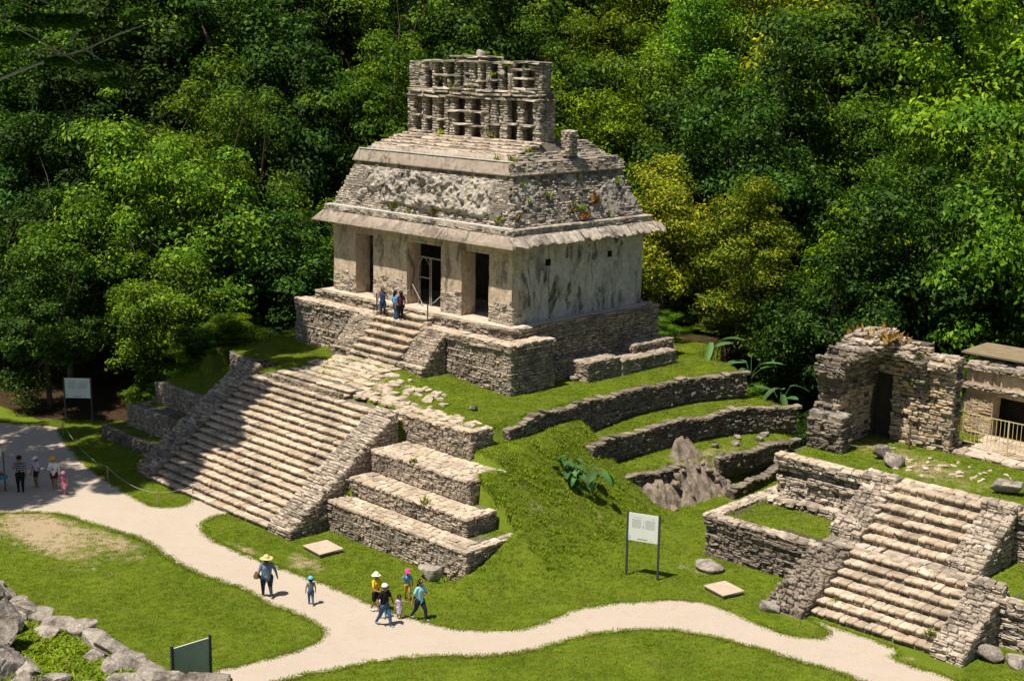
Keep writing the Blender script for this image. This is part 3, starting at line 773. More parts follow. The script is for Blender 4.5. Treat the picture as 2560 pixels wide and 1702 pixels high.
def curved_wall(name, label, tab, zb, zt, mat, seed, cat='retaining wall', group='curved retaining walls on the mound', ends=True, sl=(0.18, 0.45), ch=(0.11, 0.2)):
    pts = [(x, y) for y, x in tab]
    # refine
    ys = np.linspace(tab[0][0], tab[-1][0], 15); pts = [(float(mx(tab, y)), float(y)) for y in ys]
    th = thing(name, label, cat, (pts[7][0], pts[7][1], zb(*pts[7])), group)
    mb = MB()
    for a, b in zip(pts[:-1], pts[1:]):
        d = Vector((b[0] - a[0], b[1] - a[1])); n = Vector((d.y, -d.x)).normalized()
        m = ((a[0] + b[0]) / 2, (a[1] + b[1]) / 2); z0, z1 = zb(*m) - 0.3, zt(*m) - 0.12
        q = [(a[0] - n.x * .06, a[1] - n.y * .06), (b[0] - n.x * .06, b[1] - n.y * .06), (b[0] - n.x * .5, b[1] - n.y * .5), (a[0] - n.x * .5, a[1] - n.y * .5)]
        mb.prism(q, z0, z1)
    mb.build('wall_core', 'mortar_dark', th)
    st = Stones(seed)
    st.poly(pts, zb, zt, mat, sl=sl, ch=ch, proud=0.045, jit=1.6)
    if ends:
        a = pts[0]; st.wall((a[0] - 0.5, a[1]), a, zb(*a), zt(*a), mat, sl=(0.2, 0.4), ch=ch)
    # uneven coping
    r = st.rng
    for a, b in zip(pts[:-1], pts[1:]):
        a = np.array(a); b = np.array(b); L = np.linalg.norm(b - a); d = (b - a) / L; n = np.array([d[1], -d[0]])
        q = 0
        while q < L:
            l = r.uniform(0.25, 0.5); c = a + d * (q + l / 2) - n * 0.2; z = zt(*c) + r.normal(0.02, 0.035)
            st.put((c[0], c[1], z), (d[0], d[1], 0), (n[0], n[1], 0.0), (0, 0, 1), l, 0.5, r.uniform(0.09, 0.16), mat, 2.0); q += l
    st.finish(th, 'stone', 300)
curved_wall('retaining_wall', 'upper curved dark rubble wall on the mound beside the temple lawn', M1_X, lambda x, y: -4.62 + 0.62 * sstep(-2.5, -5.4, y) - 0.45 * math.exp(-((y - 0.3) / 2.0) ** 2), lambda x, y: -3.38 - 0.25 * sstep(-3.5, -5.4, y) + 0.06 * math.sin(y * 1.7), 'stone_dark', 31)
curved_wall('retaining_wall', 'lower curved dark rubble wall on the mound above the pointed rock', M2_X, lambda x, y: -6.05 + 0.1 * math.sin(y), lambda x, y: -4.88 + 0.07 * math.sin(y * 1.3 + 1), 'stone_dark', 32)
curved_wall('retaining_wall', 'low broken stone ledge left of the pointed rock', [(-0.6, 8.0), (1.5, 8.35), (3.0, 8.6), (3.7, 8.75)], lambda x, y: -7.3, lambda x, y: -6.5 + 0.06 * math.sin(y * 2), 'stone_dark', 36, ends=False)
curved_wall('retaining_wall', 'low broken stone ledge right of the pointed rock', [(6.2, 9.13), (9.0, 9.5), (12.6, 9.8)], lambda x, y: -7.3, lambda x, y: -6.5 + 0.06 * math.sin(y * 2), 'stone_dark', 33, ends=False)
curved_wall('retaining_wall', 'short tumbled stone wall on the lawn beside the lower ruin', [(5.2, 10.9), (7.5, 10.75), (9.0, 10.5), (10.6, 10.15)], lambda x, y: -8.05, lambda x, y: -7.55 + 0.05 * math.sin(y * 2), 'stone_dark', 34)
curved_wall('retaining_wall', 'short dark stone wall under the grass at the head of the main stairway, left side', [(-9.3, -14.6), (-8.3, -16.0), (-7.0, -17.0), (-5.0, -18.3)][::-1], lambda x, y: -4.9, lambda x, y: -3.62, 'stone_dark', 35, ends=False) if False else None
def left_top_wall():
    th = thing('retaining_wall', 'short dark stone wall under the grass left of the head of the main stairway', 'retaining wall', (-15.5, -7.8, -4.9), 'curved retaining walls on the mound')
    pts = [(-18.3, -4.4), (-17.3, -5.9), (-16.2, -6.6), (-14.6, -6.6), (-12.6, -6.1)]
    mb = MB()
    for a, b in zip(pts[:-1], pts[1:]):
        d = Vector((b[0] - a[0], b[1] - a[1])); n = Vector((d.y, -d.x)).normalized()
        mb.prism([(a[0] - n.x * .06, a[1] - n.y * .06), (b[0] - n.x * .06, b[1] - n.y * .06), (b[0] - n.x * .5, b[1] - n.y * .5), (a[0] - n.x * .5, a[1] - n.y * .5)], -5.3, -3.45)
    mb.build('wall_core', 'mortar_dark', th)
    st = Stones(35); st.poly(pts, -5.0, lambda x, y: -3.28 + 0.05 * math.sin(x * 3), 'stone_dark', sl=(0.18, 0.45), ch=(0.11, 0.2), proud=0.04)
    st.finish(th, 'stone', 250)
left_top_wall()

# ------------------------------------------------------------------ temple platform
W, D = 14.977, 10.499
def temple_platform():
    th = thing('temple_platform', 'two-stepped masonry platform with a short stair carrying the temple', 'platform', (-7.5, -1.66, -3.1))
    mb = MB()
    mb.box((-W - 1.6, -1.6, -3.6), (1.6, 1.45, -0.62)); mb.box((-W - 1.6, 1.45, -3.6), (0.55, D + 0.7, -0.6)); mb.box((-W - 0.75, -0.75, -0.9), (0.72, D + 0.72, -0.05))
    mb.build('platform_core', 'mortar', th)
    fl = MB(); fl.box((-W - 0.6, -0.55, -0.12), (0.6, D + 0.5, -0.02)); fl.build('floor_plaster', 'stone_paving', th)
    st = Stones(41)
    q = 1.66; zq = -0.55
    xl = -W - q
    # lower tier: projecting cornice courses, recessed wall, base course
    def tier(p0, p1, ext0=0, ext1=0):
        p0 = np.array(p0); p1 = np.array(p1); d = (p1 - p0) / np.linalg.norm(p1 - p0); n = np.array([d[1], -d[0]])
        st.wall(p0 + n * .1 - d * ext0, p1 + n * .1 + d * ext1, zq - 0.42, zq - 0.1, 'stone_wall', ch=(0.14, 0.17), sl=(0.35, 0.8), depth=0.4)
        st.wall(p0, p1, -2.05, zq - 0.42, 'stone_wall', ch=(0.13, 0.24), sl=(0.18, 0.42))
        st.wall(p0 + n * .07 - d * ext0 * .7, p1 + n * .07 + d * ext1 * .7, -3.35, -2.05, 'stone_wall', ch=(0.14, 0.26), sl=(0.18, 0.44), depth=0.35)
    tier((xl, -q), (-10.95, -q)); tier((-3.2, -q), (q, -q), 0, 0.1); tier((q, -q), (q, 1.5), 0.1, 0.1)
    st.finish(th, 'stone', 300)
    s2 = Stones(42)
    for (a, b) in (((-W - 0.8, -0.8), (0.8, -0.8)), ((0.8, -0.8), (0.8, D + 0.8))):
        a = np.array(a); b = np.array(b); d = (b - a) / np.linalg.norm(b - a); n = np.array([d[1], -d[0]])
        s2.wall(a + n * .05, b + n * .05, -0.2, -0.03, 'stone_wall', ch=(0.16, 0.18), sl=(0.4, 0.9), depth=0.5)
        s2.wall(a, b, -0.6, -0.2, 'stone_wall', ch=(0.12, 0.2), sl=(0.25, 0.6))
    s2.wall((0.8, 1.5), (0.8, D + 0.8), lambda s: -3.3, lambda s: -0.6, 'stone_wall', ch=(0.12, 0.2), sl=(0.22, 0.5), proud=0.05)
    s2.wall((0.95, 1.5), (0.95, 4.0), -3.3, -2.1, 'stone_wall', ch=(0.14, 0.22), sl=(0.25, 0.5), proud=0.06)
    # coping slabs on the lower tier
    s2.pave(xl, q + 0.12, -q - 0.12, -0.85, zq, 'stone_paving', size=(0.4, 0.85), th=0.12); s2.pave(0.82, q + 0.12, -0.85, 1.55, zq, 'stone_paving', size=(0.4, 0.8), th=0.12)
    s2.finish(th, 'coping_stone', 300, 'small_coping')
    # stair
    s3 = Stones(43)
    stairs(th, s3, -9.0, -5.15, -3.35, -2.28, -0.95, -0.2, 6, 'stone_stair', 'stone_wall', sl=(0.5, 1.0))
    s3.face((-10.9, -3.46, -3.0), (1, 0, 0), (0, 0, 1), 7.75, 0.72, 'stone_wall', ch=(0.16, 0.24), sl=(0.35, 0.8), depth=0.5)
    s3.pave(-10.9, -3.15, -3.5, -3.2, -2.27, 'stone_stair', size=(0.5, 1.0), th=0.14)
    for x0, x1 in ((-10.9, -9.0), (-5.15, -3.17)):
        slope_block(th, 'balustrade', x0 + .04, x1 - .04, -3.1, -2.2, -1.7, -0.62, -3.4, 'mortar')
        balustrade_stones(s3, x0, x1, -3.15, -2.15, -1.68, -0.55, -3.0, 'stone_wall', 'stone_wall', ch=(0.12, 0.2), sl=(0.22, 0.5))
    s3.finish(th, 'stair_stone', 300, 'small_stair_stones')
temple_platform()

# landing in front of the temple stair: bleached slabs set in the grass
def landing():
    o = bpy.data.objects.new('paved_landing', None); COL.objects.link(o); o.location = (-6.5, -5.5, -3.0); o['kind'] = 'structure'
    st = Stones(45)
    def zz(x, y): return float(ground_h(x, y)) + 0.05
    shape = [(-10.3, -7.3), (-10.1, -4.6), (-9.0, -3.55), (-4.6, -3.5), (-4.2, -5.2), (-3.6, -7.3)]
    st.pave(-10.4, -3.6, -7.3, -3.5, lambda a, b: zz(a, b), 'stone_paving', size=(0.45, 0.95), th=0.12, inside=lambda a, b: bool(in_poly(np.array(a), np.array(b), shape)), zj=0.01)
    r = st.rng
    for k in range(120):
        x = r.normal(-2.2, 1.6); y = r.uniform(-8.0, -4.2)
        if x < -3.6 or r.random() > math.exp(-((x + 2.8) / 3.2) ** 2): continue
        st.put((x, y, zz(x, y) - 0.02), (1, 0, 0), (0, 0, 1.0), (0, 1, 0), r.uniform(0.2, 0.6), 0.14, r.uniform(0.18, 0.42), 'stone_paving', 2.0)
    for k in range(70):
        x = r.uniform(-2.5, 4.5); y = -6.9 + r.normal(0, 0.28) + 0.0
        st.put((x, y, zz(x, y) - 0.03), (1, 0, 0), (0, 0, 1.0), (0, 1, 0), r.uniform(0.25, 0.6), 0.14, r.uniform(0.2, 0.42), 'stone_paving', 2.0)
    st.finish(o, 'flagstone', 300)
landing()

# ------------------------------------------------------------------ temple
def grid_surface(name, P, mat, parent, smooth=True):
    """P (n,m,3) grid in world space"""
    n, m = P.shape[:2]
    off = np.array(parent.location) if parent is not None else 0
    I = (np.arange(n - 1)[:, None] * m + np.arange(m - 1)[None]).ravel()
    F = np.stack([I, I + 1, I + m + 1, I + m], 1)
    return link(name, mesh_np(name, P.reshape(-1, 3) - off, F, mat, smooth), parent)

def rough_box(name, a, b, mat, parent, step=0.25, amp=0.03, seed=0, holes=()):
    """box whose faces are subdivided and gently uneven; holes: list of (face, s0,s1,z0,z1) are left to the caller"""
    a = np.array(a, float); b = np.array(b, float)
    V = []; F = []; k = 0
    off = np.array(parent.location)
    for ax in range(3):
        for sg in (0, 1):
            a1, a2 = (ax + 1) % 3, (ax + 2) % 3
            n1 = max(2, int((b[a1] - a[a1]) / step) + 1); n2 = max(2, int((b[a2] - a[a2]) / step) + 1)
            S, Tt = np.meshgrid(np.linspace(a[a1], b[a1], n1), np.linspace(a[a2], b[a2], n2), indexing='ij')
            P = np.zeros((n1, n2, 3)); P[..., a1] = S; P[..., a2] = Tt; P[..., ax] = (b if sg else a)[ax]
            I = (np.arange(n1 - 1)[:, None] * n2 + np.arange(n2 - 1)[None]).ravel()
            f = np.stack([I, I + 1, I + n2 + 1, I + n2], 1)
            if sg: f = f[:, ::-1]
            V.append(P.reshape(-1, 3)); F.append(f + k); k += n1 * n2
    V = np.concatenate(V); F = np.concatenate(F)
    for ax in range(3):
        V[:, ax] += amp * 2 * (fbm(V[:, (ax + 1) % 3] * 1.7 + seed * 3.1 + V[:, ax] * .9, V[:, (ax + 2) % 3] * 1.7 + V[:, ax] * 1.3, seed + ax, 4) - 0.5)
    o = link(name, mesh_np(name, V - off, F[:, ::-1], mat, False), parent)
    return o

def ring_band(name, prof, mat, th, step=0.4, amp=0.02, seed=0, sides=(0, 1, 2, 3), w=W, d=D):
    """bands mitred round the building; prof is a list of (outset, z) from bottom to top"""
    def corner(i, o): return [(-w - o, -o), (o, -o), (o, d + o), (-w - o, d + o)][i % 4]
    Vs = []; Fs = []; k = 0; off = np.array(th.location)
    for sd_ in sides:
        n = int((w if sd_ % 2 == 0 else d) / step) + 2
        rows = []
        for (o, z) in prof:
            a = np.array(corner(sd_, o)); b = np.array(corner(sd_ + 1, o))
            t_ = np.linspace(0, 1, n)[:, None]
            q = a + (b - a) * t_
            rows.append(np.concatenate([q, np.full((n, 1), z)], 1))
        P = np.array(rows)
        nz = amp * 2 * (fbm(P[..., 0] * 1.3 + P[..., 2] * 2, P[..., 1] * 1.3 + P[..., 2], seed, 4) - 0.5)
        edge = np.minimum(1, np.minimum(np.arange(n), n - 1 - np.arange(n)))[None]
        nrm = [(0, -1), (1, 0), (0, 1), (-1, 0)][sd_]
        P[..., 0] += nz * nrm[0] * edge; P[..., 1] += nz * nrm[1] * edge; P[..., 2] += nz * 0.6 * edge
        m = P.shape[1]
        I = (np.arange(len(prof) - 1)[:, None] * m + np.arange(m - 1)[None]).ravel()
        Fs.append(np.stack([I, I + 1, I + m + 1, I + m], 1) + k); Vs.append(P.reshape(-1, 3)); k += P.shape[0] * m
    return link(name, mesh_np(name, np.concatenate(Vs) - off, np.concatenate(Fs), mat, False), th)

def temple():
    th = thing('stone_temple', 'weathered stone temple with sloping carved roof and three doorways on the pyramid', 'temple', (-7.5, 5.0, 0))
    H = 4.12
    piers = [(-W, -12.9), (-11.3, -8.35), (-5.5, -3.86), (-1.72, 0.0)]
    for i, (a, b) in enumerate(piers):
        rough_box('pier', (a, 0.0, -0.06), (b, 1.05, 3.66), 'stucco_front', th, 0.22, 0.035, 60 + i)
    rough_box('lintel', (-W, 0.012, 3.66), (-0.01, 1.04, H + 0.05), 'stucco_front', th, 0.3, 0.025, 66)
    # lintel beams shadow line
    for (a, b) in ((-12.9, -11.3), (-8.35, -5.5), (-3.86, -1.72)):
        mb = MB(); mb.box((a - 0.15, -0.015, 3.56), (b + 0.15, 0.9, 3.68)); mb.build('lintel_beam', 'stucco_front', th)
    # right side wall with two small square vents: built as pieces round the openings
    xs = 0.0
    def wallpart(y0, y1, z0, z1, sd): rough_box('side_wall', (-1.0, y0, z0), (xs, y1, z1), 'stucco_side', th, 0.3, 0.02, sd)
    v = [(2.5, 2.9), (7.5, 7.85)]; za, zb = 2.9, 3.25
    side = MB()
    # one continuous subdivided sheet with real holes
    ys = sorted(set(list(np.round(np.arange(1.0, D + 0.01, 0.25), 3)) + [D] + [q for p in v for q in p])); zs = sorted(set(list(np.round(np.arange(-0.06, H, 0.25), 3)) + [H + .04, za, zb]))
    vid = {}; vs = []; fs = []
    def vv(y, z):
        if (y, z) not in vid:
            nz = 0.05 * (float(fbm(y * 1.1, z * 1.1, 90)) - .5)
            vid[(y, z)] = len(vs); vs.append((xs + nz, y, z))
        return vid[(y, z)]
    for y0, y1 in zip(ys[:-1], ys[1:]):
        for z0, z1 in zip(zs[:-1], zs[1:]):
            if any(p[0] - 1e-6 <= y0 and y1 <= p[1] + 1e-6 for p in v) and z0 >= za - 1e-6 and z1 <= zb + 1e-6: continue
            fs.append((vv(y0, z0), vv(y1, z0), vv(y1, z1), vv(y0, z1)))
    side.add(vs, fs)
    side.build('side_wall', 'stucco_side', th)
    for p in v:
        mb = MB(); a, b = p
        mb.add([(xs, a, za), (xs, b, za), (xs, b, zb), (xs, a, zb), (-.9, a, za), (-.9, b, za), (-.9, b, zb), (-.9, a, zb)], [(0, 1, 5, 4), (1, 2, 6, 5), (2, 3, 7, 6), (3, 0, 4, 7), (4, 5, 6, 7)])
        mb.build('vent', 'room_shade', th)
    rough_box('side_wall_front', (-1.05, 0.02, -0.05), (-0.002, 1.04, 3.655), 'stucco_side', th, 0.25, 0.012, 71)
    rough_box('left_wall', (-W, 1.05, -0.06), (-W + 0.9, D, H), 'stucco_side', th, 0.4, 0.02, 72)
    rough_box('back_wall', (-W, D - 0.9, -0.06), (-1.0, D, H), 'stucco_side', th, 0.4, 0.02, 73)
    mb = MB(); mb.box((-W + .95, 4.2, 0), (-0.95, 4.9, H)); mb.box((-W + 0.2, 0.4, H - 0.02), (-0.3, D - .3, H + 0.35)); mb.box((-1.0, 1.0, 0), (-0.92, D - 1, H)); mb.build('inner_wall', 'room_shade', th)
    # exposed masonry at the feet of the piers
    st = Stones(61)
    for i, (a, b) in enumerate(piers):
        top = [1.15, 1.3, 1.35, 1.25][i]
        r0 = i * 3.7
        st.face((a, -0.03, -0.02), (1, 0, 0), (0, 0, 1), b - a, top + .35, 'stone_frieze', ch=(0.13, 0.24), sl=(0.22, 0.6), depth=0.22, proud=0.02, inside=lambda s, t, r0=r0, top=top: t < top * (0.55 + 0.9 * float(fbm(s * 1.3 + r0, 1.0, 4))))
    st.face((0.035, 0.0, -0.02), (0, 1, 0), (0, 0, 1), 1.3, 1.2, 'stone_frieze', ch=(0.13, 0.24), sl=(0.25, 0.6), depth=0.2, inside=lambda s, t: t < 1.1 - 0.8 * s)
    # --- eaves, mouldings and sloping frieze
    ring_band('eave', [(0.0, 4.16), (0.6, 4.08), (0.90, 4.10), (0.92, 4.17), (0.42, 4.72)], 'stucco_eave', th, 0.35, 0.022, 81)
    ring_band('lower_moulding', [(0.34, 4.70), (0.36, 5.03), (0.34, 5.06), (-0.05, 5.08)], 'stone_frieze', th, 0.35, 0.02, 82)
    ring_band('frieze', [(-0.02, 5.04), (-0.45, 6.2), (-0.98, 7.66)], 'mortar', th, 0.35, 0.02, 83)
    ring_band('upper_moulding', [(-0.98, 7.60), (-0.80, 7.62), (-0.82, 7.72), (-1.06, 8.28), (-1.08, 8.34), (-1.5, 8.36)], 'stucco_eave', th, 0.35, 0.02, 84)
    ring_band('roof_step', [(-1.45, 8.33), (-1.45, 8.46), (-1.62, 8.48), (-1.62, 8.60), (-1.7, 8.62)], 'stucco_roof', th, 0.35, 0.02, 85)
    # white strips painting in the sunlit top edges of the mouldings
    mb = MB()
    for a, b in (((-W + 1.15, 1.03, 8.34), (-1.1, 1.2, 8.385)), ((-W - 0.2, -0.35, 5.065), (0.2, -0.04, 5.10)), ((-1.2, 7.6, 8.34), (-1.06, D - 1.15, 8.38))):
        mb = MB(); mb.box(a, b); mb.build('lit_ledge', 'lit_ledge_white', th)
    # roof: low hipped paving rising to the comb
    rf = np.array([[(-W + 1.7, 1.7, 8.62), (-1.7, 1.7, 8.62)], [(-W + 3.0, 4.2, 9.22), (-1.9, 4.2, 9.22)]])
    mb = MB()
    A = [(-W + 1.7, 1.7, 8.62), (-1.7, 1.7, 8.62), (-1.7, D - 1.7, 8.62), (-W + 1.7, D - 1.7, 8.62)]
    B = [(-W + 2.0, 4.0, 9.22), (-2.15, 4.0, 9.22), (-2.15, D - 4.0, 9.22), (-W + 2.0, D - 4.0, 9.22)]
    mb.add(A + B, [(0, 1, 5, 4), (1, 2, 6, 5), (2, 3, 7, 6), (3, 0, 4, 7), (4, 5, 6, 7)])
    mb.build('roof_core', 'mortar', th)
    s4 = Stones(62)
    def rz(x, y): return 8.65 + (9.25 - 8.65) * min(1, max(0, (y - 1.7) / 2.3))
    s4.pave(-W + 1.75, -1.75, 1.65, 4.15, rz, 'stone_paving', size=(0.4, 0.9), th=0.1, zj=0.008)
    # crumbling stepped courses on the right end of the roof
    for k in range(5):
        s4.pave(-2.1 - 0.02, -1.65 - 0.0 + 0.0, 1.9, D - 1.7, 8.66, 'stone_frieze', size=(0.3, 0.6), th=0.1) if k == 0 else None
        s4.wall((-1.72 - 0.12 * k, 2.6 + 0.2 * k), (-1.72 - 0.12 * k, D - 1.9 - 0.12 * k), 8.6 + 0.12 * k, 8.74 + 0.12 * k, 'stone_frieze', ch=(0.09, 0.12), sl=(0.25, 0.6), depth=0.4, proud=0.05)
    s4.finish(th, 'roof_slab', 200, 'small_roof_slabs')
    # frieze masonry and mouldings built of stones
    def slope_face(stn, side, o0, z0, o1, z1, mat, inside=None, **k):
        if side == 0:
            a = np.array([-W - o0, -o0, z0]); u = np.array([1., 0, 0]); L = W + 2 * o0; nrm = np.array([0, -1, 0.])
        else:
            a = np.array([o0, -o0, z0]); u = np.array([0, 1., 0]); L = D + 2 * o0; nrm = np.array([1., 0, 0])
        v = -nrm * (o0 - o1) + np.array([0, 0, z1 - z0]); Hh = np.linalg.norm(v); v /= Hh
        sh = (o0 - o1) / Hh
        def ins(s, t):
            if not (sh * t - 0.05 < s < L - sh * t + 0.05): return False
            return inside is None or inside(s, t)
        stn.face(a, u, v, L, Hh, mat, inside=ins, **k)
    slope_face(st, 0, 0.0, 5.08, -0.96, 7.62, 'stone_frieze', ch=(0.1, 0.19), sl=(0.2, 0.5), depth=0.22, proud=0.03)
    slope_face(st, 1, 0.0, 5.08, -0.96, 7.62, 'stone_frieze', ch=(0.1, 0.19), sl=(0.2, 0.5), depth=0.22, proud=0.045, jit=1.5)
    st.finish(th, 'stone', 300, 'small_stones')
    s5 = Stones(63)
    for side in (0, 1):
        slope_face(s5, side, 0.37, 4.72, 0.36, 5.06, 'stone_frieze', ch=(0.09, 0.13), sl=(0.3, 0.8), depth=0.3, proud=0.02)
    slope_face(s5, 1, -0.78, 7.68, -1.04, 8.32, 'stone_frieze', ch=(0.1, 0.15), sl=(0.25, 0.6), depth=0.25, proud=0.03)
    slope_face(s5, 1, -1.42, 8.36, -1.6, 8.6, 'stone_frieze', ch=(0.08, 0.13), sl=(0.25, 0.6), depth=0.25, proud=0.05)
    # corner quoins of the frieze
    s5.finish(th, 'moulding_stone', 300, 'small_moulding_stones')
    s6 = Stones(64)
    x = -0.75
    r = s6.rng
    while x < D + 0.75:
        l = r.uniform(0.3, 0.62)
        a = np.array([0.46, x + l / 2, 4.64 + r.normal(0, .03)]); b = np.array([0.98 + r.normal(0, .04), x + l / 2 + r.normal(0, .06), 4.17 + r.normal(0, .04)])
        v = a - b; Lv = np.linalg.norm(v); v /= Lv; u = np.array([0, 1., 0]); n = np.cross(u, v)
        s6.put((a + b) / 2 + n * 0.02, u, n, v, l - 0.05, 0.13, Lv * r.uniform(.92, 1.06), 'stone_frieze', 2.2); x += l
    s6.finish(th, 'eave_slab', 60)
    # carved stucco relief on the front slope
    L0 = W; n, m = 70, 330
    Sg, Tg = np.meshgrid(np.linspace(0, 1, m), np.linspace(0, 1, n))
    x = -W + 1.2 + Sg * (W - 2.3); zz = 5.25 + Tg * 2.3; sl = (zz - 5.08) / (7.62 - 5.08)
    y = sl * 0.96
    def ridge(fx, fz, sd, o=4): return 1 - np.abs(2 * fbm(x * fx, zz * fz, sd, o) - 1)
    ed = np.minimum(np.minimum(Sg, 1 - Sg) * 2.2, np.minimum(Tg, 1 - Tg))
    keep = sstep(.40, .52, fbm(x * .7 + 3, zz * .9, 15, 4) + .12 * np.exp(-((x + 7.5) / 5.5) ** 2)) * sstep(.02, .14, ed + .22 * (fbm(x * 1.7, zz * 1.7, 35, 4) - .5))
    hgt = keep * (0.02 + 0.30 * np.clip(ridge(1.1, 1.0, 5) - .55, 0, 1) + 0.20 * np.clip(ridge(2.6, 2.4, 6) - .5, 0, 1)) - 0.14 * (1 - keep)
    rng = np.random.default_rng(8)
    for k in range(60):
        cx = rng.normal(-7.0, 3.0); cz = rng.uniform(5.5, 7.3); rr = rng.uniform(0.07, 0.16); ax_ = rng.uniform(1.0, 3.5); an = rng.uniform(0, math.pi)
        bx = (x - cx) + .25 * (fbm(x * 2, zz * 2, 70 + k, 2) - .5); bz = (zz - cz) + .25 * (fbm(x * 2 + 9, zz * 2, 90 + k, 2) - .5)
        du = bx * math.cos(an) + bz * math.sin(an); dv = -bx * math.sin(an) + bz * math.cos(an)
        hgt = hgt + keep * rng.uniform(0.06, 0.16) * np.clip(1.2 - (du / (rr * ax_)) ** 2 - (dv / rr) ** 2, 0, 1)
    hgt = np.where(hgt > 0, hgt * 1.5, hgt) + 0.12 * (fbm(x * 6, zz * 6, 5) - .5)
    edge = np.minimum(1, 14 * np.minimum(np.minimum(Sg, 1 - Sg), np.minimum(Tg, 1 - Tg)))
    hgt = np.where(edge < 1, np.minimum(hgt, -0.12), hgt)
    nrm = np.array([0, -2.54, 0.96]) / math.hypot(2.54, 0.96)
    P = np.stack([x, y, zz], -1) + nrm * hgt[..., None]
    grid_surface('stucco_relief', P, 'stucco_relief', th)
    for k, (cx, cz, dm) in enumerate([(-9.6, 5.75, (1.0, 0.55, 0.55)), (-9.7, 6.8, (0.5, 0.35, 0.8)), (-6.9, 6.8, (0.6, 0.35, 0.7)), (-6.2, 6.0, (0.45, 0.35, 0.9)), (-4.3, 6.8, (1.0, 0.35, 0.45)), (-12.4, 6.5, (0.22, 0.25, 1.5))]):
        o = link('carved_figure', rock_mesh('carved_figure', 400 + k, dm, 'stucco_relief', 4, 0.75, freq=3.0), th)
        o.location = (cx + 7.5, (cz - 5.08) / 2.54 * 0.96 - 0.02 - 5.0, cz)
    # plaster clinging to the right slope in patches
    n, m = 60, 220
    Sg, Tg = np.meshgrid(np.linspace(0, 1, m), np.linspace(0, 1, n))
    zz = 5.15 + Tg * 2.4; xx = -(zz - 5.08) / 2.54 * .96; inset_ = -xx; y = .05 + inset_ + Sg * (D - .1 - 2 * inset_)
    keep = sstep(.46, .58, fbm(y * .55, zz * .8, 25, 5))
    hgt = -0.13 + keep * (0.17 + 0.10 * (fbm(y * 3, zz * 3, 26) - .5)) + 0.05 * (fbm(y * 7, zz * 7, 27) - .5)
    nr = np.array([2.54, 0, 0.96]) / math.hypot(2.54, 0.96)
    grid_surface('plaster_patches', np.stack([xx, y, zz], -1) + nr * hgt[..., None], 'stucco_relief', th)
    return th
temple()

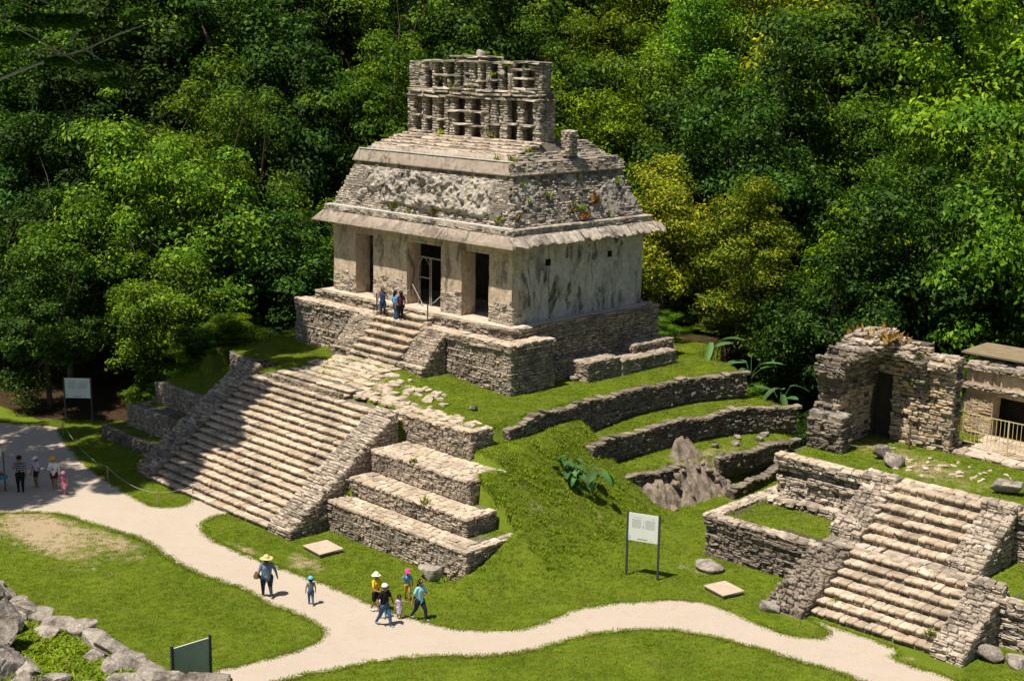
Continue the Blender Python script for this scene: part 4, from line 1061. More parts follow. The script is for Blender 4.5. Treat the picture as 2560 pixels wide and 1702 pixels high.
def roof_comb():
    x0, x1, yf, yb_, z0, z1 = -13.08, -2.22, 4.16, 5.36, 9.22, 13.55
    th = thing('roof_comb', 'pierced stone lattice wall rising like a crest on the temple roof', 'roof comb', ((x0 + x1) / 2, (yf + yb_) / 2, z0))
    Wd = x1 - x0
    lowp = [(0, .05), (.117, .145), (.2, .25), (.295, .325), (.338, .375), (.455, .5), (.575, .635), (.65, .69), (.715, .77), (.84, .88), (.952, 1)]
    upp = [(.0, .125), (.19, .205), (.27, .295), (.36, .405), (.43, .445), (.475, .51), (.535, .565), (.6, .64), (.685, .72), (.76, .80), (.86, .88), (.95, 1)]
    st = Stones(71); r = st.rng; core = MB()
    def inset(z): return 0.06 * (z - z0)
    def pier(a, b, za, zb_, y, dep, mat='stone_frieze', core_=True):
        xa, xb = x0 + a * Wd, x0 + b * Wd
        if core_: core.box((xa + .03, y + .04, za), (xb - .03, y + dep - .04, zb_))
        zc = za
        while zc < zb_ - 0.03:
            h = min(r.uniform(0.1, 0.19), zb_ - zc); w_ = xb - xa; k = 1 if w_ < 0.3 else (2 if w_ < 0.9 else 3); e = np.sort(r.uniform(0.35, 0.65, k - 1)) if k == 2 else (np.array([.33, .66]) + r.uniform(-.08, .08, 2) if k == 3 else [])
            ed = [0, *e, 1]
            for p, q in zip(ed[:-1], ed[1:]):
                l = (q - p) * w_
                st.put(((xa + (p + q) / 2 * w_) + r.normal(0, .02), y + dep / 2 + r.normal(0, .018), zc + h / 2), (1, 0, 0), (0, -1.0, 0), (0, 0, 1), l + .01, dep, h - .008, mat, .9)
            zc += h
    def slab(a, b, z, y, dep, th_=0.12, mat='stone_frieze'):
        xa, xb = x0 + a * Wd, x0 + b * Wd; xx = xa
        while xx < xb - 0.02:
            l = min(r.uniform(0.6, 1.3), xb - xx)
            st.put((xx + l / 2, y + dep / 2 - 0.05 + r.normal(0, .02), z + r.normal(0, .015)), (1, 0, 0), (0, -1.0, 0), (0, 0, 1), l - .01, dep + 0.1, th_, mat, 0.8); xx += l
    fd = 0.42
    zl1, zu0, zu1 = z0 + 2.15, z0 + 2.62, z0 + 4.15
    for a, b in lowp: pier(a, b, z0, zl1, yf, fd)
    for a, b in upp: pier(a, b, zu0, zu1 if a > .1 or True else zu1, yf + 0.12, fd)
    # bands between the two storeys
    pier(0, 1, zl1, zl1 + 0.2, yf, fd); pier(0.0, 1, zl1 + 0.3, zu0, yf + 0.06, fd)
    slab(-.004, 1.0, zl1 + 0.06, yf - .05, 0.5); slab(.02, .98, zl1 + 0.28, yf - .08, 0.5, 0.1); slab(.2, .96, zu0 + 0.02, yf - 0.02, 0.5, 0.1)
    # small shelf slabs across the niches
    for a, b, z in ((.04, .12, 1.05), (.14, .2, .95), (.25, .30, .85), (.32, .60, 1.42), (.36, .52, 0.68), (.50, .60, .62), (.64, .72, .78), (.76, .85, .85), (.87, .96, .8), (.0, .2, .1)):
        slab(a, b, z0 + z, yf - .03, 0.42, 0.11)
    for a, b, z in ((.2, .37, 3.38), (.44, .49, 3.5), (.53, .60, 3.15), (.63, .70, 3.2), (.80, .97, 2.78), (.80, .95, 3.35), (.79, .96, 3.85), (.44, .56, 2.9)):
        slab(a, b, z0 + z, yf + 0.1, 0.42, 0.11)
    # top plates
    slab(.125, 1.0, zu1 + 0.05, yf + 0.05, 1.0, 0.13); slab(.33, .66, zu1 + 0.30, yf + 0.1, 0.9, 0.1); pier(.37, .62, zu1 + .1, zu1 + .26, yf + .2, .6)
    # rear lattice and ends
    for a, b in lowp[::2]: pier(a, b, z0, zl1, yb_ - 0.35, 0.35)
    for a, b in upp[::2]: pier(a, b, zu0, zu1, yb_ - 0.45, 0.33)
    pier(0, 1, zl1, zu0, yb_ - 0.38, 0.36)
    for a, b in ((0, .05), (.952, 1)): pier(a, b, z0, zl1 + .3, yf + fd, yb_ - yf - fd - .3, core_=True)
    for a, b in ((0, .06), (.95, 1)): pier(a, b, zl1 + .3, zu1, yf + fd + .1, yb_ - yf - fd - .5)
    # back wall closing the niches, left open in a few upper cells
    core.box((x0 + .1, yf + .72, z0), (x1 - .1, yf + .82, zl1 + .5))
    for a, b in ((.0, .125), (.2, .36), (.405, .475), (.51, .535), (.565, .70), (.72, .86), (.9, 1)):
        core.box((x0 + a * Wd, yf + .72, zl1 + .5), (x0 + b * Wd, yf + .82, zu1))
    core.build('lattice_core', 'mortar', th)
    st.finish(th, 'stone', 300, 'small_stones')
    # stucco remains
    rng = np.random.default_rng(4)
    for k, (a, z, dm) in enumerate([(.13, 0.9, (.4, .25, .7)), (.32, 3.0, (.35, .3, .5)), (.46, 2.95, (.3, .25, .8)), (.62, 3.3, (.3, .3, .6)), (.78, 3.2, (.28, .3, 1.1)), (.72, 3.6, (.35, .3, .45)), (.6, 2.36, (.9, .25, .25)), (.47, 2.36, (.7, .25, .25)), (.93, 3.95, (.7, .3, .22)), (.96, 1.9, (.3, .3, .5))]):
        o = link('stucco_remnant', rock_mesh('stucco_remnant', 500 + k, dm, 'stone_frieze', 4, 0.75, freq=3.4), th); o.location = (x0 + a * Wd - th.location[0], yf + 0.16 - th.location[1], z)
    o = link('capstone', rock_mesh('capstone', 530, (.75, .5, .5), 'boulder', 2, 0.25), th); o.location = (x0 + .51 * Wd - th.location[0], yf + .6 - th.location[1], z1 + 0.27 - z0)
roof_comb()

def stack(name, label, cat, x0, x1, y0, y1, z0, z1, mat, seed, T=None, ch=(0.1, 0.18), sl=(0.25, 0.55), group=None):
    Tf = T or (lambda p: p)
    c = Tf(((x0 + x1) / 2, (y0 + y1) / 2, z0))
    th = thing(name, label, cat, c, group)
    mb = MB(); mb.box((x0 + .05, y0 + .05, z0 - .1), (x1 - .05, y1 - .05, z1 - .05), Tf); mb.build('core', 'mortar_dark', th)
    st = Stones(seed)
    st.wall((x0, y0), (x1, y0), z0, z1, mat, T=T, ch=ch, sl=sl); st.wall((x1, y0), (x1, y1), z0, z1, mat, T=T, ch=ch, sl=sl)
    st.wall((x0, y1), (x0, y0), z0, z1, mat, T=T, ch=ch, sl=sl)
    st.pave(x0, x1, y0, y1, z1 + .03, mat, T=T, size=(0.3, 0.6))
    st.finish(th, 'stone', 150)
    return th
stack('stone_stack', 'small stack of stones on the right end of the temple roof beside the roof comb', 'stone stack', -1.6, -0.95, 5.2, 5.9, 8.5, 9.85, 'stone_frieze', 75)

# eroded masonry along the right foot of the platform
stack('masonry_ledge', 'ruined low masonry ledge against the right platform side, nearest the platform corner', 'ledge', 0.9, 2.35, 3.4, 6.1, -3.4, -2.15, 'stone_wall', 701, group='ruined ledges beside the platform')
stack('masonry_ledge', 'long low ruined masonry ledge along the right platform side', 'ledge', 0.9, 2.45, 6.15, 10.9, -3.4, -2.42, 'stone_wall', 702, group='ruined ledges beside the platform')
stack('masonry_ledge', 'upper ruined ledge at the far right end of the platform side', 'ledge', 0.8, 1.7, 8.0, 11.6, -3.0, -1.95, 'stone_wall', 703, group='ruined ledges beside the platform')
for k in range(14):
    rr = np.random.default_rng(900 + k); y = rr.uniform(2.2, 11.2); x = 0.95 + rr.uniform(0, .8)
    boulder('rubble_stone', 'loose rubble stone lying against the right side of the platform', 'stone', (x, y, float(ground_h(x, y)) + rr.uniform(.1, .9) * (1.7 - x)), (rr.uniform(.3, .6), rr.uniform(.3, .6), rr.uniform(.2, .4)), 910 + k, 'boulder', rr.uniform(0, 3), 'rubble beside the platform', 0.2, 2)
# three loose stones on the temple lawn
boulder('lawn_stone', 'pale loose stone on the temple lawn beside the landing', 'stone', (-0.3, -5.6, -3.15), (.75, .6, .4), 31, 'stone_paving')
boulder('lawn_stone', 'small grey stone alone on the temple lawn', 'stone', (2.4, -4.9, -3.15), (.4, .35, .3), 32)
boulder('step_block', 'long pale block lying before the bottom step of the platform stair', 'stone', (-9.2, -4.0, -2.72), (1.5, .5, .4), 33, 'stone_paving', 0.05)

# ------------------------------------------------------------------ eroded rock in the side pit
def pointed_rock():
    th = thing('pointed_rock', 'pointed eroded brown rock outcrop rising from the pit below the curved walls', 'rock', (8.8, 3.4, -8))
    # heightfield over a patch, folded into ridges running down from the peak
    n, m = 90, 120
    U, V = np.meshgrid(np.linspace(7.0, 10.9, n), np.linspace(-1.2, 9.0, m), indexing='ij')
    pk = np.array([7.55, 5.0])
    dx = U - pk[0]; dy = V - pk[1]
    spur = -5.6 - 0.9 * np.maximum(dx, 0) ** 1.15 - 2.0 * np.maximum(-dx, 0) - 1.9 * np.maximum(0, np.abs(dy + 0.35 * dx) - 0.5 - 0.5 * np.maximum(dx, 0)) ** 0.9
    foot = -7.0 - 0.28 * (U - 7.9) + 0.55 * (fbm(U * 1.1, V * 1.1, 51) - .5) - 1.2 * sstep(9.2, 10.6, U + 0.10 * np.abs(V - 3.5))
    foot -= 1.5 * sstep(6.0, 8.6, V) + 1.0 * sstep(0.6, -1.0, V) * sstep(8.5, 9.5, U)
    h = np.maximum(spur, foot)
    ridg = 1 - np.abs(2 * fbm(U * 1.3 + V * .3, V * 2.6, 53, 4) - 1)
    h += 0.55 * (ridg - .6) + 0.5 * (fbm(U * 2.2, V * 6, 54, 4) - .5) + 0.25 * (np.abs(fbm(V * 5 + U, U * 1.2, 57, 3) - .5))
    edge = np.minimum.reduce([(np.arange(n) / 8.0)[:, None] + 0 * V, ((n - 1 - np.arange(n)) / 8.0)[:, None] + 0 * V, (np.arange(m) / 8.0)[None] + 0 * U, ((m - 1 - np.arange(m)) / 8.0)[None] + 0 * U])
    e = np.clip(edge, 0, 1); h = h * e + (-8.6) * (1 - e)
    P = np.stack([U, V, h], -1)
    grid_surface('rock_face', P, 'rock_eroded', th, False)
    r = np.random.default_rng(66)
    for k in range(26):
        x = r.uniform(8.4, 10.2); y = r.uniform(-0.3, 7.5); d = r.uniform(.2, .55)
        i = int((x - 7.0) / 3.9 * (n - 1)); j = int((y + 1.2) / 10.2 * (m - 1))
        o = link('rock_fragment', rock_mesh('rock_fragment', 680 + k, (d, d * r.uniform(.7, 1.2), d * .7), 'rock_eroded', 2, 0.25), th)
        o.location = (x - 8.8, y - 3.4, max(h[i, j], -8.05) + d * .15 + 8)
pointed_rock()
for k, (x, y) in enumerate([(8.0, 7.4), (8.4, 8.6), (7.9, 9.6), (8.6, 10.5), (8.9, 6.8), (8.3, 11.3)]):
    boulder('bench_stone', 'small grey stone half sunk in the grass bench under the lower curved wall', 'stone', (x, y, float(ground_h(x, y)) + .05), (.5, .45, .3), 760 + k, 'boulder', k, 'stones on the grass bench', 0.2, 2)

# ------------------------------------------------------------------ lower right ruin
def ruin_terraces():
    th = thing('ruin_platform', 'lower right stepped stone platform with two flights of steps', 'platform', tuple(TX((8, 0, -8))))
    # lower terrace
    mb = MB()
    mb.box((0.06, 0.08, -8.4), (7.0, 1.2, -6.2), TX); mb.box((12.5, 0.08, -8.4), (22, 1.2, -6.2), TX); mb.box((0.06, 0.08, -8.4), (0.9, 7.5, -6.2), TX)
    mb.box((0.85, 4.48, -6.6), (22, 5.6, -4.1), TX); mb.box((0.85, 4.48, -6.6), (1.6, 14, -4.1), TX)
    mb.build('terrace_core', 'mortar_dark', th)
    st = Stones(101)
    for (a, b) in ((0.0, 6.6), (13.6, 20.5)):
        st.wall((a, 0.0), (b, 0.0), -8.05, -6.62, 'stone_dark' if a < 5 else 'stone_xiv', T=TX, ch=(0.11, 0.22), sl=(0.2, 0.6), proud=0.04, jit=1.5)
        st.wall((a - 0.08, -0.12), (b, -0.12), -6.62, -6.16, 'stone_dark' if a < 5 else 'stone_xiv', T=TX, ch=(0.13, 0.18), sl=(0.3, 0.7), depth=0.35)
    st.pave(-0.1, 6.4, -0.16, 0.45, -6.06, 'stone_xiv', size=(0.3, 0.6), th=0.13, T=TX); st.pave(13.7, 20, -0.16, 0.4, -6.06, 'stone_xiv', size=(0.3, 0.6), th=0.13, T=TX)
    st.pave(-0.1, 0.6, 0.45, 6.8, -6.06, 'stone_xiv', size=(0.3, 0.7), th=0.13, T=TX)
    st.finish(th, 'lower_stone', 300, 'small_lower_stones')
    s2 = Stones(102)
    for (a, b) in ((0.8, 5.8), (12.2, 19.5)):
        s2.wall((a, 4.4), (b, 4.4), -6.25, -5.0, 'stone_xiv', T=TX, ch=(0.11, 0.2), sl=(0.2, 0.5), proud=0.035, jit=1.4)
        s2.wall((a + (1.7 if a < 5 else 0), 4.25), (b, 4.25), -5.1, -4.8, 'stone_xiv', T=TX, ch=(0.13, 0.16), sl=(0.35, 0.7), depth=0.4)
        s2.wall((a, 4.45), (b, 4.45), -4.8, -4.42, 'stone_xiv', T=TX, ch=(0.12, 0.2), sl=(0.2, 0.5))
        s2.wall((a - .1, 4.2), (b, 4.2), -4.45, -4.08, 'stone_xiv', T=TX, ch=(0.16, 0.2), sl=(0.3, 0.65), depth=0.45)
        s2.pave(a - .1, b, 4.16, 4.85, -3.98, 'stone_paving', size=(0.35, 0.65), th=0.12, T=TX)
    s2.wall((0.9, 3.5), (5.9, 3.75), -6.25, -5.85, 'stone_xiv', T=TX, ch=(0.14, 0.22), sl=(0.25, 0.6), depth=0.7, proud=0.08, jit=2)
    s2.pave(6.9, 10.9, 4.5, 5.2, -3.97, 'stone_paving', size=(0.4, 0.7), th=0.12, T=TX)
    s2.finish(th, 'upper_stone', 300, 'small_upper_stones')
    s3 = Stones(103)
    stairs(th, s3, 7.1, 12.45, -2.65, -8.0, 0.75, -6.03, 7, 'stone_stair', 'stone_wall', T=TX, sl=(0.28, 0.5))
    s3.pave(5.6, 12.6, 0.5, 1.62, -6.0, 'stone_xiv', size=(0.35, 0.65), th=0.14, T=TX)
    stairs(th, s3, 6.9, 10.95, 1.5, -6.02, 4.5, -4.02, 6, 'stone_stair', 'stone_wall', T=TX, sl=(0.28, 0.5))
    s3.finish(th, 'tread_stone', 300, 'small_tread_stones')
    s4 = Stones(104)
    for (a, b, yb_, zb_, yt, zt, zf, pr) in ((5.5, 6.95, 1.3, -5.6, 4.15, -4.1, -6.2, .035), (10.9, 12.35, 1.3, -5.6, 4.15, -4.1, -6.2, .035), (12.4, 13.75, -2.85, -7.6, 0.1, -6.0, -8.1, .035), (5.4, 7.15, -3.3, -7.7, 0.2, -6.0, -8.1, .09)):
        slope_block(th, 'balustrade', a + .05, b - .05, yb_ + .08, zb_ - .1, yt, zt - .1, zf - .3, 'mortar', TX)
        if pr < .05:
            balustrade_stones(s4, a, b, yb_, zb_, yt, zt, zf, 'stone_xiv', 'stone_xiv', T=TX, ch=(0.16, 0.26), sl=(0.22, 0.45))
            s4.wall((a - .04, yt - .15), (b + .04, yt - .15), zt - .15, zt + 0.3, 'stone_xiv', T=TX, ch=(0.16, 0.2), sl=(0.25, 0.5)); s4.wall((b + .04, yt - .15), (b + .04, yt + .6), zt - .15, zt + .3, 'stone_xiv', T=TX, ch=(0.16, 0.2), sl=(0.25, 0.5))
            s4.pave(a - .04, b + .04, yt - .18, yt + .5, zt + .36, 'stone_xiv', T=TX, size=(.3, .5))
            mb = MB(); mb.box((a, yt - .1, zt - .4), (b, yt + .5, zt + .24), TX); mb.build('balustrade_head', 'mortar', th)
        else:
            balustrade_stones(s4, a, b, yb_, zb_, yt, zt, zf, 'stone_dark', 'stone_dark', T=TX, ch=(0.13, 0.22), sl=(0.14, 0.32), left=False, proud=0.07)
    s4.finish(th, 'balustrade_stone', 300, 'small_balustrade_stones')
ruin_terraces()

def arch_ruin():
    th = thing('vault_ruin', 'broken corbel vault of rough ochre and grey stone on the lower ruin platform', 'ruin', (17.5, 7.0, -4.0))
    core = MB()
    L = dict(ch=(0.12, 0.26), sl=(0.22, 0.6), proud=0.06, jit=1.8)
    st = Stones(111)
    # front block
    core.box((15.45, 4.55, -4.2), (17.15, 5.4, -2.68)); 
    st.wall((15.4, 4.45), (17.25, 4.45), -4.05, -2.6, 'stone_dark', **L); st.wall((17.25, 4.45), (17.25, 5.4), -4.05, -2.6, 'stone_dark', **L)
    for q in ((15.75, 4.8), (16.85, 4.8), (16.2, 5.2), (16.8, 5.3)): st.put((q[0], q[1], -2.5), (1, 0, 0), (0, 0, 1.), (0, 1, 0), .75, .38, .6, 'boulder', 2.5)
    # left wall, ragged front end, inner face corbelling inward
    prof = [(-4.2, 16.45, 5.2), (-2.6, 16.45, 5.25), (-2.0, 16.5, 5.5), (-1.4, 16.55, 5.35), (-0.7, 16.65, 5.0), (-0.1, 16.95, 5.1), (0.3, 17.3, 5.6), (0.7, 17.6, 6.2)]
    for (za, xa, ya), (zc, xc, yc) in zip(prof[:-1], prof[1:]):
        xl = 15.25 + max(0, za + 0.2) * 0.55
        core.hexa([(xl + .08, ya + .08, za), (xa - .06, ya + .08, za), (xa - .06, 9.0, za), (xl + .08, 9.0, za), (xl + .08, yc + .08, zc), (xc - .06, yc + .08, zc), (xc - .06, 9.0, zc), (xl + .08, 9.0, zc)])
        dz = zc - za
        # inner face (+x), leaning
        u = np.array([0, 1., 0]); v = np.array([xc - xa, 0, dz]); Hh = np.linalg.norm(v); v /= Hh
        st.face((xa, ya, za), u, v, 8.35 - ya, Hh, 'stone_ochre' if za < -1.5 else 'stone_dark', **L)  # darker stone higher up paints in the shade under the vault
        # ragged front end
        st.wall((xl, ya - .05), (xa, ya - .05), za, zc, 'stone_dark' if za > -4 else 'stone_dark', **L)
    # back wall with low door
    core.box((17.6, 8.42, -4.2), (20.6, 9.2, 0.25)); core.box((16.3, 8.42, -0.75), (17.65, 9.2, 0.25)); core.box((17.9, 8.42, 0.2), (19.1, 9.2, 0.85))
    st.wall((17.55, 8.32), (20.7, 8.32), lambda s: -4.05, lambda s: 0.95 - 0.5 * min(1, max(0, (s - 1.2) / 1.0)), 'stone_ochre', **L)
    st.wall((16.3, 8.34), (17.55, 8.34), -0.8, 0.95, 'stone_xiv', **L)
    st.wall((20.7, 8.32), (20.7, 9.2), -4.05, 0.35, 'stone_dark', **L)
    # projecting springer ledge and upper courses of the right half
    st.wall((17.4, 8.05), (20.65, 8.05), lambda s: -0.25, lambda s: 0.15, 'stone_xiv', depth=0.6, ch=(0.16, 0.24), sl=(0.3, 0.8), proud=0.07, jit=2)
    # broken right springing of the vault
    pr = [(-1.6, 8.25), (-1.0, 8.1), (-0.5, 7.95), (-0.1, 7.75), (0.2, 7.6)]
    for (za, ya), (zc, yc) in zip(pr[:-1], pr[1:]):
        core.hexa([(18.75, ya + .1, za), (19.35, ya + .1, za), (19.35, 8.6, za), (18.75, 8.6, za), (18.75, yc + .1, zc), (19.35, yc + .1, zc), (19.35, 8.6, zc), (18.75, 8.6, zc)])
        st.wall((18.7, (ya + yc) / 2), (19.4, (ya + yc) / 2), za, zc, 'stone_dark', **L); st.wall((19.4, (ya + yc) / 2), (19.4, 8.4), za, zc, 'stone_dark', **L)
    # cap over the vault
    for (xa, xb, ya, za, zc) in ((15.5, 17.4, 5.7, 0.15, 0.45), (15.7, 17.6, 6.0, 0.45, 0.75), (15.9, 17.7, 6.3, 0.75, 1.05), (16.2, 17.5, 6.7, 1.05, 1.3), (17.3, 18.9, 7.55, 0.15, 0.45), (17.4, 18.7, 7.65, 0.45, 0.75), (17.5, 18.2, 7.75, 0.75, 1.0)):
        core.box((xa + .1, ya + .1, za), (xb - .1, 8.7, zc - .04))
        st.wall((xa, ya), (xb, ya), za, zc, 'stone_xiv', depth=0.6, ch=(0.12, 0.22), sl=(0.3, 0.8), proud=0.1, jit=2.2)
        st.wall((xb, ya), (xb, 8.7), za, zc, 'stone_xiv', depth=0.6, ch=(0.12, 0.22), sl=(0.3, 0.8), proud=0.1, jit=2.2)
        st.pave(xa, xb, ya, 8.6, zc + .05, 'stone_xiv', size=(.35, .8), th=.16, zj=.05)
    st.pave(17.2, 20.7, 8.3, 9.2, 0.42, 'stone_xiv', size=(.3, .7), th=.2, zj=.07)
    core.build('core', 'mortar_dark', th)
    mb = MB(); mb.box((16.35, 8.75, -4.0), (17.6, 9.6, -0.7)); mb.build('doorway_shade', 'room_shade', th)  # dark block painted in as the shade inside the door
    st.finish(th, 'stone', 300, 'small_stones')
arch_ruin()

def side_building():
    th = thing('ruin_building', 'low ochre stone building with a cornice and dark doorway behind the yellow railing', 'building', (23, 12.3, -4.0))
    mb = MB()
    for a, b in ((19.3, 20.75), (23.1, 27.5)): rough_box('wall_pier', (a, 12.3, -4.1), (b, 13.1, -1.95), 'stucco_ochre', th, 0.25, 0.03, int(a))
    rough_box('lintel', (19.31, 12.31, -1.95), (27.5, 13.09, -1.7), 'stucco_ochre', th, 0.25, 0.02, 7)
    mb.box((20.0, 14.2, -4), (27, 14.4, -0.6)); mb.box((19.4, 13.0, -4), (19.7, 14.4, -.8)); mb.box((20.0, 13.0, -1.9), (27, 14.4, -1.5)); mb.build('room', 'room_shade', th)
    rough_box('frieze', (19.3, 12.34, -1.5), (27.5, 14.0, -0.75), 'stucco_ochre', th, 0.25, 0.025, 9)
    st = Stones(121)
    st.wall((19.15, 12.05), (27.5, 12.05), -1.72, -1.48, 'stone_xiv', ch=(0.1, 0.13), sl=(0.25, 0.6), depth=0.5)
    st.wall((19.15, 12.1), (27.5, 12.1), -0.78, -0.52, 'stone_xiv', ch=(0.1, 0.14), sl=(0.3, 0.7), depth=0.5)
    st.wall((19.35, 12.27), (20.72, 12.27), -3.95, -1.95, 'stone_ochre', ch=(0.16, 0.26), sl=(0.3, 0.8), depth=0.2, proud=0.015)
    st.pave(19.2, 27.5, 12.1, 14.2, lambda a, b: -0.48 + 0.22 * (b - 12.1) / 2, 'stone_xiv', size=(.3, .6), th=.16, zj=.04)
    st.finish(th, 'stone', 300)
    fl = thing('stone_threshold', 'pale flat stone floor slab under the yellow railing', 'stone slab', (22.8, 10.2, -4))
    s2 = Stones(122); mb = MB(); mb.box((20.75, 8.5, -4.3), (26, 12.2, -3.92)); mb.build('slab_core', 'mortar', fl)
    s2.pave(20.7, 26, 8.42, 12.2, -3.84, 'stone_paving', size=(.5, 1.1), th=.14); s2.wall((20.7, 8.42), (26, 8.42), -4.05, -3.9, 'stone_xiv', ch=(.12, .16), sl=(.3, .7)); s2.finish(fl, 'paving_slab', 120)
    mb = MB(); mb.hexa([(18.7, 12.7, -0.16), (22.4, 12.7, -0.16), (22.6, 15.0, -0.02), (18.9, 15.0, -0.02), (18.7, 12.7, -0.08), (22.4, 12.7, -0.08), (22.6, 15.0, 0.06), (18.9, 15.0, 0.06)])
    o = mb.build('roof_sheet', 'roof_sheet'); tag(o, 'flat brown protective roof sheet on the ochre ruin building', 'roof sheet')
    # railing
    rl = thing('metal_railing', 'yellow painted metal railing in front of the ochre ruin building', 'railing', (22.4, 9.29, -3.85))
    y = 9.29
    for x in (20.64, 23.03, 25.2): m = MB(); m.box((x - .03, y - .03, -3.9), (x + .03, y + .03, -2.17)); m.build('post', 'yellow_rail', rl)
    for z in (-2.2, -3.02, -3.55):
        m = MB(); m.box((20.67, y - .018, z - .018), (25.2, y + .018, z + .018)); m.build('rail', 'yellow_rail', rl)
    x = 20.84
    while x < 25.1:
        if abs(x - 23.03) > .08: m = MB(); m.box((x - .011, y - .011, -3.53), (x + .011, y + .011, -2.22)); m.build('bar', 'yellow_rail', rl)
        x += 0.2
side_building()
m = MB(); m.tube([(19.02, 7.61, -4.1), (19.03, 7.62, -2.75)], [.05, .045], 6); o = m.build('wooden_post', 'brown_wood'); tag(o, 'dark upright wooden post before the broken vault', 'post')
boulder('stone_block', 'large grey weathered block on the ruin platform before the broken vault', 'stone', (19.85, 4.75, -3.8), (1.15, .9, .6), 801, 'boulder', .3, None, .14)
boulder('stone_block', 'smaller rounded block behind the large block on the ruin platform', 'stone', (18.95, 5.35, -3.75), (.75, .65, .6), 802, 'boulder', .3, None, .14)
boulder('stone_block', 'grey block at the right end of the ruin platform above the steps', 'stone', (25.3, 4.6, -3.75), (1.1, .8, .65), 803, 'boulder', .2, None, .14)
boulder('stone_block', 'low grey block beside the right frame edge on the ruin platform', 'stone', (26.6, 5.0, -3.7), (1.0, .9, .8), 804, 'boulder', .9, None, .14)
r = np.random.default_rng(41)
for k in range(46):
    x = r.normal(21.6, 1.5); y = r.normal(5.9, .9)
    if y < 3.2 or x < 20.0 and y < 5.6: continue
    boulder('flat_stone', 'small pale flat stone set in the ruin platform grass', 'stone', (x, y, -4.03), (r.uniform(.15, .42), r.uniform(.12, .3), .12), 820 + k, 'stone_paving', r.uniform(0, 3), 'pale stones in the ruin platform grass', .2, 2)
boulder('base_rock', 'rounded boulder at the foot of the ruin wall by the right frame edge', 'boulder', (28.9, -3.2, -7.8), (.8, .7, .6), 810, 'boulder', .4)
boulder('base_rock', 'flat grey rock at the right frame edge below the ruin wall', 'boulder', (29.9, -2.9, -7.8), (1.1, .7, .55), 811, 'boulder', .2)
boulder('base_rock', 'grey squared boulder leaning at the foot of the lowest terrace behind the walkers', 'boulder', (8.55, -13.15, -7.72), (1.0, .75, .8), 812, 'boulder', -.15, None, .1)
boulder('base_rock', 'rough rock at the foot of the rubble balustrade beside the path', 'boulder', (20.3, -5.4, -7.85), (.9, .7, .5), 813, 'boulder', .7)

def cover_slab(label, cx, cy, sx, sy, rot, z=-8.0, h=.2, mat='concrete_slab'):
    th = thing('cover_slab', label, 'concrete slab', (cx, cy, z), None, rot)
    me = stone_mesh(100, mat); 
    o = link('top', new_mesh('top', *stone_unit(np.random.default_rng(5), 0.01, 0.02), mat), th, Matrix.Translation((0, 0, h - .035)) @ Matrix.Diagonal((sx, sy, .07, 1)))
    m = MB(); m.box((-sx * .46, -sy * .46, -.05), (sx * .46, sy * .46, h - .07)); me = new_mesh('base', m.v, m.f, 'concrete_edge'); link('base', me, th)
cover_slab('pale square concrete cover slab on the lawn beside the foot of the main stairway', 2.7, -14.47, 1.45, 1.25, -0.1)
cover_slab('pale square concrete cover slab on the lawn below the information sign', 17.95, -5.15, 1.3, 1.15, -0.25)
boulder('flat_block', 'flat grey stone slab lying at the corner of the lower ruin wall', 'stone', (15.7, -3.35, -7.85), (1.35, 1.0, .28), 815, 'boulder', -.1, None, .06)

# ------------------------------------------------------------------ signs
def info_sign(label, p0, p1, h=2.9, panel=(1.62, 2.85), back=False, z=-8.0):
    a = Vector((p0[0], p0[1], 0)); b = Vector((p1[0], p1[1], 0)); d = (b - a); L = d.length; ang = math.atan2(d.y, d.x)
    th = thing('information_sign', label, 'sign', (p0[0], p0[1], z), 'information signs', ang)
    for x in (0.0, L):
        m = MB(); m.box((x - .04, -.05, -.2), (x + .04, .05, h)); link('post', new_mesh('post', m.v, m.f, 'dark_metal'), th)
    m = MB(); m.box((.045, -.03, panel[0]), (L - .045, .0, panel[1])); pn = link('panel', new_mesh('panel', m.v, m.f, 'sign_panel'), th)
    m = MB(); m.box((.045, .003, panel[0]), (L - .045, .02, panel[1])); link('panel_back', new_mesh('panel_back', m.v, m.f, 'sign_back'), th)
    def ink(x0, x1, z0, z1, mat='sign_ink', nm='text_line'):
        m = MB(); m.box((x0 * L, -.034, panel[0] + z0 * (panel[1] - panel[0])), (x1 * L, -.0301, panel[0] + z1 * (panel[1] - panel[0]))); link(nm, new_mesh(nm, m.v, m.f, mat), pn)
    rr = np.random.default_rng(2)
    ink(.18, .46, .86, .88); ink(.74, .86, .86, .88)
    for k in range(9):
        zt = .80 - k * .037
        ink(.14, .44 - rr.uniform(0, .03), zt - .016, zt); ink(.56, .88 - rr.uniform(0, .03), zt - .016, zt)
    ink(.497, .503, .36, .8, 'sign_ink', 'rule'); ink(.485, .515, .52, .57, 'sign_dark', 'emblem')
    ink(.32, .64, .07, .095, 'sign_dark'); ink(.74, .80, .055, .075)
    ink(.03, .12, .06, .2, 'sign_blue', 'corner_print')
    return th
info_sign('white information panel on two dark posts on the lawn below the mound', (13.85, -6.64), (15.17, -6.13))
info_sign('information panel on two posts in tree shade at the far left of the path', (-24.75, -12.75), (-24.95, -10.95), 2.95, (1.55, 2.9)) if False else None
info_sign('information panel on two posts in tree shade at the far left of the path', (-24.75, -12.55), (-23.6, -11.45), 2.8, (1.55, 2.75))
info_sign('dark back of an information panel behind the near rubble wall', (12.62, -26.75), (12.55, -28.15), 2.9, (1.5, 2.8))

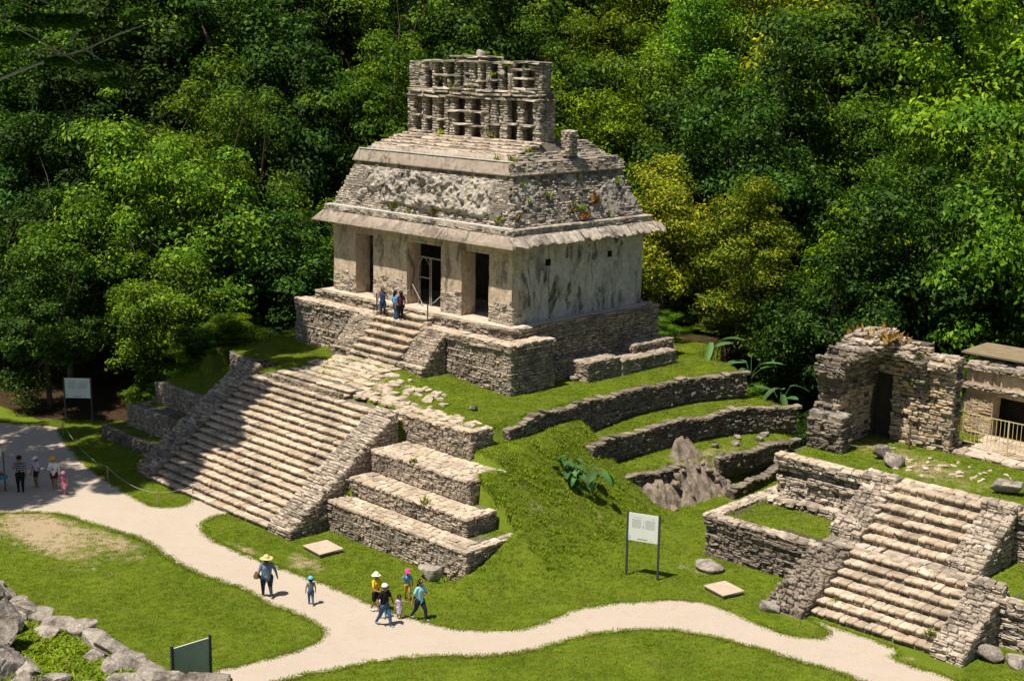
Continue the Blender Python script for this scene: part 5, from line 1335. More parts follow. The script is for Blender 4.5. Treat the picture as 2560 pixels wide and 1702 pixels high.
# ------------------------------------------------------------------ near wall at the bottom left
def near_wall():
    th = thing('near_wall', 'near rubble wall of large lichened blocks across the bottom left corner', 'wall', (9, -29.4, -8))
    pts = [(1.5, -30.15), (3.74, -29.9), (6.57, -29.75), (8.53, -29.35), (11.62, -29.15), (13.83, -29.15), (16.1, -28.45), (18.0, -28.0)]
    mb = MB(); r = np.random.default_rng(77); k = 0
    for a, b in zip(pts[:-1], pts[1:]):
        d = Vector((b[0] - a[0], b[1] - a[1])); L = d.length; d.normalize(); n = Vector((-d.y, d.x))
        mb.prism([(a[0] - n.x * .1, a[1] - n.y * .1), (a[0] - n.x * .75, a[1] - n.y * .75), (b[0] - n.x * .75, b[1] - n.y * .75), (b[0] - n.x * .1, b[1] - n.y * .1)], -8.2, -5.35)
        q = 0
        while q < L:
            l = r.uniform(.8, 1.5); c = (a[0] + d.x * (q + l / 2), a[1] + d.y * (q + l / 2)); w = r.uniform(.75, 1.0)
            o = link('block', rock_mesh('block', 1000 + k, (l * 1.2, w, r.uniform(.45, .62)), 'boulder', 4, .10, freq=1.3), th)
            o.location = (c[0] - n.x * .32 - 9, c[1] - n.y * .32 + 29.4, -5.2 + r.normal(0, .04) + 8); o.rotation_euler = (r.normal(0, .06), r.normal(0, .06), math.atan2(d.y, d.x) + r.normal(0, .08)); k += 1
            if r.random() < .75:
                o = link('block', rock_mesh('block', 1000 + k, (l * 1.0, .7, .45), 'boulder', 4, .10), th)
                o.location = (c[0] - n.x * .95 - 9, c[1] - n.y * .95 + 29.4, -5.3 + 8); o.rotation_euler = (0, 0, math.atan2(d.y, d.x) + r.normal(0, .3)); k += 1
            q += l
    mb.build('core', 'mortar_dark', th)
    st = Stones(131); st.poly(pts[::-1], -8.05, -5.4, 'stone_dark', sl=(.3, .7), ch=(.18, .3)); st.finish(th, 'stone', 60)
near_wall()
NB = [((6.3, -32.2, -4.7), (2.3, 1.9, 2.2)), ((5.0, -31.2, -4.5), (1.6, 1.3, 1.6)), ((8.6, -32.9, -4.75), (2.4, 2.0, 1.8)), ((7.5, -31.5, -4.75), (1.5, 1.2, 1.5)), ((10.6, -32.2, -5.2), (1.7, 1.0, .8)), ((11.9, -31.9, -5.2), (1.3, .9, .7)), ((12.9, -31.6, -5.25), (1.4, .9, .6)), ((10.2, -33.2, -4.9), (1.8, 1.3, 1.1)), ((12.0, -33.0, -5.0), (1.7, 1.2, .9)), ((4.2, -32.3, -4.2), (1.8, 1.5, 1.8)), ((9.0, -34.0, -4.5), (2.2, 1.8, 1.8)), ((14.4, -31.4, -5.25), (1.2, .8, .5))]
NL = ['tall dark fissured boulder in the bottom left corner', 'rounded boulder at the left frame edge behind the near wall', 'pale boulder at the very bottom left of the picture', 'dark blocky boulder next to the near rubble wall', 'brown flat rock beside the weeds at the bottom edge', 'small brown rock second from the brown flat rock at the bottom edge', 'low grey rock at the bottom edge beside the near wall', 'pale rough rock below the dark boulder at the bottom edge', 'grey rock at the bottom edge under the brown rocks', 'upper boulder touching the left frame edge', 'pale boulder cut by the bottom left frame corner', 'flat stone in the weeds inside the near wall']
for k, ((p, d), lb) in enumerate(zip(NB, NL)):
    boulder('near_boulder', lb, 'boulder', (p[0], p[1], p[2] - .15), tuple(q * .86 for q in d), 1200 + k, 'boulder', k * .7, 'near boulders at the bottom left', .22, 5)

# ------------------------------------------------------------------ wooden frame in the middle door and stair stanchions
def door_frame():
    th = thing('wooden_door_frame', 'unpainted timber frame with cross bars in the middle temple doorway', 'gate', (-6.9, .55, 0))
    y = .55
    def bar(n, a, b, r=.035): m = MB(); m.tube([a, b], r, 4); m.build(n, 'grey_wood', th)
    for x in (-8.0, -7.02, -6.9, -5.62): bar('upright', (x, y, 0), (x, y, 2.68))
    bar('header', (-8.3, y - .01, 2.7), (-5.52, y - .01, 2.7), .045); bar('rail', (-8.0, y, 1.55), (-7.02, y, 1.55)); bar('brace', (-7.95, y, 2.3), (-7.6, y, 2.66), .025); bar('brace', (-7.07, y, 2.3), (-7.4, y, 2.66), .025)
    bar('strut', (-8.25, y - .25, 1.15), (-7.25, y - .3, .05), .03)
door_frame()
for k, (x, lb) in enumerate(((-9.25, 'dark stanchion in a concrete foot at the left head of the platform stair'), (-4.95, 'roped dark stanchion in a concrete foot at the right head of the platform stair'))):
    th = thing('stanchion', lb, 'post', (x, -1.45, -.55), 'stair stanchions')
    m = MB(); m.tube([(x, -1.45, -.4), (x, -1.45, .62)], .035, 8); m.build('pole', 'dark_metal', th)
    m = MB(); m.box((x - .17, -1.62, -.56), (x + .17, -1.28, -.36)); m.build('foot', 'concrete_slab', th)
    if k: m = MB(); m.tube([(x, -1.45, .55), (x - .3, -.7, .6), (-5.45, -.02, .85)], .014, 5); m.build('rope', 'rope', th)

# rope barrier round the left lawn
def rope_barrier():
    P = [(-22.3, -14.0), (-13.1, -16.3), (-7.75, -16.6), (-7.5, -14.75)]
    th = thing('rope_barrier', 'thin rope strung between short posts round the shaded lawn', 'barrier', (-13, -16, -8))
    for (x, y) in P: m = MB(); m.tube([(x, y, -8.1), (x, y, -7.25)], .035, 6); m.build('post', 'grey_wood', th)
    for a, b in zip(P[:-1], P[1:]):
        L = math.hypot(b[0] - a[0], b[1] - a[1]); pts = [(a[0] + (b[0] - a[0]) * t_, a[1] + (b[1] - a[1]) * t_, -7.3 - min(.45, .06 * L) * 4 * t_ * (1 - t_)) for t_ in np.linspace(0, 1, 9)]
        m = MB(); m.tube(pts, .009, 5); m.build('rope', 'rope', th)
rope_barrier()
def stall():
    th = thing('vendor_stall', 'edge of a vendor table with teal cloth and clay goods at the left frame edge', 'stall', (-15.35, -21.35, -8))
    x, y = -15.35, -21.35
    for dx, dy in ((-.5, -.35), (.5, -.35), (.5, .35), (-.5, .35)): m = MB(); m.box((x + dx - .03, y + dy - .03, -8.05), (x + dx + .03, y + dy + .03, -7.2)); m.build('leg', 'brown_wood', th)
    m = MB(); m.box((x - .6, y - .42, -7.2), (x + .6, y + .42, -7.14)); m.build('tabletop', 'brown_wood', th)
    m = MB(); m.box((x - .63, y - .45, -7.32), (x + .63, y - .43, -7.12)); m.box((x + .61, y - .43, -7.32), (x + .63, y + .45, -7.12)); m.build('cloth', 'teal_cloth', th)
    m = MB(); m.box((x + .52, y + .3, -7.1), (x + .57, y + .35, -5.9)); m.build('pole', 'dark_metal', th)
    m = MB(); m.box((x - .2, y + .31, -6.2), (x + .3, y + .33, -5.75)); m.build('price_board', 'sign_panel', th)
    for k in range(7):
        o = link('clay_ware', rock_mesh('clay_ware', 1300 + k, (.22, .22, .18), 'terracotta', 2, .08), th); o.location = (-.45 + .15 * k, (-.2, .1, .2)[k % 3], .93)
stall()

# ------------------------------------------------------------------ vegetation
def leaves_np(P, N, size, rng, asp=0.5, droop=0.0):
    """diamond leaves at P with normals N -> V, F(quads)"""
    n = len(P)
    N = N / np.linalg.norm(N, axis=1)[:, None]
    a = rng.normal(0, 1, (n, 3)); a[:, 2] -= droop
    t_ = a - N * np.sum(a * N, 1)[:, None]; t_ /= np.linalg.norm(t_, axis=1)[:, None]
    b = np.cross(N, t_)
    L = (size * rng.uniform(.4, 1.7, n))[:, None]; w = L * asp
    fold = N * L * 0.10
    V = np.stack([P - t_ * L * .5, P + b * w * .5 + fold - t_ * L * .05, P + t_ * L * .5 - N * L * .12, P - b * w * .5 + fold - t_ * L * .05], 1).reshape(-1, 3)
    F = np.arange(n * 4).reshape(-1, 4)
    return V, F

def crown_geo(seed, R, H, nclump, per, leaf, asp=0.5, fill=0.02):
    rng = np.random.default_rng(seed)
    cl = []
    tries = 0
    while len(cl) < nclump and tries < 6000:
        tries += 1
        d = rng.normal(0, 1, 3); d /= np.linalg.norm(d)
        if d[2] < -0.92: continue
        rad = rng.uniform(.3, 1.12) ** .7
        lump = 0.6 + 0.75 * float(vnoise(d[0] * 2 + seed, d[1] * 2 + d[2] * 1.5, seed))
        c = d * rad * lump * np.array([R, R, H * .5])
        if all(np.linalg.norm((c - q) / np.array([1, 1, .8])) > R * .2 for q, _ in cl): cl.append((c, rng.uniform(.13, .36) * R))
    Ps, Ns = [], []
    for c, rc in cl:
        k = int(per * (rc / (0.28 * R)) ** 2)
        d = rng.normal(0, 1, (k, 3)); d[:, 2] = np.where(rng.random(k) < .7, np.abs(d[:, 2]), d[:, 2]); d /= np.linalg.norm(d, axis=1)[:, None]
        rr = rc * (.35 + .95 * rng.random(k) ** .75) * (.8 + .4 * fbm(d[:, 0] * 2.2 + c[0], d[:, 1] * 2.2 + d[:, 2] * 1.7 + c[1], seed, 2))
        sc = np.array([rng.uniform(.8, 1.35), rng.uniform(.8, 1.35), rng.uniform(.6, 1.1)])
        P = c + d * rr[:, None] * sc
        N = d * np.array([1, 1, 1.1]) + np.array([0, -.12, .38]) + rng.normal(0, .5, (k, 3)) + c / (np.linalg.norm(c) + 1e-6) * .25
        Ps.append(P); Ns.append(N)
    k = int(sum(len(p) for p in Ps) * fill)
    d = rng.normal(0, 1, (k, 3)); d /= np.linalg.norm(d, axis=1)[:, None]
    Ps.append(d * (rng.uniform(.2, .8, k)[:, None]) * np.array([R, R, H * .5])); Ns.append(d + rng.normal(0, .6, (k, 3)))
    P = np.concatenate(Ps); N = np.concatenate(Ns)
    V, F = leaves_np(P, N, leaf, rng, asp, .4)
    return V, F, cl

def trunk_mb(seed, cl, zbase, R, r0=.28):
    rng = np.random.default_rng(seed + 1000)
    m = MB()
    top = Vector((rng.normal(0, .3), rng.normal(0, .3), 0.15 * R))
    pts = [Vector((0, 0, zbase - .4))]
    for k in range(1, 6): pts.append(Vector((rng.normal(0, .12), rng.normal(0, .12), zbase + (top.z - zbase) * k / 5)))
    pts[-1] = top
    m.tube(pts, [r0 * (1 - .12 * k) for k in range(6)], 7)
    for c, rc in cl[1::9][:5]:
        c = Vector(c) * 1.25; m.tube([pts[4], c * .5, c, c * 1.12 + Vector((.3, 0, .5))], [r0 * .3, r0 * .16, r0 * .09, r0 * .03], 5, cap=False)
    for c, rc in cl[::3][:12]:
        c = Vector(c); s = pts[3] if c.z < 0 else pts[4]; mid = (s + c) * .5 + Vector((0, 0, -.25))
        m.tube([s, mid, c], [r0 * .42, r0 * .25, r0 * .08], 5, cap=False)
    return m

PROTO = {}
def tree_proto(kind, k):
    key = (kind, k)
    if key not in PROTO:
        mat, leaf, asp = {'green': ('leaf_green', .25, .5), 'dark': ('leaf_dark', .24, .52), 'lime': ('leaf_lime', .24, .45), 'yellow': ('leaf_yellow', .24, .45), 'fine': ('leaf_green', .17, .5)}[kind]
        seed = zlib.crc32(kind.encode()) % 900 + k * 31
        R = 4.0; H = 12.5
        V, F, cl = crown_geo(seed, R, H, 66, 440 if kind != 'fine' else 640, leaf, asp)
        me = mesh_np('crown_' + kind, V, F, mat)
        tm = trunk_mb(seed, cl, -7.5, R); tme = new_mesh('trunk_' + kind, tm.v, tm.f, 'bark', True)
        PROTO[key] = (me, tme)
    return PROTO[key]

def place_tree(name, label, cat, kind, k, x, y, z, s, sz=1.0, rot=0.0, group=None, trunk=True):
    """s scales a prototype whose crown is about 8.5 m wide; crown centre sits 7.5*s*sz above the base"""
    th = thing(name, label, cat, (x, y, z), group, rot)
    me, tme = tree_proto(kind, k)
    o = link('crown', me, th, Matrix.Translation((0, 0, 7.5 * s * sz)) @ Matrix.Diagonal((s, s, s * sz, 1)))
    if trunk: link('trunk', tme, th, Matrix.Translation((0, 0, 7.5 * s * sz)) @ Matrix.Diagonal((s, s, s * sz, 1)))
    return th

def px_of(P):
    rel = np.asarray(P, float) - CAM; zz = rel @ _fw
    return 1280 + 3480.3 * (rel @ _r2) / zz, 851 - 3480.3 * (rel @ _u2) / zz

def place_phrase(u, v):
    if u < 140: h = 'at the left frame edge'
    elif u < 420: h = 'above the shaded far sign'
    elif u < 680: h = 'left of the stair head'
    elif u < 980: h = 'just left of the temple'
    elif u < 1180: h = 'behind the roof comb, left side'
    elif u < 1420: h = 'behind the roof comb, right side'
    elif u < 1640: h = 'just right of the roof comb'
    elif u < 1900: h = 'above the curved walls'
    elif u < 2120: h = 'left of the broken vault'
    elif u < 2380: h = 'above the broken vault'
    else: h = 'at the right frame edge'
    w = 'at the top edge' if v < 60 else ('high' if v < 260 else ('halfway up' if v < 480 else 'low down'))
    return w, h

def forest():
    rng = np.random.default_rng(2024)
    pts = []
    cand = []
    for _ in range(26000):
        p = rng.uniform(-62, 62); q = rng.uniform(-6, 95)
        x = (p - q) / math.sqrt(2); y = (p + q) / math.sqrt(2)
        cand.append((x, y, p, q))
    A = np.array(cand); ok = forest_mask(A[:, 0], A[:, 1]) & (A[:, 1] > -12.5)
    A = A[ok]
    # distance to the clearing outline
    def dclear(x, y):
        best = 1e9
        for (a, b) in zip(CLEAR[:11], CLEAR[1:12]):
            ax, ay = a; bx, by = b; t_ = max(0, min(1, ((x - ax) * (bx - ax) + (y - ay) * (by - ay)) / ((bx - ax) ** 2 + (by - ay) ** 2)))
            best = min(best, math.hypot(x - ax - t_ * (bx - ax), y - ay - t_ * (by - ay)))
        return best
    kinds = ['green', 'dark', 'lime', 'fine', 'yellow']
    AZ = ground_h(A[:, 0], A[:, 1])
    for (x, y, p, q), z in zip(A, AZ):
        z = float(z)
        u, v = px_of((x, y, z + 8))
        if not (-330 < u < 2890): continue
        d = dclear(x, y)
        if d < 1.6: continue
        if u < 700 and d < 10 and rng.random() < .35: continue
        sp = 4.0 if d < 7 else (5.2 if d < 22 else 6.6)
        if any((x - a) ** 2 + (y - b) ** 2 < ((sp + c) / 2) ** 2 for a, b, c in pts): continue
        if len(pts) >= 260: break
        pts.append((x, y, sp))
        zone = 'left' if u < 900 else ('centre' if u < 1650 else 'right')
        if zone == 'left': w = [.24, .64, .06, .06, .0]  # more dark-leaved trees, deepening the forest shade by colour
        elif zone == 'centre': w = [.46, .16, .24, .14, .0]
        elif d > 26: w = [.24, .50, .10, .13, .03]  # dark leaves favoured again to paint in shade up the slope
        else: w = [.40, .24, .12, .17, .07]
        kind = kinds[rng.choice(5, p=w)]
        if d < 7: s = rng.uniform(.5, .95)
        elif d < 20: s = rng.uniform(.95, 1.3)
        else: s = rng.uniform(1.15, 1.6)
        if zone == 'left' and x < -22 and y < 6: s *= 1.15
        sz = rng.uniform(.85, 1.15)
        if d < 7: sz *= .82
        kd = {'green': 'broad-leaved green', 'dark': 'dark green', 'lime': 'bright lime green', 'fine': 'fine-leaved green', 'yellow': 'yellow-flowering'}[kind]
        dist = 'at the edge of the clearing' if d < 7 else ('in the forest' if d < 22 else 'high on the forested hillside')
        zn = {'left': 'left of the temple', 'centre': 'behind the temple', 'right': 'right of the temple'}[zone]
        place_tree('jungle_tree', f'{kd} tree {" ".join(place_phrase(*px_of((x, y, z + 7.5 * s * sz))))}', 'tree', kind, int(rng.integers(2)), x, y, z, s, sz, rng.uniform(0, 6.28), f'{kd} trees {dist} {zn}')
    # undergrowth on the shoulders of the mound
    for k, (x, y) in enumerate([(-18.7, -5.4), (-19.3, -4.3), (-19.0, -6.6), (-20.0, -6.4), (-19.2, -7.8), (-19.6, -3.0), (-20.2, -.5), (-19.4, 1.8), (-20.4, -5.2), (-21.3, -7.4), (-19.7, 4.5), (-20.8, 3.0), (-18.9, 7.5), (6.6, 16.6), (8.6, 16.2), (10.2, 15.6), (3.4, 16.8), (11.8, 15.9), (0.6, 16.4), (-3, 16.5), (13.4, 15.4)]):
        z = float(ground_h(x, y)); s = rng.uniform(.24, .36); u, v = px_of((x, y, z + 1)); kind = ['green', 'lime', 'dark', 'fine'][k % 4]
        kd = {'green': 'broad-leaved green', 'dark': 'dark green', 'lime': 'bright lime green', 'fine': 'fine-leaved green'}[kind]
        place_tree('shrub', f'{kd} shrub on the mound shoulder {place_phrase(u, v)[1]}', 'shrub', kind, k % 2, x, y, z - 1.3 * s, s, .55, k * 1.3, 'shrubs on the shoulders of the mound', trunk=False)
    # undergrowth along the edge
    n = 0
    for (a, b) in zip(CLEAR[1:11], CLEAR[2:12]):
        L = math.hypot(b[0] - a[0], b[1] - a[1]); k = int(L / 1.7)
        for i in range(k):
            t_ = (i + rng.uniform(.2, .8)) / k
            ox, oy = -(b[1] - a[1]) / L, (b[0] - a[0]) / L
            o = rng.uniform(.6, 4.5)
            x = a[0] + (b[0] - a[0]) * t_ + ox * o; y = a[1] + (b[1] - a[1]) * t_ + oy * o
            if not forest_mask(np.array(x), np.array(y)): x -= 2 * ox * o; y -= 2 * oy * o
            z = float(ground_h(x, y)); u, v = px_of((x, y, z + 1))
            if not (-60 < u < 2620): continue
            if x < -25 and y < -4: continue
            kind = kinds[rng.choice(4, p=[.45, .2, .2, .15])]
            zn = 'left of the temple' if u < 900 else ('behind the temple' if u < 1650 else 'right of the temple')
            kd = {'green': 'broad-leaved green', 'dark': 'dark green', 'lime': 'bright lime green', 'fine': 'fine-leaved green'}[kind]
            s = rng.uniform(.26, .44)
            th = place_tree('shrub', f'{kd} shrub at the forest foot {place_phrase(u, v)[1]}', 'shrub', kind, int(rng.integers(2)), x, y, z - 1.2 * s, s, .55, rng.uniform(0, 6.28), f'{kd} shrubs at the foot of the forest {zn}', trunk=False)
            n += 1
forest()
def single_out():
    by = {}
    for o in COL.objects:
        if o.parent is None and o.get('category') in ('tree', 'shrub') and o.get('group'): by.setdefault(o['label'], []).append(o)
    words = ['nearest', 'second nearest', 'third nearest', 'fourth nearest', 'fifth nearest', 'sixth nearest', 'seventh nearest', 'eighth nearest', 'ninth nearest']
    for lb, os_ in by.items():
        if len(os_) < 2: continue
        os_.sort(key=lambda o: (Vector(CAM) - o.location).length)
        for k, o in enumerate(os_): o['label'] = lb + ', ' + (('nearer', 'farther')[k] if len(os_) == 2 else words[min(k, 8)])
single_out()

# tall trees standing outside the frame on the left: their crowns hang over the stair and path and dapple them
def overhanging(name, label, base, clumps, seed, mat, leaf, per, limbs, bark='bark_pale'):
    rng = np.random.default_rng(seed)
    th = thing(name, label, 'tree', base)
    Ps, Ns = [], []
    for (c, rc) in clumps:
        k = int(per * rc ** 2)
        d = rng.normal(0, 1, (k, 3)); d /= np.linalg.norm(d, axis=1)[:, None]
        Ps.append(np.array(c) + d * (rc * rng.uniform(.2, 1, k) ** .5)[:, None] * np.array([1.2, 1.2, .38])); Ns.append(np.array([0, 0, 1.]) + rng.normal(0, .45, (k, 3)))
    V, F = leaves_np(np.concatenate(Ps), np.concatenate(Ns), leaf, rng, .5, .2)
    link('crown', mesh_np('crown', V - np.array(base), F, mat), th)
    m = MB(); b = Vector(base)
    for pts, rad in limbs: m.tube(pts, rad, 7)
    tip = Vector(limbs[0][0][-1]); 
    for (c, rc) in clumps[::3]:
        c = Vector(c); mid = tip.lerp(c, .5) + Vector((0, 0, .6)); m.tube([tip - Vector((0, 0, 1.5)), mid, c], [.07, .045, .012], 5, cap=False)
    m.build('trunk', bark, th, True)
rng = np.random.default_rng(99)
cl = []
def over(n, x0, x1, y0, y1, z0, z1, r0, r1):
    for _ in range(n): cl.append(((rng.uniform(x0, x1), rng.uniform(y0, y1), rng.uniform(z0, z1)), rng.uniform(r0, r1)))
def shade(n, pts, spread, z0, z1, r0, r1):
    k = 1 / math.tan(SUN_EL)
    for i in range(n):
        p = pts[i % len(pts)]; z = rng.uniform(z0, z1); hh = z - p[2]
        cl.append(((p[0] + rng.normal(0, spread) + SUN_AZ[0] * k * hh, p[1] + rng.normal(0, spread) + SUN_AZ[1] * k * hh, z), rng.uniform(r0, r1)))
shade(62, [(-12.3, -8.3, -3.4), (-10.9, -8.9, -3.8), (-12.2, -9.8, -4.4), (-10.2, -10.2, -4.7), (-12.4, -11.2, -5.4), (-9.6, -11.5, -5.6), (-12.2, -12.6, -6.4), (-10.6, -12.8, -6.5), (-8.8, -12.2, -6.2), (-12.0, -13.8, -7.4), (-10.0, -13.9, -7.4), (-11.2, -11.0, -5.2), (-14.5, -9.0, -4.8)], .62, 17.2, 20, .45, .95)
shade(30, [(-24.4, -12.2, -6), (-22, -13, -8), (-17.5, -14.2, -8), (-15.5, -13.6, -8), (-19, -12, -7), (-14, -15, -8), (-16.5, -9, -5), (-17, -5, -3.3), (-14.5, -4.5, -3.2), (-12.5, -16.3, -8)], .7, 17.2, 20.5, .6, 1.2)      # shades the left half of the stair
over(16, -21, -13.5, -24.5, -17.0, 17.5, 22, 1.0, 1.9)     # shades the left lawn
over(7, -20, -12, -14.5, -9, 18, 21, .8, 1.5)
cl += [((-17.9, -17.4, 14.3), .9), ((-17.2, -16.6, 15.2), 1.0), ((-16.0, -15.6, 15.2), 1.0), ((-16.4, -16.0, 13.2), .7), ((-15.0, -14.7, 13.0), .8), ((-14.5, -14.2, 12.2), .7), ((-13.8, -13.2, 15.6), .7)]
overhanging('tall_tree', 'tall pale-barked tree whose feathery branch crosses the upper left corner', (-21.5, -25.5, -8), cl, 7, 'leaf_feather', .24, 850,
            [([(-21.5, -25.5, -8.4), (-21.3, -25.2, 2), (-20.8, -24.4, 10), (-20, -23, 17)], [.55, .45, .36, .22]), ([(-20.8, -24.4, 10), (-19.2, -20.5, 11.6), (-18.2, -18.4, 12.3), (-16.7, -16.6, 13.25), (-15.4, -15.2, 13.8), (-14.3, -13.9, 14.6), (-12.7, -12.0, 15.5)], [.2, .12, .085, .07, .055, .035, .012]), ([(-16.7, -16.6, 13.25), (-16.0, -15.6, 14.2), (-15.6, -15.0, 15.4)], [.045, .03, .01]), ([(-15.4, -15.2, 13.8), (-14.6, -14.6, 13.2), (-14.0, -14.2, 12.7)], [.04, .025, .008]),
             ([(-20.4, -23.8, 14), (-17.5, -20.5, 17.5), (-13, -18, 19)], [.2, .13, .05]), ([(-20, -23, 17), (-18.3, -19, 17.5), (-16.8, -16.0, 15.9), (-16.6, -15.6, 15.2)], [.16, .1, .05, .02]), ([(-15.2, -15.0, 13.9), (-15.0, -14.8, 12.9), (-15.1, -14.7, 11.9)], [.03, .02, .01])])
cl = []
shade(64, [(-25, -15.5, -8), (-27, -16.5, -8), (-23, -16.2, -8), (-21, -17.5, -8), (-19, -18.5, -8), (-17.5, -20, -8), (-16, -21.5, -8), (-14.5, -20.5, -8), (-15.5, -18.5, -8), (-13.5, -22.5, -8), (-18, -16.5, -8), (-22, -15, -8), (-13.2, -18.6, -8)], .8, 16, 21, .7, 1.4)
overhanging('tall_tree', 'tall tree outside the left frame edge shading the path and the people there', (-19, -30.5, -8), cl, 8, 'leaf_green', .3, 230, [([(-19, -30.5, -8.4), (-18.5, -30, 6), (-16, -28.5, 17)], [.5, .4, .2])], 'bark')

# leaning red-barked trunk high in the forest on the right
th = thing('red_tree', 'leaning red-barked tree trunk among the dark foliage at the upper right', 'tree', (-4.5, 54.5, float(ground_h(-4.5, 54.5))))
m = MB(); zb = th.location.z
m.tube([(-4.5, 54.5, zb - .5), (-5.3, 50.6, 8.0), (-5.7, 48.0, 11.2), (-6.6, 47.6, 13.4), (-7.2, 47.4, 15.3), (-8.6, 47.0, 18.2)], [.5, .42, .36, .3, .24, .12], 8); m.tube([(-6.6, 47.6, 13.4), (-5.4, 47.4, 14.6), (-4.2, 47.6, 15.4)], [.2, .14, .05], 6)
m.build('trunk', 'bark_red', th, True)
V, F, _c = crown_geo(77, 3.4, 4.0, 16, 120, .36); link('crown', mesh_np('crown', V + np.array([-8.2 + 4.5, 47.4 - 54.5, 18.6 - zb]), F, 'leaf_dark'), th)

# ---- big-leaved plants
def big_leaf(L, Wd, seed, heart=False, bend=.5, n=9, m=5, tatter=0.0):
    rng = np.random.default_rng(seed); V = []; F = []
    for i in range(n):
        t_ = i / (n - 1)
        w = (math.sin(math.pi * min(1, t_ * .92 + .08)) ** .55) * Wd * .5 if not heart else Wd * .5 * (1 - t_) ** .55 * (1.0 if t_ > .05 else .75)
        x = L * t_ * (1 - .12 * bend * t_); z = -bend * L * t_ * t_ * .55
        for j in range(m):
            a = j / (m - 1) * 2 - 1
            V.append((x - (abs(a) ** 2 * .22 * L if heart and i == 0 else 0), a * w, z + abs(a) * w * .35 + rng.normal(0, .01)))
    for i in range(n - 1):
        for j in range(m - 1): F.append((i * m + j, i * m + j + 1, (i + 1) * m + j + 1, (i + 1) * m + j))
    return V, F
def leaf_plant(name, label, cat, loc, nl, L, Wd, stalk, seed, heart, group=None, lean=.9, mat='leaf_banana'):
    rng = np.random.default_rng(seed); th = thing(name, label, cat, loc, group)
    for k in range(nl):
        az = k / nl * 2 * math.pi + rng.normal(0, .35); h = stalk * rng.uniform(.55, 1.1); out = stalk * lean * rng.uniform(.25, .7)
        tip = Vector((math.cos(az) * out, math.sin(az) * out, h))
        m = MB(); m.tube([(0, 0, 0), (tip.x * .35, tip.y * .35, h * .6), tuple(tip)], [.035, .03, .018], 5, cap=False); link('stem', new_mesh('stem', m.v, m.f, mat, True), th)
        V, F = big_leaf(L * rng.uniform(.7, 1.15), Wd * rng.uniform(.75, 1.1), seed * 10 + k, heart, rng.uniform(.3, .9))
        o = link('leaf', new_mesh('leaf', V, F, mat, True), th); o.location = tip; o.rotation_euler = (rng.normal(0, .25), (rng.uniform(-.55, .45) if not heart else rng.uniform(-.1, .8)), az)
gz = lambda x, y: float(ground_h(x, y))
for k, (x, y, nl, L, st_) in enumerate([(8.8, -3.3, 6, .75, 1.15), (7.6, -3.9, 6, .55, .8), (8.1, -4.15, 5, .5, .7), (8.5, -4.0, 6, .55, .8), (7.9, -3.4, 6, .5, .75), (8.9, -3.9, 4, .5, .6)]):
    leaf_plant('elephant_ear', ['large elephant-ear plant with broad drooping leaves on the grass mound', 'leafy elephant-ear clump at the left of the mound plants', 'small elephant-ear clump in front among the mound plants', 'dense elephant-ear clump between the small clumps and the large plant', 'elephant-ear clump at the back of the mound plants', 'lowest small elephant-ear clump beside the large plant'][k], 'plant', (x, y, gz(x, y)), nl, L, L * .8, st_, 50 + k, True, 'elephant-ear plants on the mound')
for k, (x, y, z) in enumerate([(2.6, 14.0, -3.6), (4.6, 15.2, -4.6), (6.6, 15.4, -6.0)]):
    leaf_plant('banana_plant', ['banana plant with upright leaves behind the far end of the temple lawn', 'banana plant with a drooping leaf at the far end of the upper curved wall', 'low banana plant between the ends of the two curved walls'][k], 'plant', (x, y, z), 6, 1.7, .45, 1.3, 70 + k, False, 'banana plants behind the mound', .7)

# ---- grass: blades in tufts scattered over lawns and slopes
def tuft_object(name, n, h, w, spread, mat, seed):
    rng = np.random.default_rng(seed); V = []; F = []
    for k in range(n):
        a = rng.uniform(0, 6.28); r = spread * rng.random() ** .5; x, y = r * math.cos(a), r * math.sin(a); b = rng.uniform(0, 6.28); hh = h * rng.uniform(.6, 1.2); l = hh * rng.uniform(.8, 2.2); c = rng.uniform(0, 6.28)
        ex, ey = math.cos(b) * w * .5, math.sin(b) * w * .5; lx, ly = math.cos(c) * l, math.sin(c) * l
        q = len(V); V += [(x - ex, y - ey, -.02), (x + ex, y + ey, -.02), (x + ex * .7 + lx * .4, y + ey * .7 + ly * .4, hh * .6), (x - ex * .7 + lx * .4, y - ey * .7 + ly * .4, hh * .6), (x + lx, y + ly, hh)]
        F += [(q, q + 1, q + 2, q + 3), (q + 3, q + 2, q + 4)]
    return bpy.data.objects.new(name, new_mesh(name, V, F, mat))
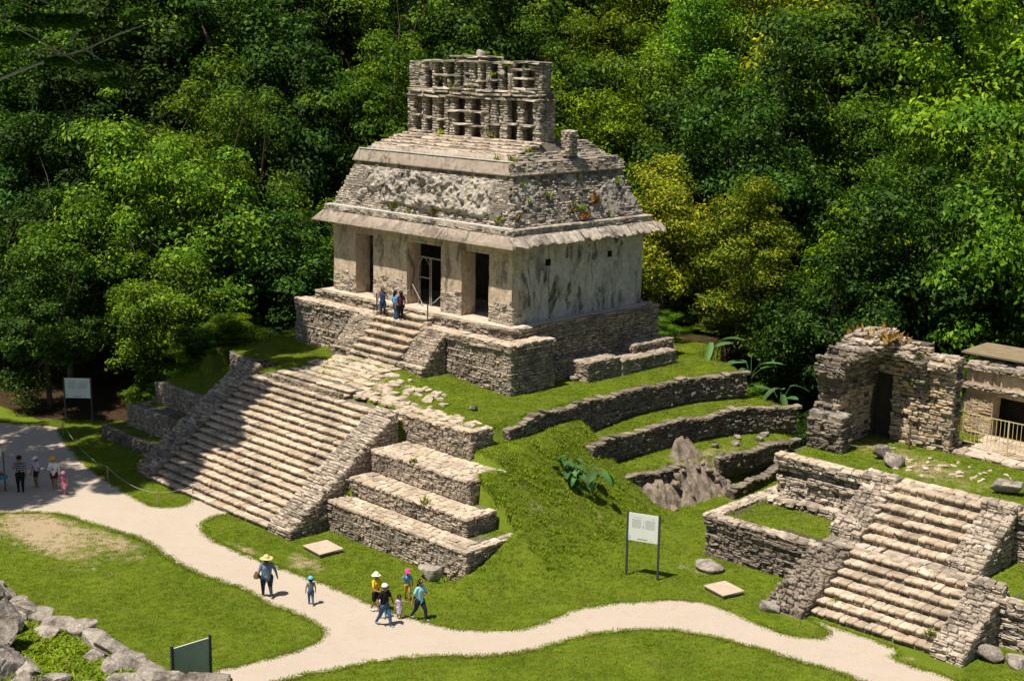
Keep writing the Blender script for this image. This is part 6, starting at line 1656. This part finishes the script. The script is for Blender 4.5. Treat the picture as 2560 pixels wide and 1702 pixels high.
def scatter(name, label, cat, P, tuft, smin, smax):
    me = bpy.data.meshes.new(name); me.vertices.add(len(P)); me.vertices.foreach_set('co', np.asarray(P, np.float32).ravel()); me.update()
    o = link(name, me); tag(o, label, cat, kind='stuff')
    ng = bpy.data.node_groups.new('scatter_' + name, 'GeometryNodeTree')
    ng.interface.new_socket('Geometry', in_out='INPUT', socket_type='NodeSocketGeometry'); ng.interface.new_socket('Geometry', in_out='OUTPUT', socket_type='NodeSocketGeometry')
    N = ng.nodes; gi = N.new('NodeGroupInput'); go = N.new('NodeGroupOutput'); ip = N.new('GeometryNodeInstanceOnPoints'); oi = N.new('GeometryNodeObjectInfo')
    oi.inputs['Object'].default_value = tuft; oi.inputs['As Instance'].default_value = True
    rs = N.new('FunctionNodeRandomValue'); rs.data_type = 'FLOAT'; rs.inputs[2].default_value = smin; rs.inputs[3].default_value = smax
    rr = N.new('FunctionNodeRandomValue'); rr.data_type = 'FLOAT_VECTOR'; rr.inputs[0].default_value = (-.2, -.2, 0); rr.inputs[1].default_value = (.2, .2, 6.28)
    Lk = ng.links.new
    Lk(gi.outputs[0], ip.inputs['Points']); Lk(oi.outputs['Geometry'], ip.inputs['Instance']); Lk(rs.outputs[1], ip.inputs['Scale']); Lk(rr.outputs[0], ip.inputs['Rotation']); Lk(ip.outputs[0], go.inputs[0])
    md = o.modifiers.new('scatter', 'NODES'); md.node_group = ng
    return o
def grass():
    rng = np.random.default_rng(12)
    n = 330000
    x = rng.uniform(-26, 34, n); y = rng.uniform(-36, 18, n)
    z = ground_h(x, y)
    ok = ~in_poly(x, y, PATH_FINE) & (~forest_mask(x, y) | ((x > -22) & (x < -17) & (y > -9)))
    # not on flagstones, stairs or under buildings
    ok &= ~((x > -W - 1.7) & (x < 1.7) & (y > -1.7) & (y < 12)) & ~((x > -13.3) & (x < .7) & (y > -14.8) & (y < -7.9))
    ok &= ~((x > .6) & (x < 10.1) & (y > -12.7) & (y < -9.9) & (z > -7.2) & (x < np.where(y < -11.4, 10.1, np.where(y < -10, 8.8, 7.6)))) & ~((x > .6) & (x < 7.1) & (y > -10.1) & (y < -7.7))
    lx = x - XIV_O[0]; ly = y - XIV_O[1]
    ok &= ~((lx > 5.3) & (lx < 13.9) & (ly > -3.4) & (ly < 1.9)) & ~((lx > 5.3) & (lx < 12.5) & (ly > 1.2) & (ly < 5.2))
    gx = ground_h(x + .12, y) - z; gy = ground_h(x, y + .12) - z
    ok &= (np.abs(gx) < .3) & (np.abs(gy) < .3)
    rel = np.stack([x, y, z], 1) - CAM; zz = rel @ _fw; u = 1280 + 3480.3 * (rel @ _r2) / zz; v = 851 - 3480.3 * (rel @ _u2) / zz
    ok &= (u > -20) & (u < 2580) & (v > 0) & (v < 1730)
    # thin where the turf is worn
    def blob(cx, cy, rx, ry): return np.exp(-(((x - cx) / rx) ** 2 + ((y - cy) / ry) ** 2))
    wear = .97 * blob(-8.6, -22.4, 4.2, 1.9) + .5 * blob(-4.2, -20.6, 2.6, .9) + .7 * blob(0.3, -17, 1.6, .4) + .5 * blob(3.6, -16.1, 1.5, .7) + .8 * blob(-5.5, -5.8, 3.6, 1.8) + .5 * blob(.5, -6.8, 3.2, .8) + .5 * blob(19.5, 6.3, 3.2, 1.6) + .5 * blob(22.5, 4.6, 3.0, 1.8) + .5 * blob(8.3, 5.5, .9, 4.5) + .3 * blob(-2.5, -23, 4.5, 1.6)
    ok &= rng.random(n) > wear + .5 * (fbm(x * 1.6, y * 1.6, 9) - .5)
    P = np.stack([x, y, z], 1)[ok]
    slope = ((P[:, 0] > 5) & (P[:, 0] < 12.5) & (P[:, 1] > -9.7) & (P[:, 1] < 0) & (P[:, 2] > -7.7))
    near = P[:, 1] < -29
    lawn = tuft_object('grass_tuft', 9, .034, .020, .10, 'grass_blade', 1)
    weed = tuft_object('weed_tuft', 9, .055, .04, .14, 'weed_leaf', 2)
    pick = slope & (rng.random(len(P)) < .12 + .45 * sstep(.45, .65, fbm(P[:, 0] * .9, P[:, 1] * .9, 63)))
    scatter('lawn_grass', 'short mown green grass over the lawns of the plaza and terraces', 'grass', P[~near], lawn, .7, 1.5)
    sel = P[pick]; scatter('slope_weeds', 'rough weedy green cover on the steep side of the mound', 'ground cover', sel[:len(sel)], weed, .5, 1.25)
    nn = P[near]
    # grass creeping over the path edges
    E_ = np.array(PATH_FINE); k = rng.integers(0, len(E_), 9000); t_ = rng.random(9000)[:, None]; Q = E_[k] * (1 - t_) + E_[(k + 1) % len(E_)] * t_ + rng.normal(0, .09, (9000, 2)); Q = Q[~forest_mask(Q[:, 0], Q[:, 1])]
    scatter('edge_grass', 'ragged grass creeping over the edges of the path', 'grass', np.concatenate([Q, np.full((len(Q), 1), -7.985)], 1), lawn, .6, 1.7)
    x = rng.uniform(2, 17, 3500); y = rng.uniform(-33, -28.6, 3500); z = ground_h(x, y); k = (z > -6) & (rng.random(3500) < .9)
    Q = np.stack([x, y, z], 1)[k]; scatter('near_weeds', 'green weeds growing between the near wall and the boulders', 'ground cover', np.concatenate([nn, Q]), weed, 1.0, 2.4)
grass()

# small weeds growing on the masonry
def weed_clump(label, loc, s, mat, seed, group, n=22):
    rng = np.random.default_rng(seed); V = []; F = []
    for k in range(n):
        a = rng.uniform(0, 6.28); l = s * rng.uniform(.5, 1.2); e = rng.uniform(.3, 1.3); d = Vector((math.cos(a) * math.cos(e), math.sin(a) * math.cos(e), math.sin(e))); p = Vector((rng.normal(0, s * .3), rng.normal(0, s * .3), 0)); w = d.cross(Vector((0, 0, 1))).normalized() * s * .12
        q = len(V); V += [tuple(p - w), tuple(p + w), tuple(p + d * l * .6 + w), tuple(p + d * l), tuple(p + d * l * .6 - w)]; F += [(q, q + 1, q + 2, q + 3, q + 4)]
    o = link('weed_clump', new_mesh('weed_clump', V, F, mat)); o.location = loc; tag(o, label, 'weed', group)
r = np.random.default_rng(55)
for k in range(26):
    if k < 9: x = r.uniform(-14, -.6); z = r.uniform(5.2, 5.5) if r.random() < .6 else r.uniform(5.6, 7.4); p = (x, (z - 5.08) / 2.54 * .96 - .06, z); lb = 'green weed rooted in the front slope of the temple roof'; g = 'weeds on the front roof slope'
    else: y = r.uniform(.4, 9); z = 5.2 + 2.3 * r.random() ** 1.6; p = (-(z - 5.08) / 2.54 * .96 + .06, y, z); lb = 'weed rooted in the right slope of the temple roof'; g = 'weeds on the right roof slope'
    weed_clump(lb, p, r.uniform(.18, .42), 'weed_leaf' if r.random() < .65 else 'weed_red', 60 + k, g)
for k, (x, y, z) in enumerate([(-2.6, 1.35, 8.4), (-1.5, 1.3, 8.4), (-2.2, 1.1, 7.75), (-1.3, 2.4, 8.8), (-10, 4.1, 9.3), (-6, 4.1, 9.35), (-7.6, 4.2, 11.6), (-9.2, 4.3, 11.9), (-4.7, 4.3, 13.2), (-3.4, 4.4, 13.2), (-6.0, 4.3, 12.7)]):
    weed_clump('small green weed growing on the upper roof or roof comb', (x, y, z), .32, 'weed_leaf', 120 + k, 'weeds on the upper roof')
for k in range(16):
    x = r.uniform(15.6, 18.2); y = r.uniform(6.8, 8.5); z = 1.35 - .35 * abs(x - 16.8) - .1
    weed_clump('reddish dry grass tuft on top of the broken vault', (x, y, z), r.uniform(.35, .75), 'weed_red', 150 + k, 'red grass on the broken vault', 16)
for k, (x, y, z) in enumerate([(18.9, 8.2, 0.3), (17.6, 8.2, -.3), (18.6, 8.1, -1.0), (20.75, 8.6, -1.3), (5.0, 2.5, -5.0), (0.9, -11.5, -6.45), (3.6, -9.9, -4.6), (6.0, -11.3, -5.6), (21.8, -2.2, -7.0), (22.4, -3.5, -7.5), (26.8, -4.0, -7.4), (21.4, -.8, -6.2), (9.1, -13.0, -8.0)]):
    weed_clump('small green weed sprouting from a joint of the ruin masonry', (x, y, z), .3, 'weed_leaf', 190 + k, 'weeds in the masonry joints')

# ------------------------------------------------------------------ people
def cloth(name, c, rough=.85): return simple(name, c, rough, .15, .12, 14)
def stripe_mat():
    t = NT('cloth_striped'); tc = t.n('ShaderNodeTexCoord'); sx = t.n('ShaderNodeSeparateXYZ'); t.l(tc.outputs['Object'], sx.inputs[0])
    s = t.math('FRACT', t.math('MULTIPLY', sx.outputs[2], 9.0)); t.col(t.ramp(s, [(.0, (.012, .02, .06)), (.66, (.012, .02, .06)), (.7, (.45, .47, .5)), (.98, (.45, .47, .5))], 'CONSTANT')); t.b.inputs['Roughness'].default_value = .85
stripe_mat()
cloth('skin', (.30, .155, .09), .6); cloth('skin_tan', (.36, .20, .125), .6); cloth('hair_dark', (.012, .009, .007), .5)
for n_, c_ in dict(navy=(.015, .02, .045), black=(.012, .012, .013), white=(.72, .70, .68), lilac=(.52, .42, .56), pink=(.75, .25, .36), hot_pink=(.8, .06, .30), maroon=(.11, .012, .02), orange_straw=(.65, .36, .06), straw=(.62, .42, .20), cream=(.72, .65, .48), denim=(.05, .10, .20), dark_denim=(.022, .042, .075), chambray=(.16, .21, .28), grey_tee=(.17, .175, .18), yellow=(.72, .46, .02), sky=(.10, .32, .62), light_blue=(.28, .58, .66), mustard=(.5, .3, .06), teal=(.06, .25, .24), brown_bag=(.20, .085, .03), rose=(.42, .12, .18), cap_blue=(.12, .42, .62), shoe_grey=(.25, .25, .27), tan_shoe=(.4, .28, .18), plum=(.10, .03, .06), blue_dress=(.045, .06, .17)).items(): cloth('cl_' + n_, c_)

TMP = bpy.data.scenes.new('remesh_bench')
def make_person(name_label, loc, heading, Hgt, look, pose, group=None):
    """look: dict top, bottom, shoe, skin, hair, long_sleeve, leg ('long','short'), skirt; pose: stride, arms"""
    th = thing('person', name_label, 'person', loc, group, heading)
    H = Hgt; caps = []
    def cap(a, b, ra, rb, m): caps.append((np.array(a, float) * H, np.array(b, float) * H, ra * H, rb * H, m))
    sk, tp, bt, sh = look.get('skin', 'skin'), look['top'], look['bottom'], look['shoe']
    f = look.get('fat', 1.0); kid = look.get('kid', 0.0)
    hd = .066 + .016 * kid
    stride = pose.get('stride', .0); hipz = .50 - .02 * abs(stride) * 2; lean = pose.get('lean', 0.0)
    hipw = .052 * f
    shz = .815 - .03 * kid; shw = .098 * f ** .6
    top = np.array([0, lean, 0])
    # torso
    cap((0, 0, hipz), (0, lean * .4, .60), .082 * f, .074 * f, tp if look.get('long_top') else bt)
    cap((-.02, lean * .4, .58), (-.03, lean * .8, .74), .072 * f, .074 * f, tp); cap((.02, lean * .4, .58), (.03, lean * .8, .74), .072 * f, .074 * f, tp)
    cap((-shw * .8, lean, shz - .015), (shw * .8, lean, shz - .015), .042, .042, tp)
    cap((0, lean, shz), (0, lean + .008, .875 - .02 * kid), .034, .030, sk)
    # head
    hz = .93 - .012 * kid
    cap((0, lean + .012, hz - .02), (0, lean + .004, hz + .014), hd * .80, hd, sk); cap((0, lean + .03, hz - .045), (0, lean + .02, hz - .02), hd * .5, hd * .7, sk)
    cap((0, lean + hd + .006, hz - .008), (0, lean + hd + .016, hz - .02), .009, .011, sk)
    for s in (-1, 1): cap((s * hd * .98, lean + .002, hz - .012), (s * hd * 1.04, lean + .0, hz + .006), .012, .014, sk)
    # legs
    for s, ph in ((-1, 1), (1, -1)):
        st_ = stride * ph; hip = np.array([s * hipw, 0, hipz - .01])
        knee = np.array([s * hipw * 1.02, st_ * .5 + .025 * (st_ >= 0) + (.015 if stride else .008), .275 + .0]); ank = np.array([s * hipw, st_ - (.05 if st_ < 0 else 0), .042 + (.03 if st_ < -.05 else 0)])
        lg = look.get('leg', 'long')
        if lg == 'long': cap(hip, knee, .068 * f, .045 * f ** .5, bt); cap(knee, ank, .043 * f ** .5, .030, bt)
        elif lg == 'short':
            mid = hip * .25 + knee * .75 if look.get('knee') else hip * .5 + knee * .5
            cap(hip, mid, .070 * f, .058 * f, bt); cap(mid, knee, .046, .038, sk); cap(knee, ank, .037, .022, sk)
        cap(ank - np.array([0, .015, .018]), ank + np.array([s * .008, .085, -.022]), .026, .020, sh)
    if look.get('skirt'):
        for a in np.linspace(0, 2 * math.pi, 12, endpoint=False):
            cap((.03 * math.cos(a), .03 * math.sin(a), .58), (.085 * f * math.cos(a), .075 * f * math.sin(a), look['skirt']), .05, .03, bt)
    # arms
    for s, key in ((-1, 'L'), (1, 'R')):
        sh0 = np.array([s * shw, lean, shz - .012]); el, wr = pose.get(key, ((s * .155, -.01, .625), (s * .16, .05, .475)))
        el = np.array(el, float) + np.array([0, lean * .6, 0]); wr = np.array(wr, float) + np.array([0, lean * .3, 0]); ls = look.get('sleeve', 'short')
        um = tp if ls != 'none' else sk
        if ls == 'short': m_ = sh0 * .4 + el * .6; cap(sh0, m_, .036 * f ** .4, .034, tp); cap(m_, el, .027, .025, sk); cap(el, wr, .025, .018, sk)
        elif ls == 'long': cap(sh0, el, .037 * f ** .4, .031, tp); cap(el, wr, .030, .023, tp)
        else: cap(sh0, el, .031, .025, sk); cap(el, wr, .025, .018, sk)
        d = wr - el; d /= np.linalg.norm(d); side = np.cross(d, np.array([1., 0, 0])); side /= np.linalg.norm(side) + 1e-9; nrm = np.cross(side, d)
        palm = wr + d * .035; cap(wr, palm, .017, .021, sk); cap(palm - side * .01, palm + side * .01, .018, .018, sk)
        for k, (o_, ln) in enumerate(((-.020, .036), (-.007, .043), (.006, .041), (.018, .032))):
            b = palm + side * o_ + d * .016; k1 = b + d * ln * .55 + nrm * .004 * s; cap(b, k1, .0078, .0074, sk); cap(k1, k1 + d * ln * .4 - np.array([s, 0, 0]) * .010, .0074, .0066, sk)
        tb = wr + d * .018 - side * .017; cap(tb, tb + d * .024 - side * .018, .0085, .0078, sk); cap(tb + d * .024 - side * .018, tb + d * .042 - side * .020, .0078, .0068, sk)
    # mesh: capsules joined, then remeshed to one skin
    V = []; F = []
    for a, b, ra, rb, m_ in caps:
        ax = b - a; L = np.linalg.norm(ax); ax = ax / L if L > 1e-6 else np.array([0, 0, 1.]); ref = np.array([0, 0, 1.]) if abs(ax[2]) < .9 else np.array([1., 0, 0]); u = np.cross(ax, ref); u /= np.linalg.norm(u); w = np.cross(ax, u)
        k0 = len(V); n = 10; rings = [(a - ax * ra * .92, ra * .38), (a - ax * ra * .6, ra * .8), (a, ra), (b, rb), (b + ax * rb * .6, rb * .8), (b + ax * rb * .92, rb * .38)]
        for c, r_ in rings:
            for j in range(n): an = 2 * math.pi * j / n; V.append(c + (u * math.cos(an) + w * math.sin(an)) * r_)
        for i in range(len(rings) - 1):
            for j in range(n): F.append((k0 + i * n + j, k0 + i * n + (j + 1) % n, k0 + (i + 1) * n + (j + 1) % n, k0 + (i + 1) * n + j))
        F.append(tuple(k0 + j for j in range(n))[::-1]); F.append(tuple(k0 + (len(rings) - 1) * n + j for j in range(n)))
    me = new_mesh('body_src', V, F); ob = bpy.data.objects.new('body_src', me); TMP.collection.objects.link(ob)
    md = ob.modifiers.new('r', 'REMESH'); md.mode = 'VOXEL'; md.voxel_size = .0125 * (H / 1.7) ** .5; md2 = ob.modifiers.new('s', 'SMOOTH'); md2.factor = .4; md2.iterations = 2
    TMP.view_layers[0].update(); dg = TMP.view_layers[0].depsgraph; ev = ob.evaluated_get(dg); bm_ = bpy.data.meshes.new_from_object(ev, depsgraph=dg)
    bpy.data.objects.remove(ob); bpy.data.meshes.remove(me)
    mats = []; [mats.append(c[4]) for c in caps if c[4] not in mats]
    nP = len(bm_.polygons); cen = np.zeros(nP * 3, np.float32); bm_.polygons.foreach_get('center', cen); cen = cen.reshape(-1, 3)
    best = np.full(nP, 1e9); mi = np.zeros(nP, np.int32)
    for a, b, ra, rb, m_ in caps:
        ab = b - a; tt = np.clip(((cen - a) @ ab) / max(ab @ ab, 1e-9), 0, 1); dd = np.linalg.norm(cen - a - tt[:, None] * ab, axis=1) - (ra + (rb - ra) * tt)
        dd -= .004 if m_ not in (sk,) else 0
        k = dd < best; best = np.where(k, dd, best); mi = np.where(k, mats.index(m_), mi)
    for m_ in mats: bm_.materials.append(MATS[m_])
    bm_.polygons.foreach_set('material_index', mi); bm_.polygons.foreach_set('use_smooth', np.ones(nP, bool)); bm_.name = 'body'
    link('body', bm_, th)
    # eyes
    for s in (-1, 1):
        m = MB(); m.tube([(s * .022 * H, (lean + hd * .93 + .006) * H, (hz + .004) * H), (s * .022 * H, (lean + hd * .93 + .014) * H, (hz + .004) * H)], .0075 * H, 6); link('eye', new_mesh('eye', m.v, m.f, 'hair_dark'), th)
    # hair
    def dome(n, r, zc, yc, z_cut, mat, sc=(1, 1, 1), back=0.0):
        V = []; F = []; nu, nv = 12, 6
        for i in range(nv + 1):
            ph = i / nv * (math.pi * .5 + z_cut)
            for j in range(nu):
                a = 2 * math.pi * j / nu; extra = back * max(0, -math.sin(a)) * (i / nv) ** 2
                V.append((r * sc[0] * math.sin(ph) * math.cos(a), yc + r * sc[1] * math.sin(ph) * math.sin(a), zc + r * sc[2] * math.cos(ph) - extra))
        for i in range(nv):
            for j in range(nu): F.append((i * nu + j, (i + 1) * nu + j, (i + 1) * nu + (j + 1) % nu, i * nu + (j + 1) % nu))
        return link(n, new_mesh(n, V, F, mat, True), th)
    hr = look.get('hair', 'hair_dark')
    dome('hair', (hd * 1.08) * H, (hz + .012) * H, (lean - .006) * H, .35, hr, back=look.get('hair_len', .05) * H)
    ht = look.get('hat')
    if ht:
        kind, mat = ht[0], ht[1]; zt = (hz + .026) * H; yc = (lean + .003) * H
        crown_ = dome('hat_crown', hd * 1.16 * H, zt, yc, .02, mat, (1, 1.05, 1.05 if kind != 'cap' else .92))
        if kind == 'cap':
            V = []; nu = 9
            for i in range(2):
                for j in range(nu): a = math.pi * (.16 + .68 * j / (nu - 1)); R = (hd * 1.12 if i == 0 else hd * 1.12 + .055 * math.sin(math.pi * j / (nu - 1)) ** .6) * H; V.append((math.cos(a) * R * .95, yc + math.sin(a) * R, zt + (.004 if i == 0 else -.012) * H))
            link('visor', new_mesh('visor', V, [(j, j + 1, nu + j + 1, nu + j) for j in range(nu - 1)], ht[2] if len(ht) > 2 else mat, True), crown_)
        else:
            V = []; nu = 20; Rb = look.get('brim', .125) * H
            for R, dz in ((hd * 1.05 * H, .004), ((hd * H + Rb) * .55, -.004), (Rb, -.012)):
                for j in range(nu): a = 2 * math.pi * j / nu; V.append((math.cos(a) * R, yc + math.sin(a) * R, zt + dz * H + .006 * H * math.sin(2 * a)))
            link('hat_brim', new_mesh('hat_brim', V, [(i * nu + j, i * nu + (j + 1) % nu, (i + 1) * nu + (j + 1) % nu, (i + 1) * nu + j) for i in range(2) for j in range(nu)], mat, True), crown_)
    return th
def hd_(dx, dy): return math.atan2(dy, dx) - math.pi / 2
G1 = 'visitors on the shaded path'; G2 = 'family walking on the path'; G3 = 'visitors on the temple steps'
CAMH = hd_(.7, -.7)
make_person('man in navy striped shirt and black trousers with a hand raised to his face', (-14.3, -20.45, -8), CAMH + .2, 1.86, dict(top='cloth_striped', bottom='cl_black', shoe='cl_black', hat=('cap', 'cl_black'), fat=1.12), dict(R=((.16, .06, .66), (.05, .12, .85))), G1)
make_person('girl in pale top, dark shorts and white cap beside the striped man', (-14.4, -19.55, -8), CAMH - .5, 1.62, dict(top='cl_lilac', bottom='cl_navy', shoe='cl_tan_shoe', leg='short', hat=('cap', 'cl_white'), skin='skin', fat=.88), dict(), G1)
make_person('woman in white blouse, dark red shorts and wide orange hat on the path', (-13.5, -19.05, -8), CAMH + .1, 1.70, dict(top='cl_white', bottom='cl_maroon', shoe='cl_tan_shoe', leg='short', hat=('wide', 'cl_orange_straw'), brim=.135, sleeve='long', long_top=True), dict(R=((.15, .04, .64), (.03, .13, .66)), stride=.06), G1)
make_person('small child dressed in pink with a pink hat on the path', (-12.3, -19.15, -8), CAMH - .1, 1.22, dict(top='cl_rose', bottom='cl_pink', shoe='cl_pink', hat=('wide', 'cl_pink'), brim=.10, leg='short', knee=True, kid=1, skin='skin_tan'), dict(stride=.06), G1)
make_person('woman in grey-blue shirt and straw hat walking away with a brown bag', (5.42, -19.42, -8), hd_(-.9, .35), 1.80, dict(top='cl_chambray', bottom='cl_dark_denim', shoe='cl_tan_shoe', hat=('wide', 'cl_straw'), brim=.15, sleeve='long', fat=1.32, long_top=True), dict(stride=.09, L=((-.19, -.02, .63), (-.2, .08, .5)), R=((.2, -.04, .63), (.24, .0, .48))), None)
o = link('shoulder_bag', rock_mesh('shoulder_bag', 61, (.30, .15, .28), 'cl_brown_bag', 3, .06)); o.location = (5.18, -19.72, -7.05); o.rotation_euler = (0, 0, .4); tag(o, 'small brown shoulder bag at the hip of the woman in the straw hat', 'bag')
make_person('boy in grey tee, jeans and blue cap walking alone on the path', (7.3, -18.6, -8), hd_(-.9, .5), 1.22, dict(top='cl_grey_tee', bottom='cl_denim', shoe='cl_tan_shoe', hat=('cap', 'cl_cap_blue', 'cl_hot_pink'), kid=1, skin='skin_tan'), dict(stride=.08), None)
make_person('woman in yellow shirt, black shorts and cream hat behind the man in black', (9.62, -17.1, -8), hd_(.9, .1), 1.66, dict(top='cl_yellow', bottom='cl_black', shoe='cl_white', hat=('wide', 'cl_cream'), brim=.115, leg='short', knee=True), dict(stride=.07, R=((.15, .06, .63), (.1, .17, .6)), L=((-.15, .06, .63), (-.1, .17, .6))), G2)
make_person('man in black shirt and jeans with a black and white cap striding along the path', (10.9, -17.75, -8), hd_(.9, .05), 1.74, dict(top='cl_black', bottom='cl_denim', shoe='cl_shoe_grey', hat=('cap', 'cl_white', 'cl_black'), fat=1.12), dict(stride=.15, lean=.02, L=((-.17, .05, .63), (-.15, .16, .52)), R=((.17, -.05, .63), (.17, -.02, .48))), G2)
make_person('child in white top and green trousers half hidden behind the man in black', (10.32, -17.35, -8), hd_(.9, .1), 1.15, dict(top='cl_white', bottom='cl_teal', shoe='cl_tan_shoe', kid=1), dict(stride=.1), G2)
make_person('child in blue shirt, mustard trousers and pink cap on the grass', (9.5, -15.35, -8), hd_(.8, -.4), 1.3, dict(top='cl_sky', bottom='cl_mustard', shoe='cl_black', hat=('cap', 'cl_hot_pink'), kid=.8), dict(stride=.06, R=((.17, .02, .70), (.10, .10, .84))), G2)
make_person('little girl in lilac dress holding the hand of the woman in light blue', (10.8, -16.9, -8), hd_(.8, -.5), 1.03, dict(top='cl_lilac', bottom='cl_lilac', shoe='cl_tan_shoe', leg='short', skirt=.25, kid=1, hair_len=.12), dict(stride=.03, L=((-.17, .03, .72), (-.30, .08, .72))), G2)
make_person('woman in light blue top and navy trousers striding beside the path', (11.4, -16.35, -8), hd_(.95, .1), 1.70, dict(top='cl_light_blue', bottom='cl_navy', shoe='cl_shoe_grey', hair_len=.14, fat=1.12, long_top=True), dict(stride=.16, lean=.015, R=((.17, -.05, .63), (.2, -.06, .48)), L=((-.15, .07, .64), (-.04, .13, .66))), G2)
SZ = -.547
make_person('woman in sleeveless blue top on the left of the platform stair', (-8.55, -1.6, SZ), CAMH + .3, 1.66, dict(top='cl_blue_dress', bottom='cl_dark_denim', shoe='cl_tan_shoe', sleeve='none', hair_len=.12, long_top=True), dict(R=((.16, .0, .63), (.17, .05, .48)), L=((-.16, .03, .65), (-.09, .12, .70))), G3)
make_person('person in blue tee and jeans seen from behind on the platform stair', (-7.45, -1.62, SZ), hd_(.1, 1), 1.62, dict(top='cl_sky', bottom='cl_denim', shoe='cl_navy', hair_len=.14, fat=.95), dict(), G3)
make_person('person in dark plum top and black trousers beside the blue tee on the stair', (-7.02, -1.58, SZ), hd_(-.8, .2), 1.64, dict(top='cl_plum', bottom='cl_black', shoe='cl_white', hair_len=.16), dict(), G3)

bpy.data.scenes.remove(TMP)
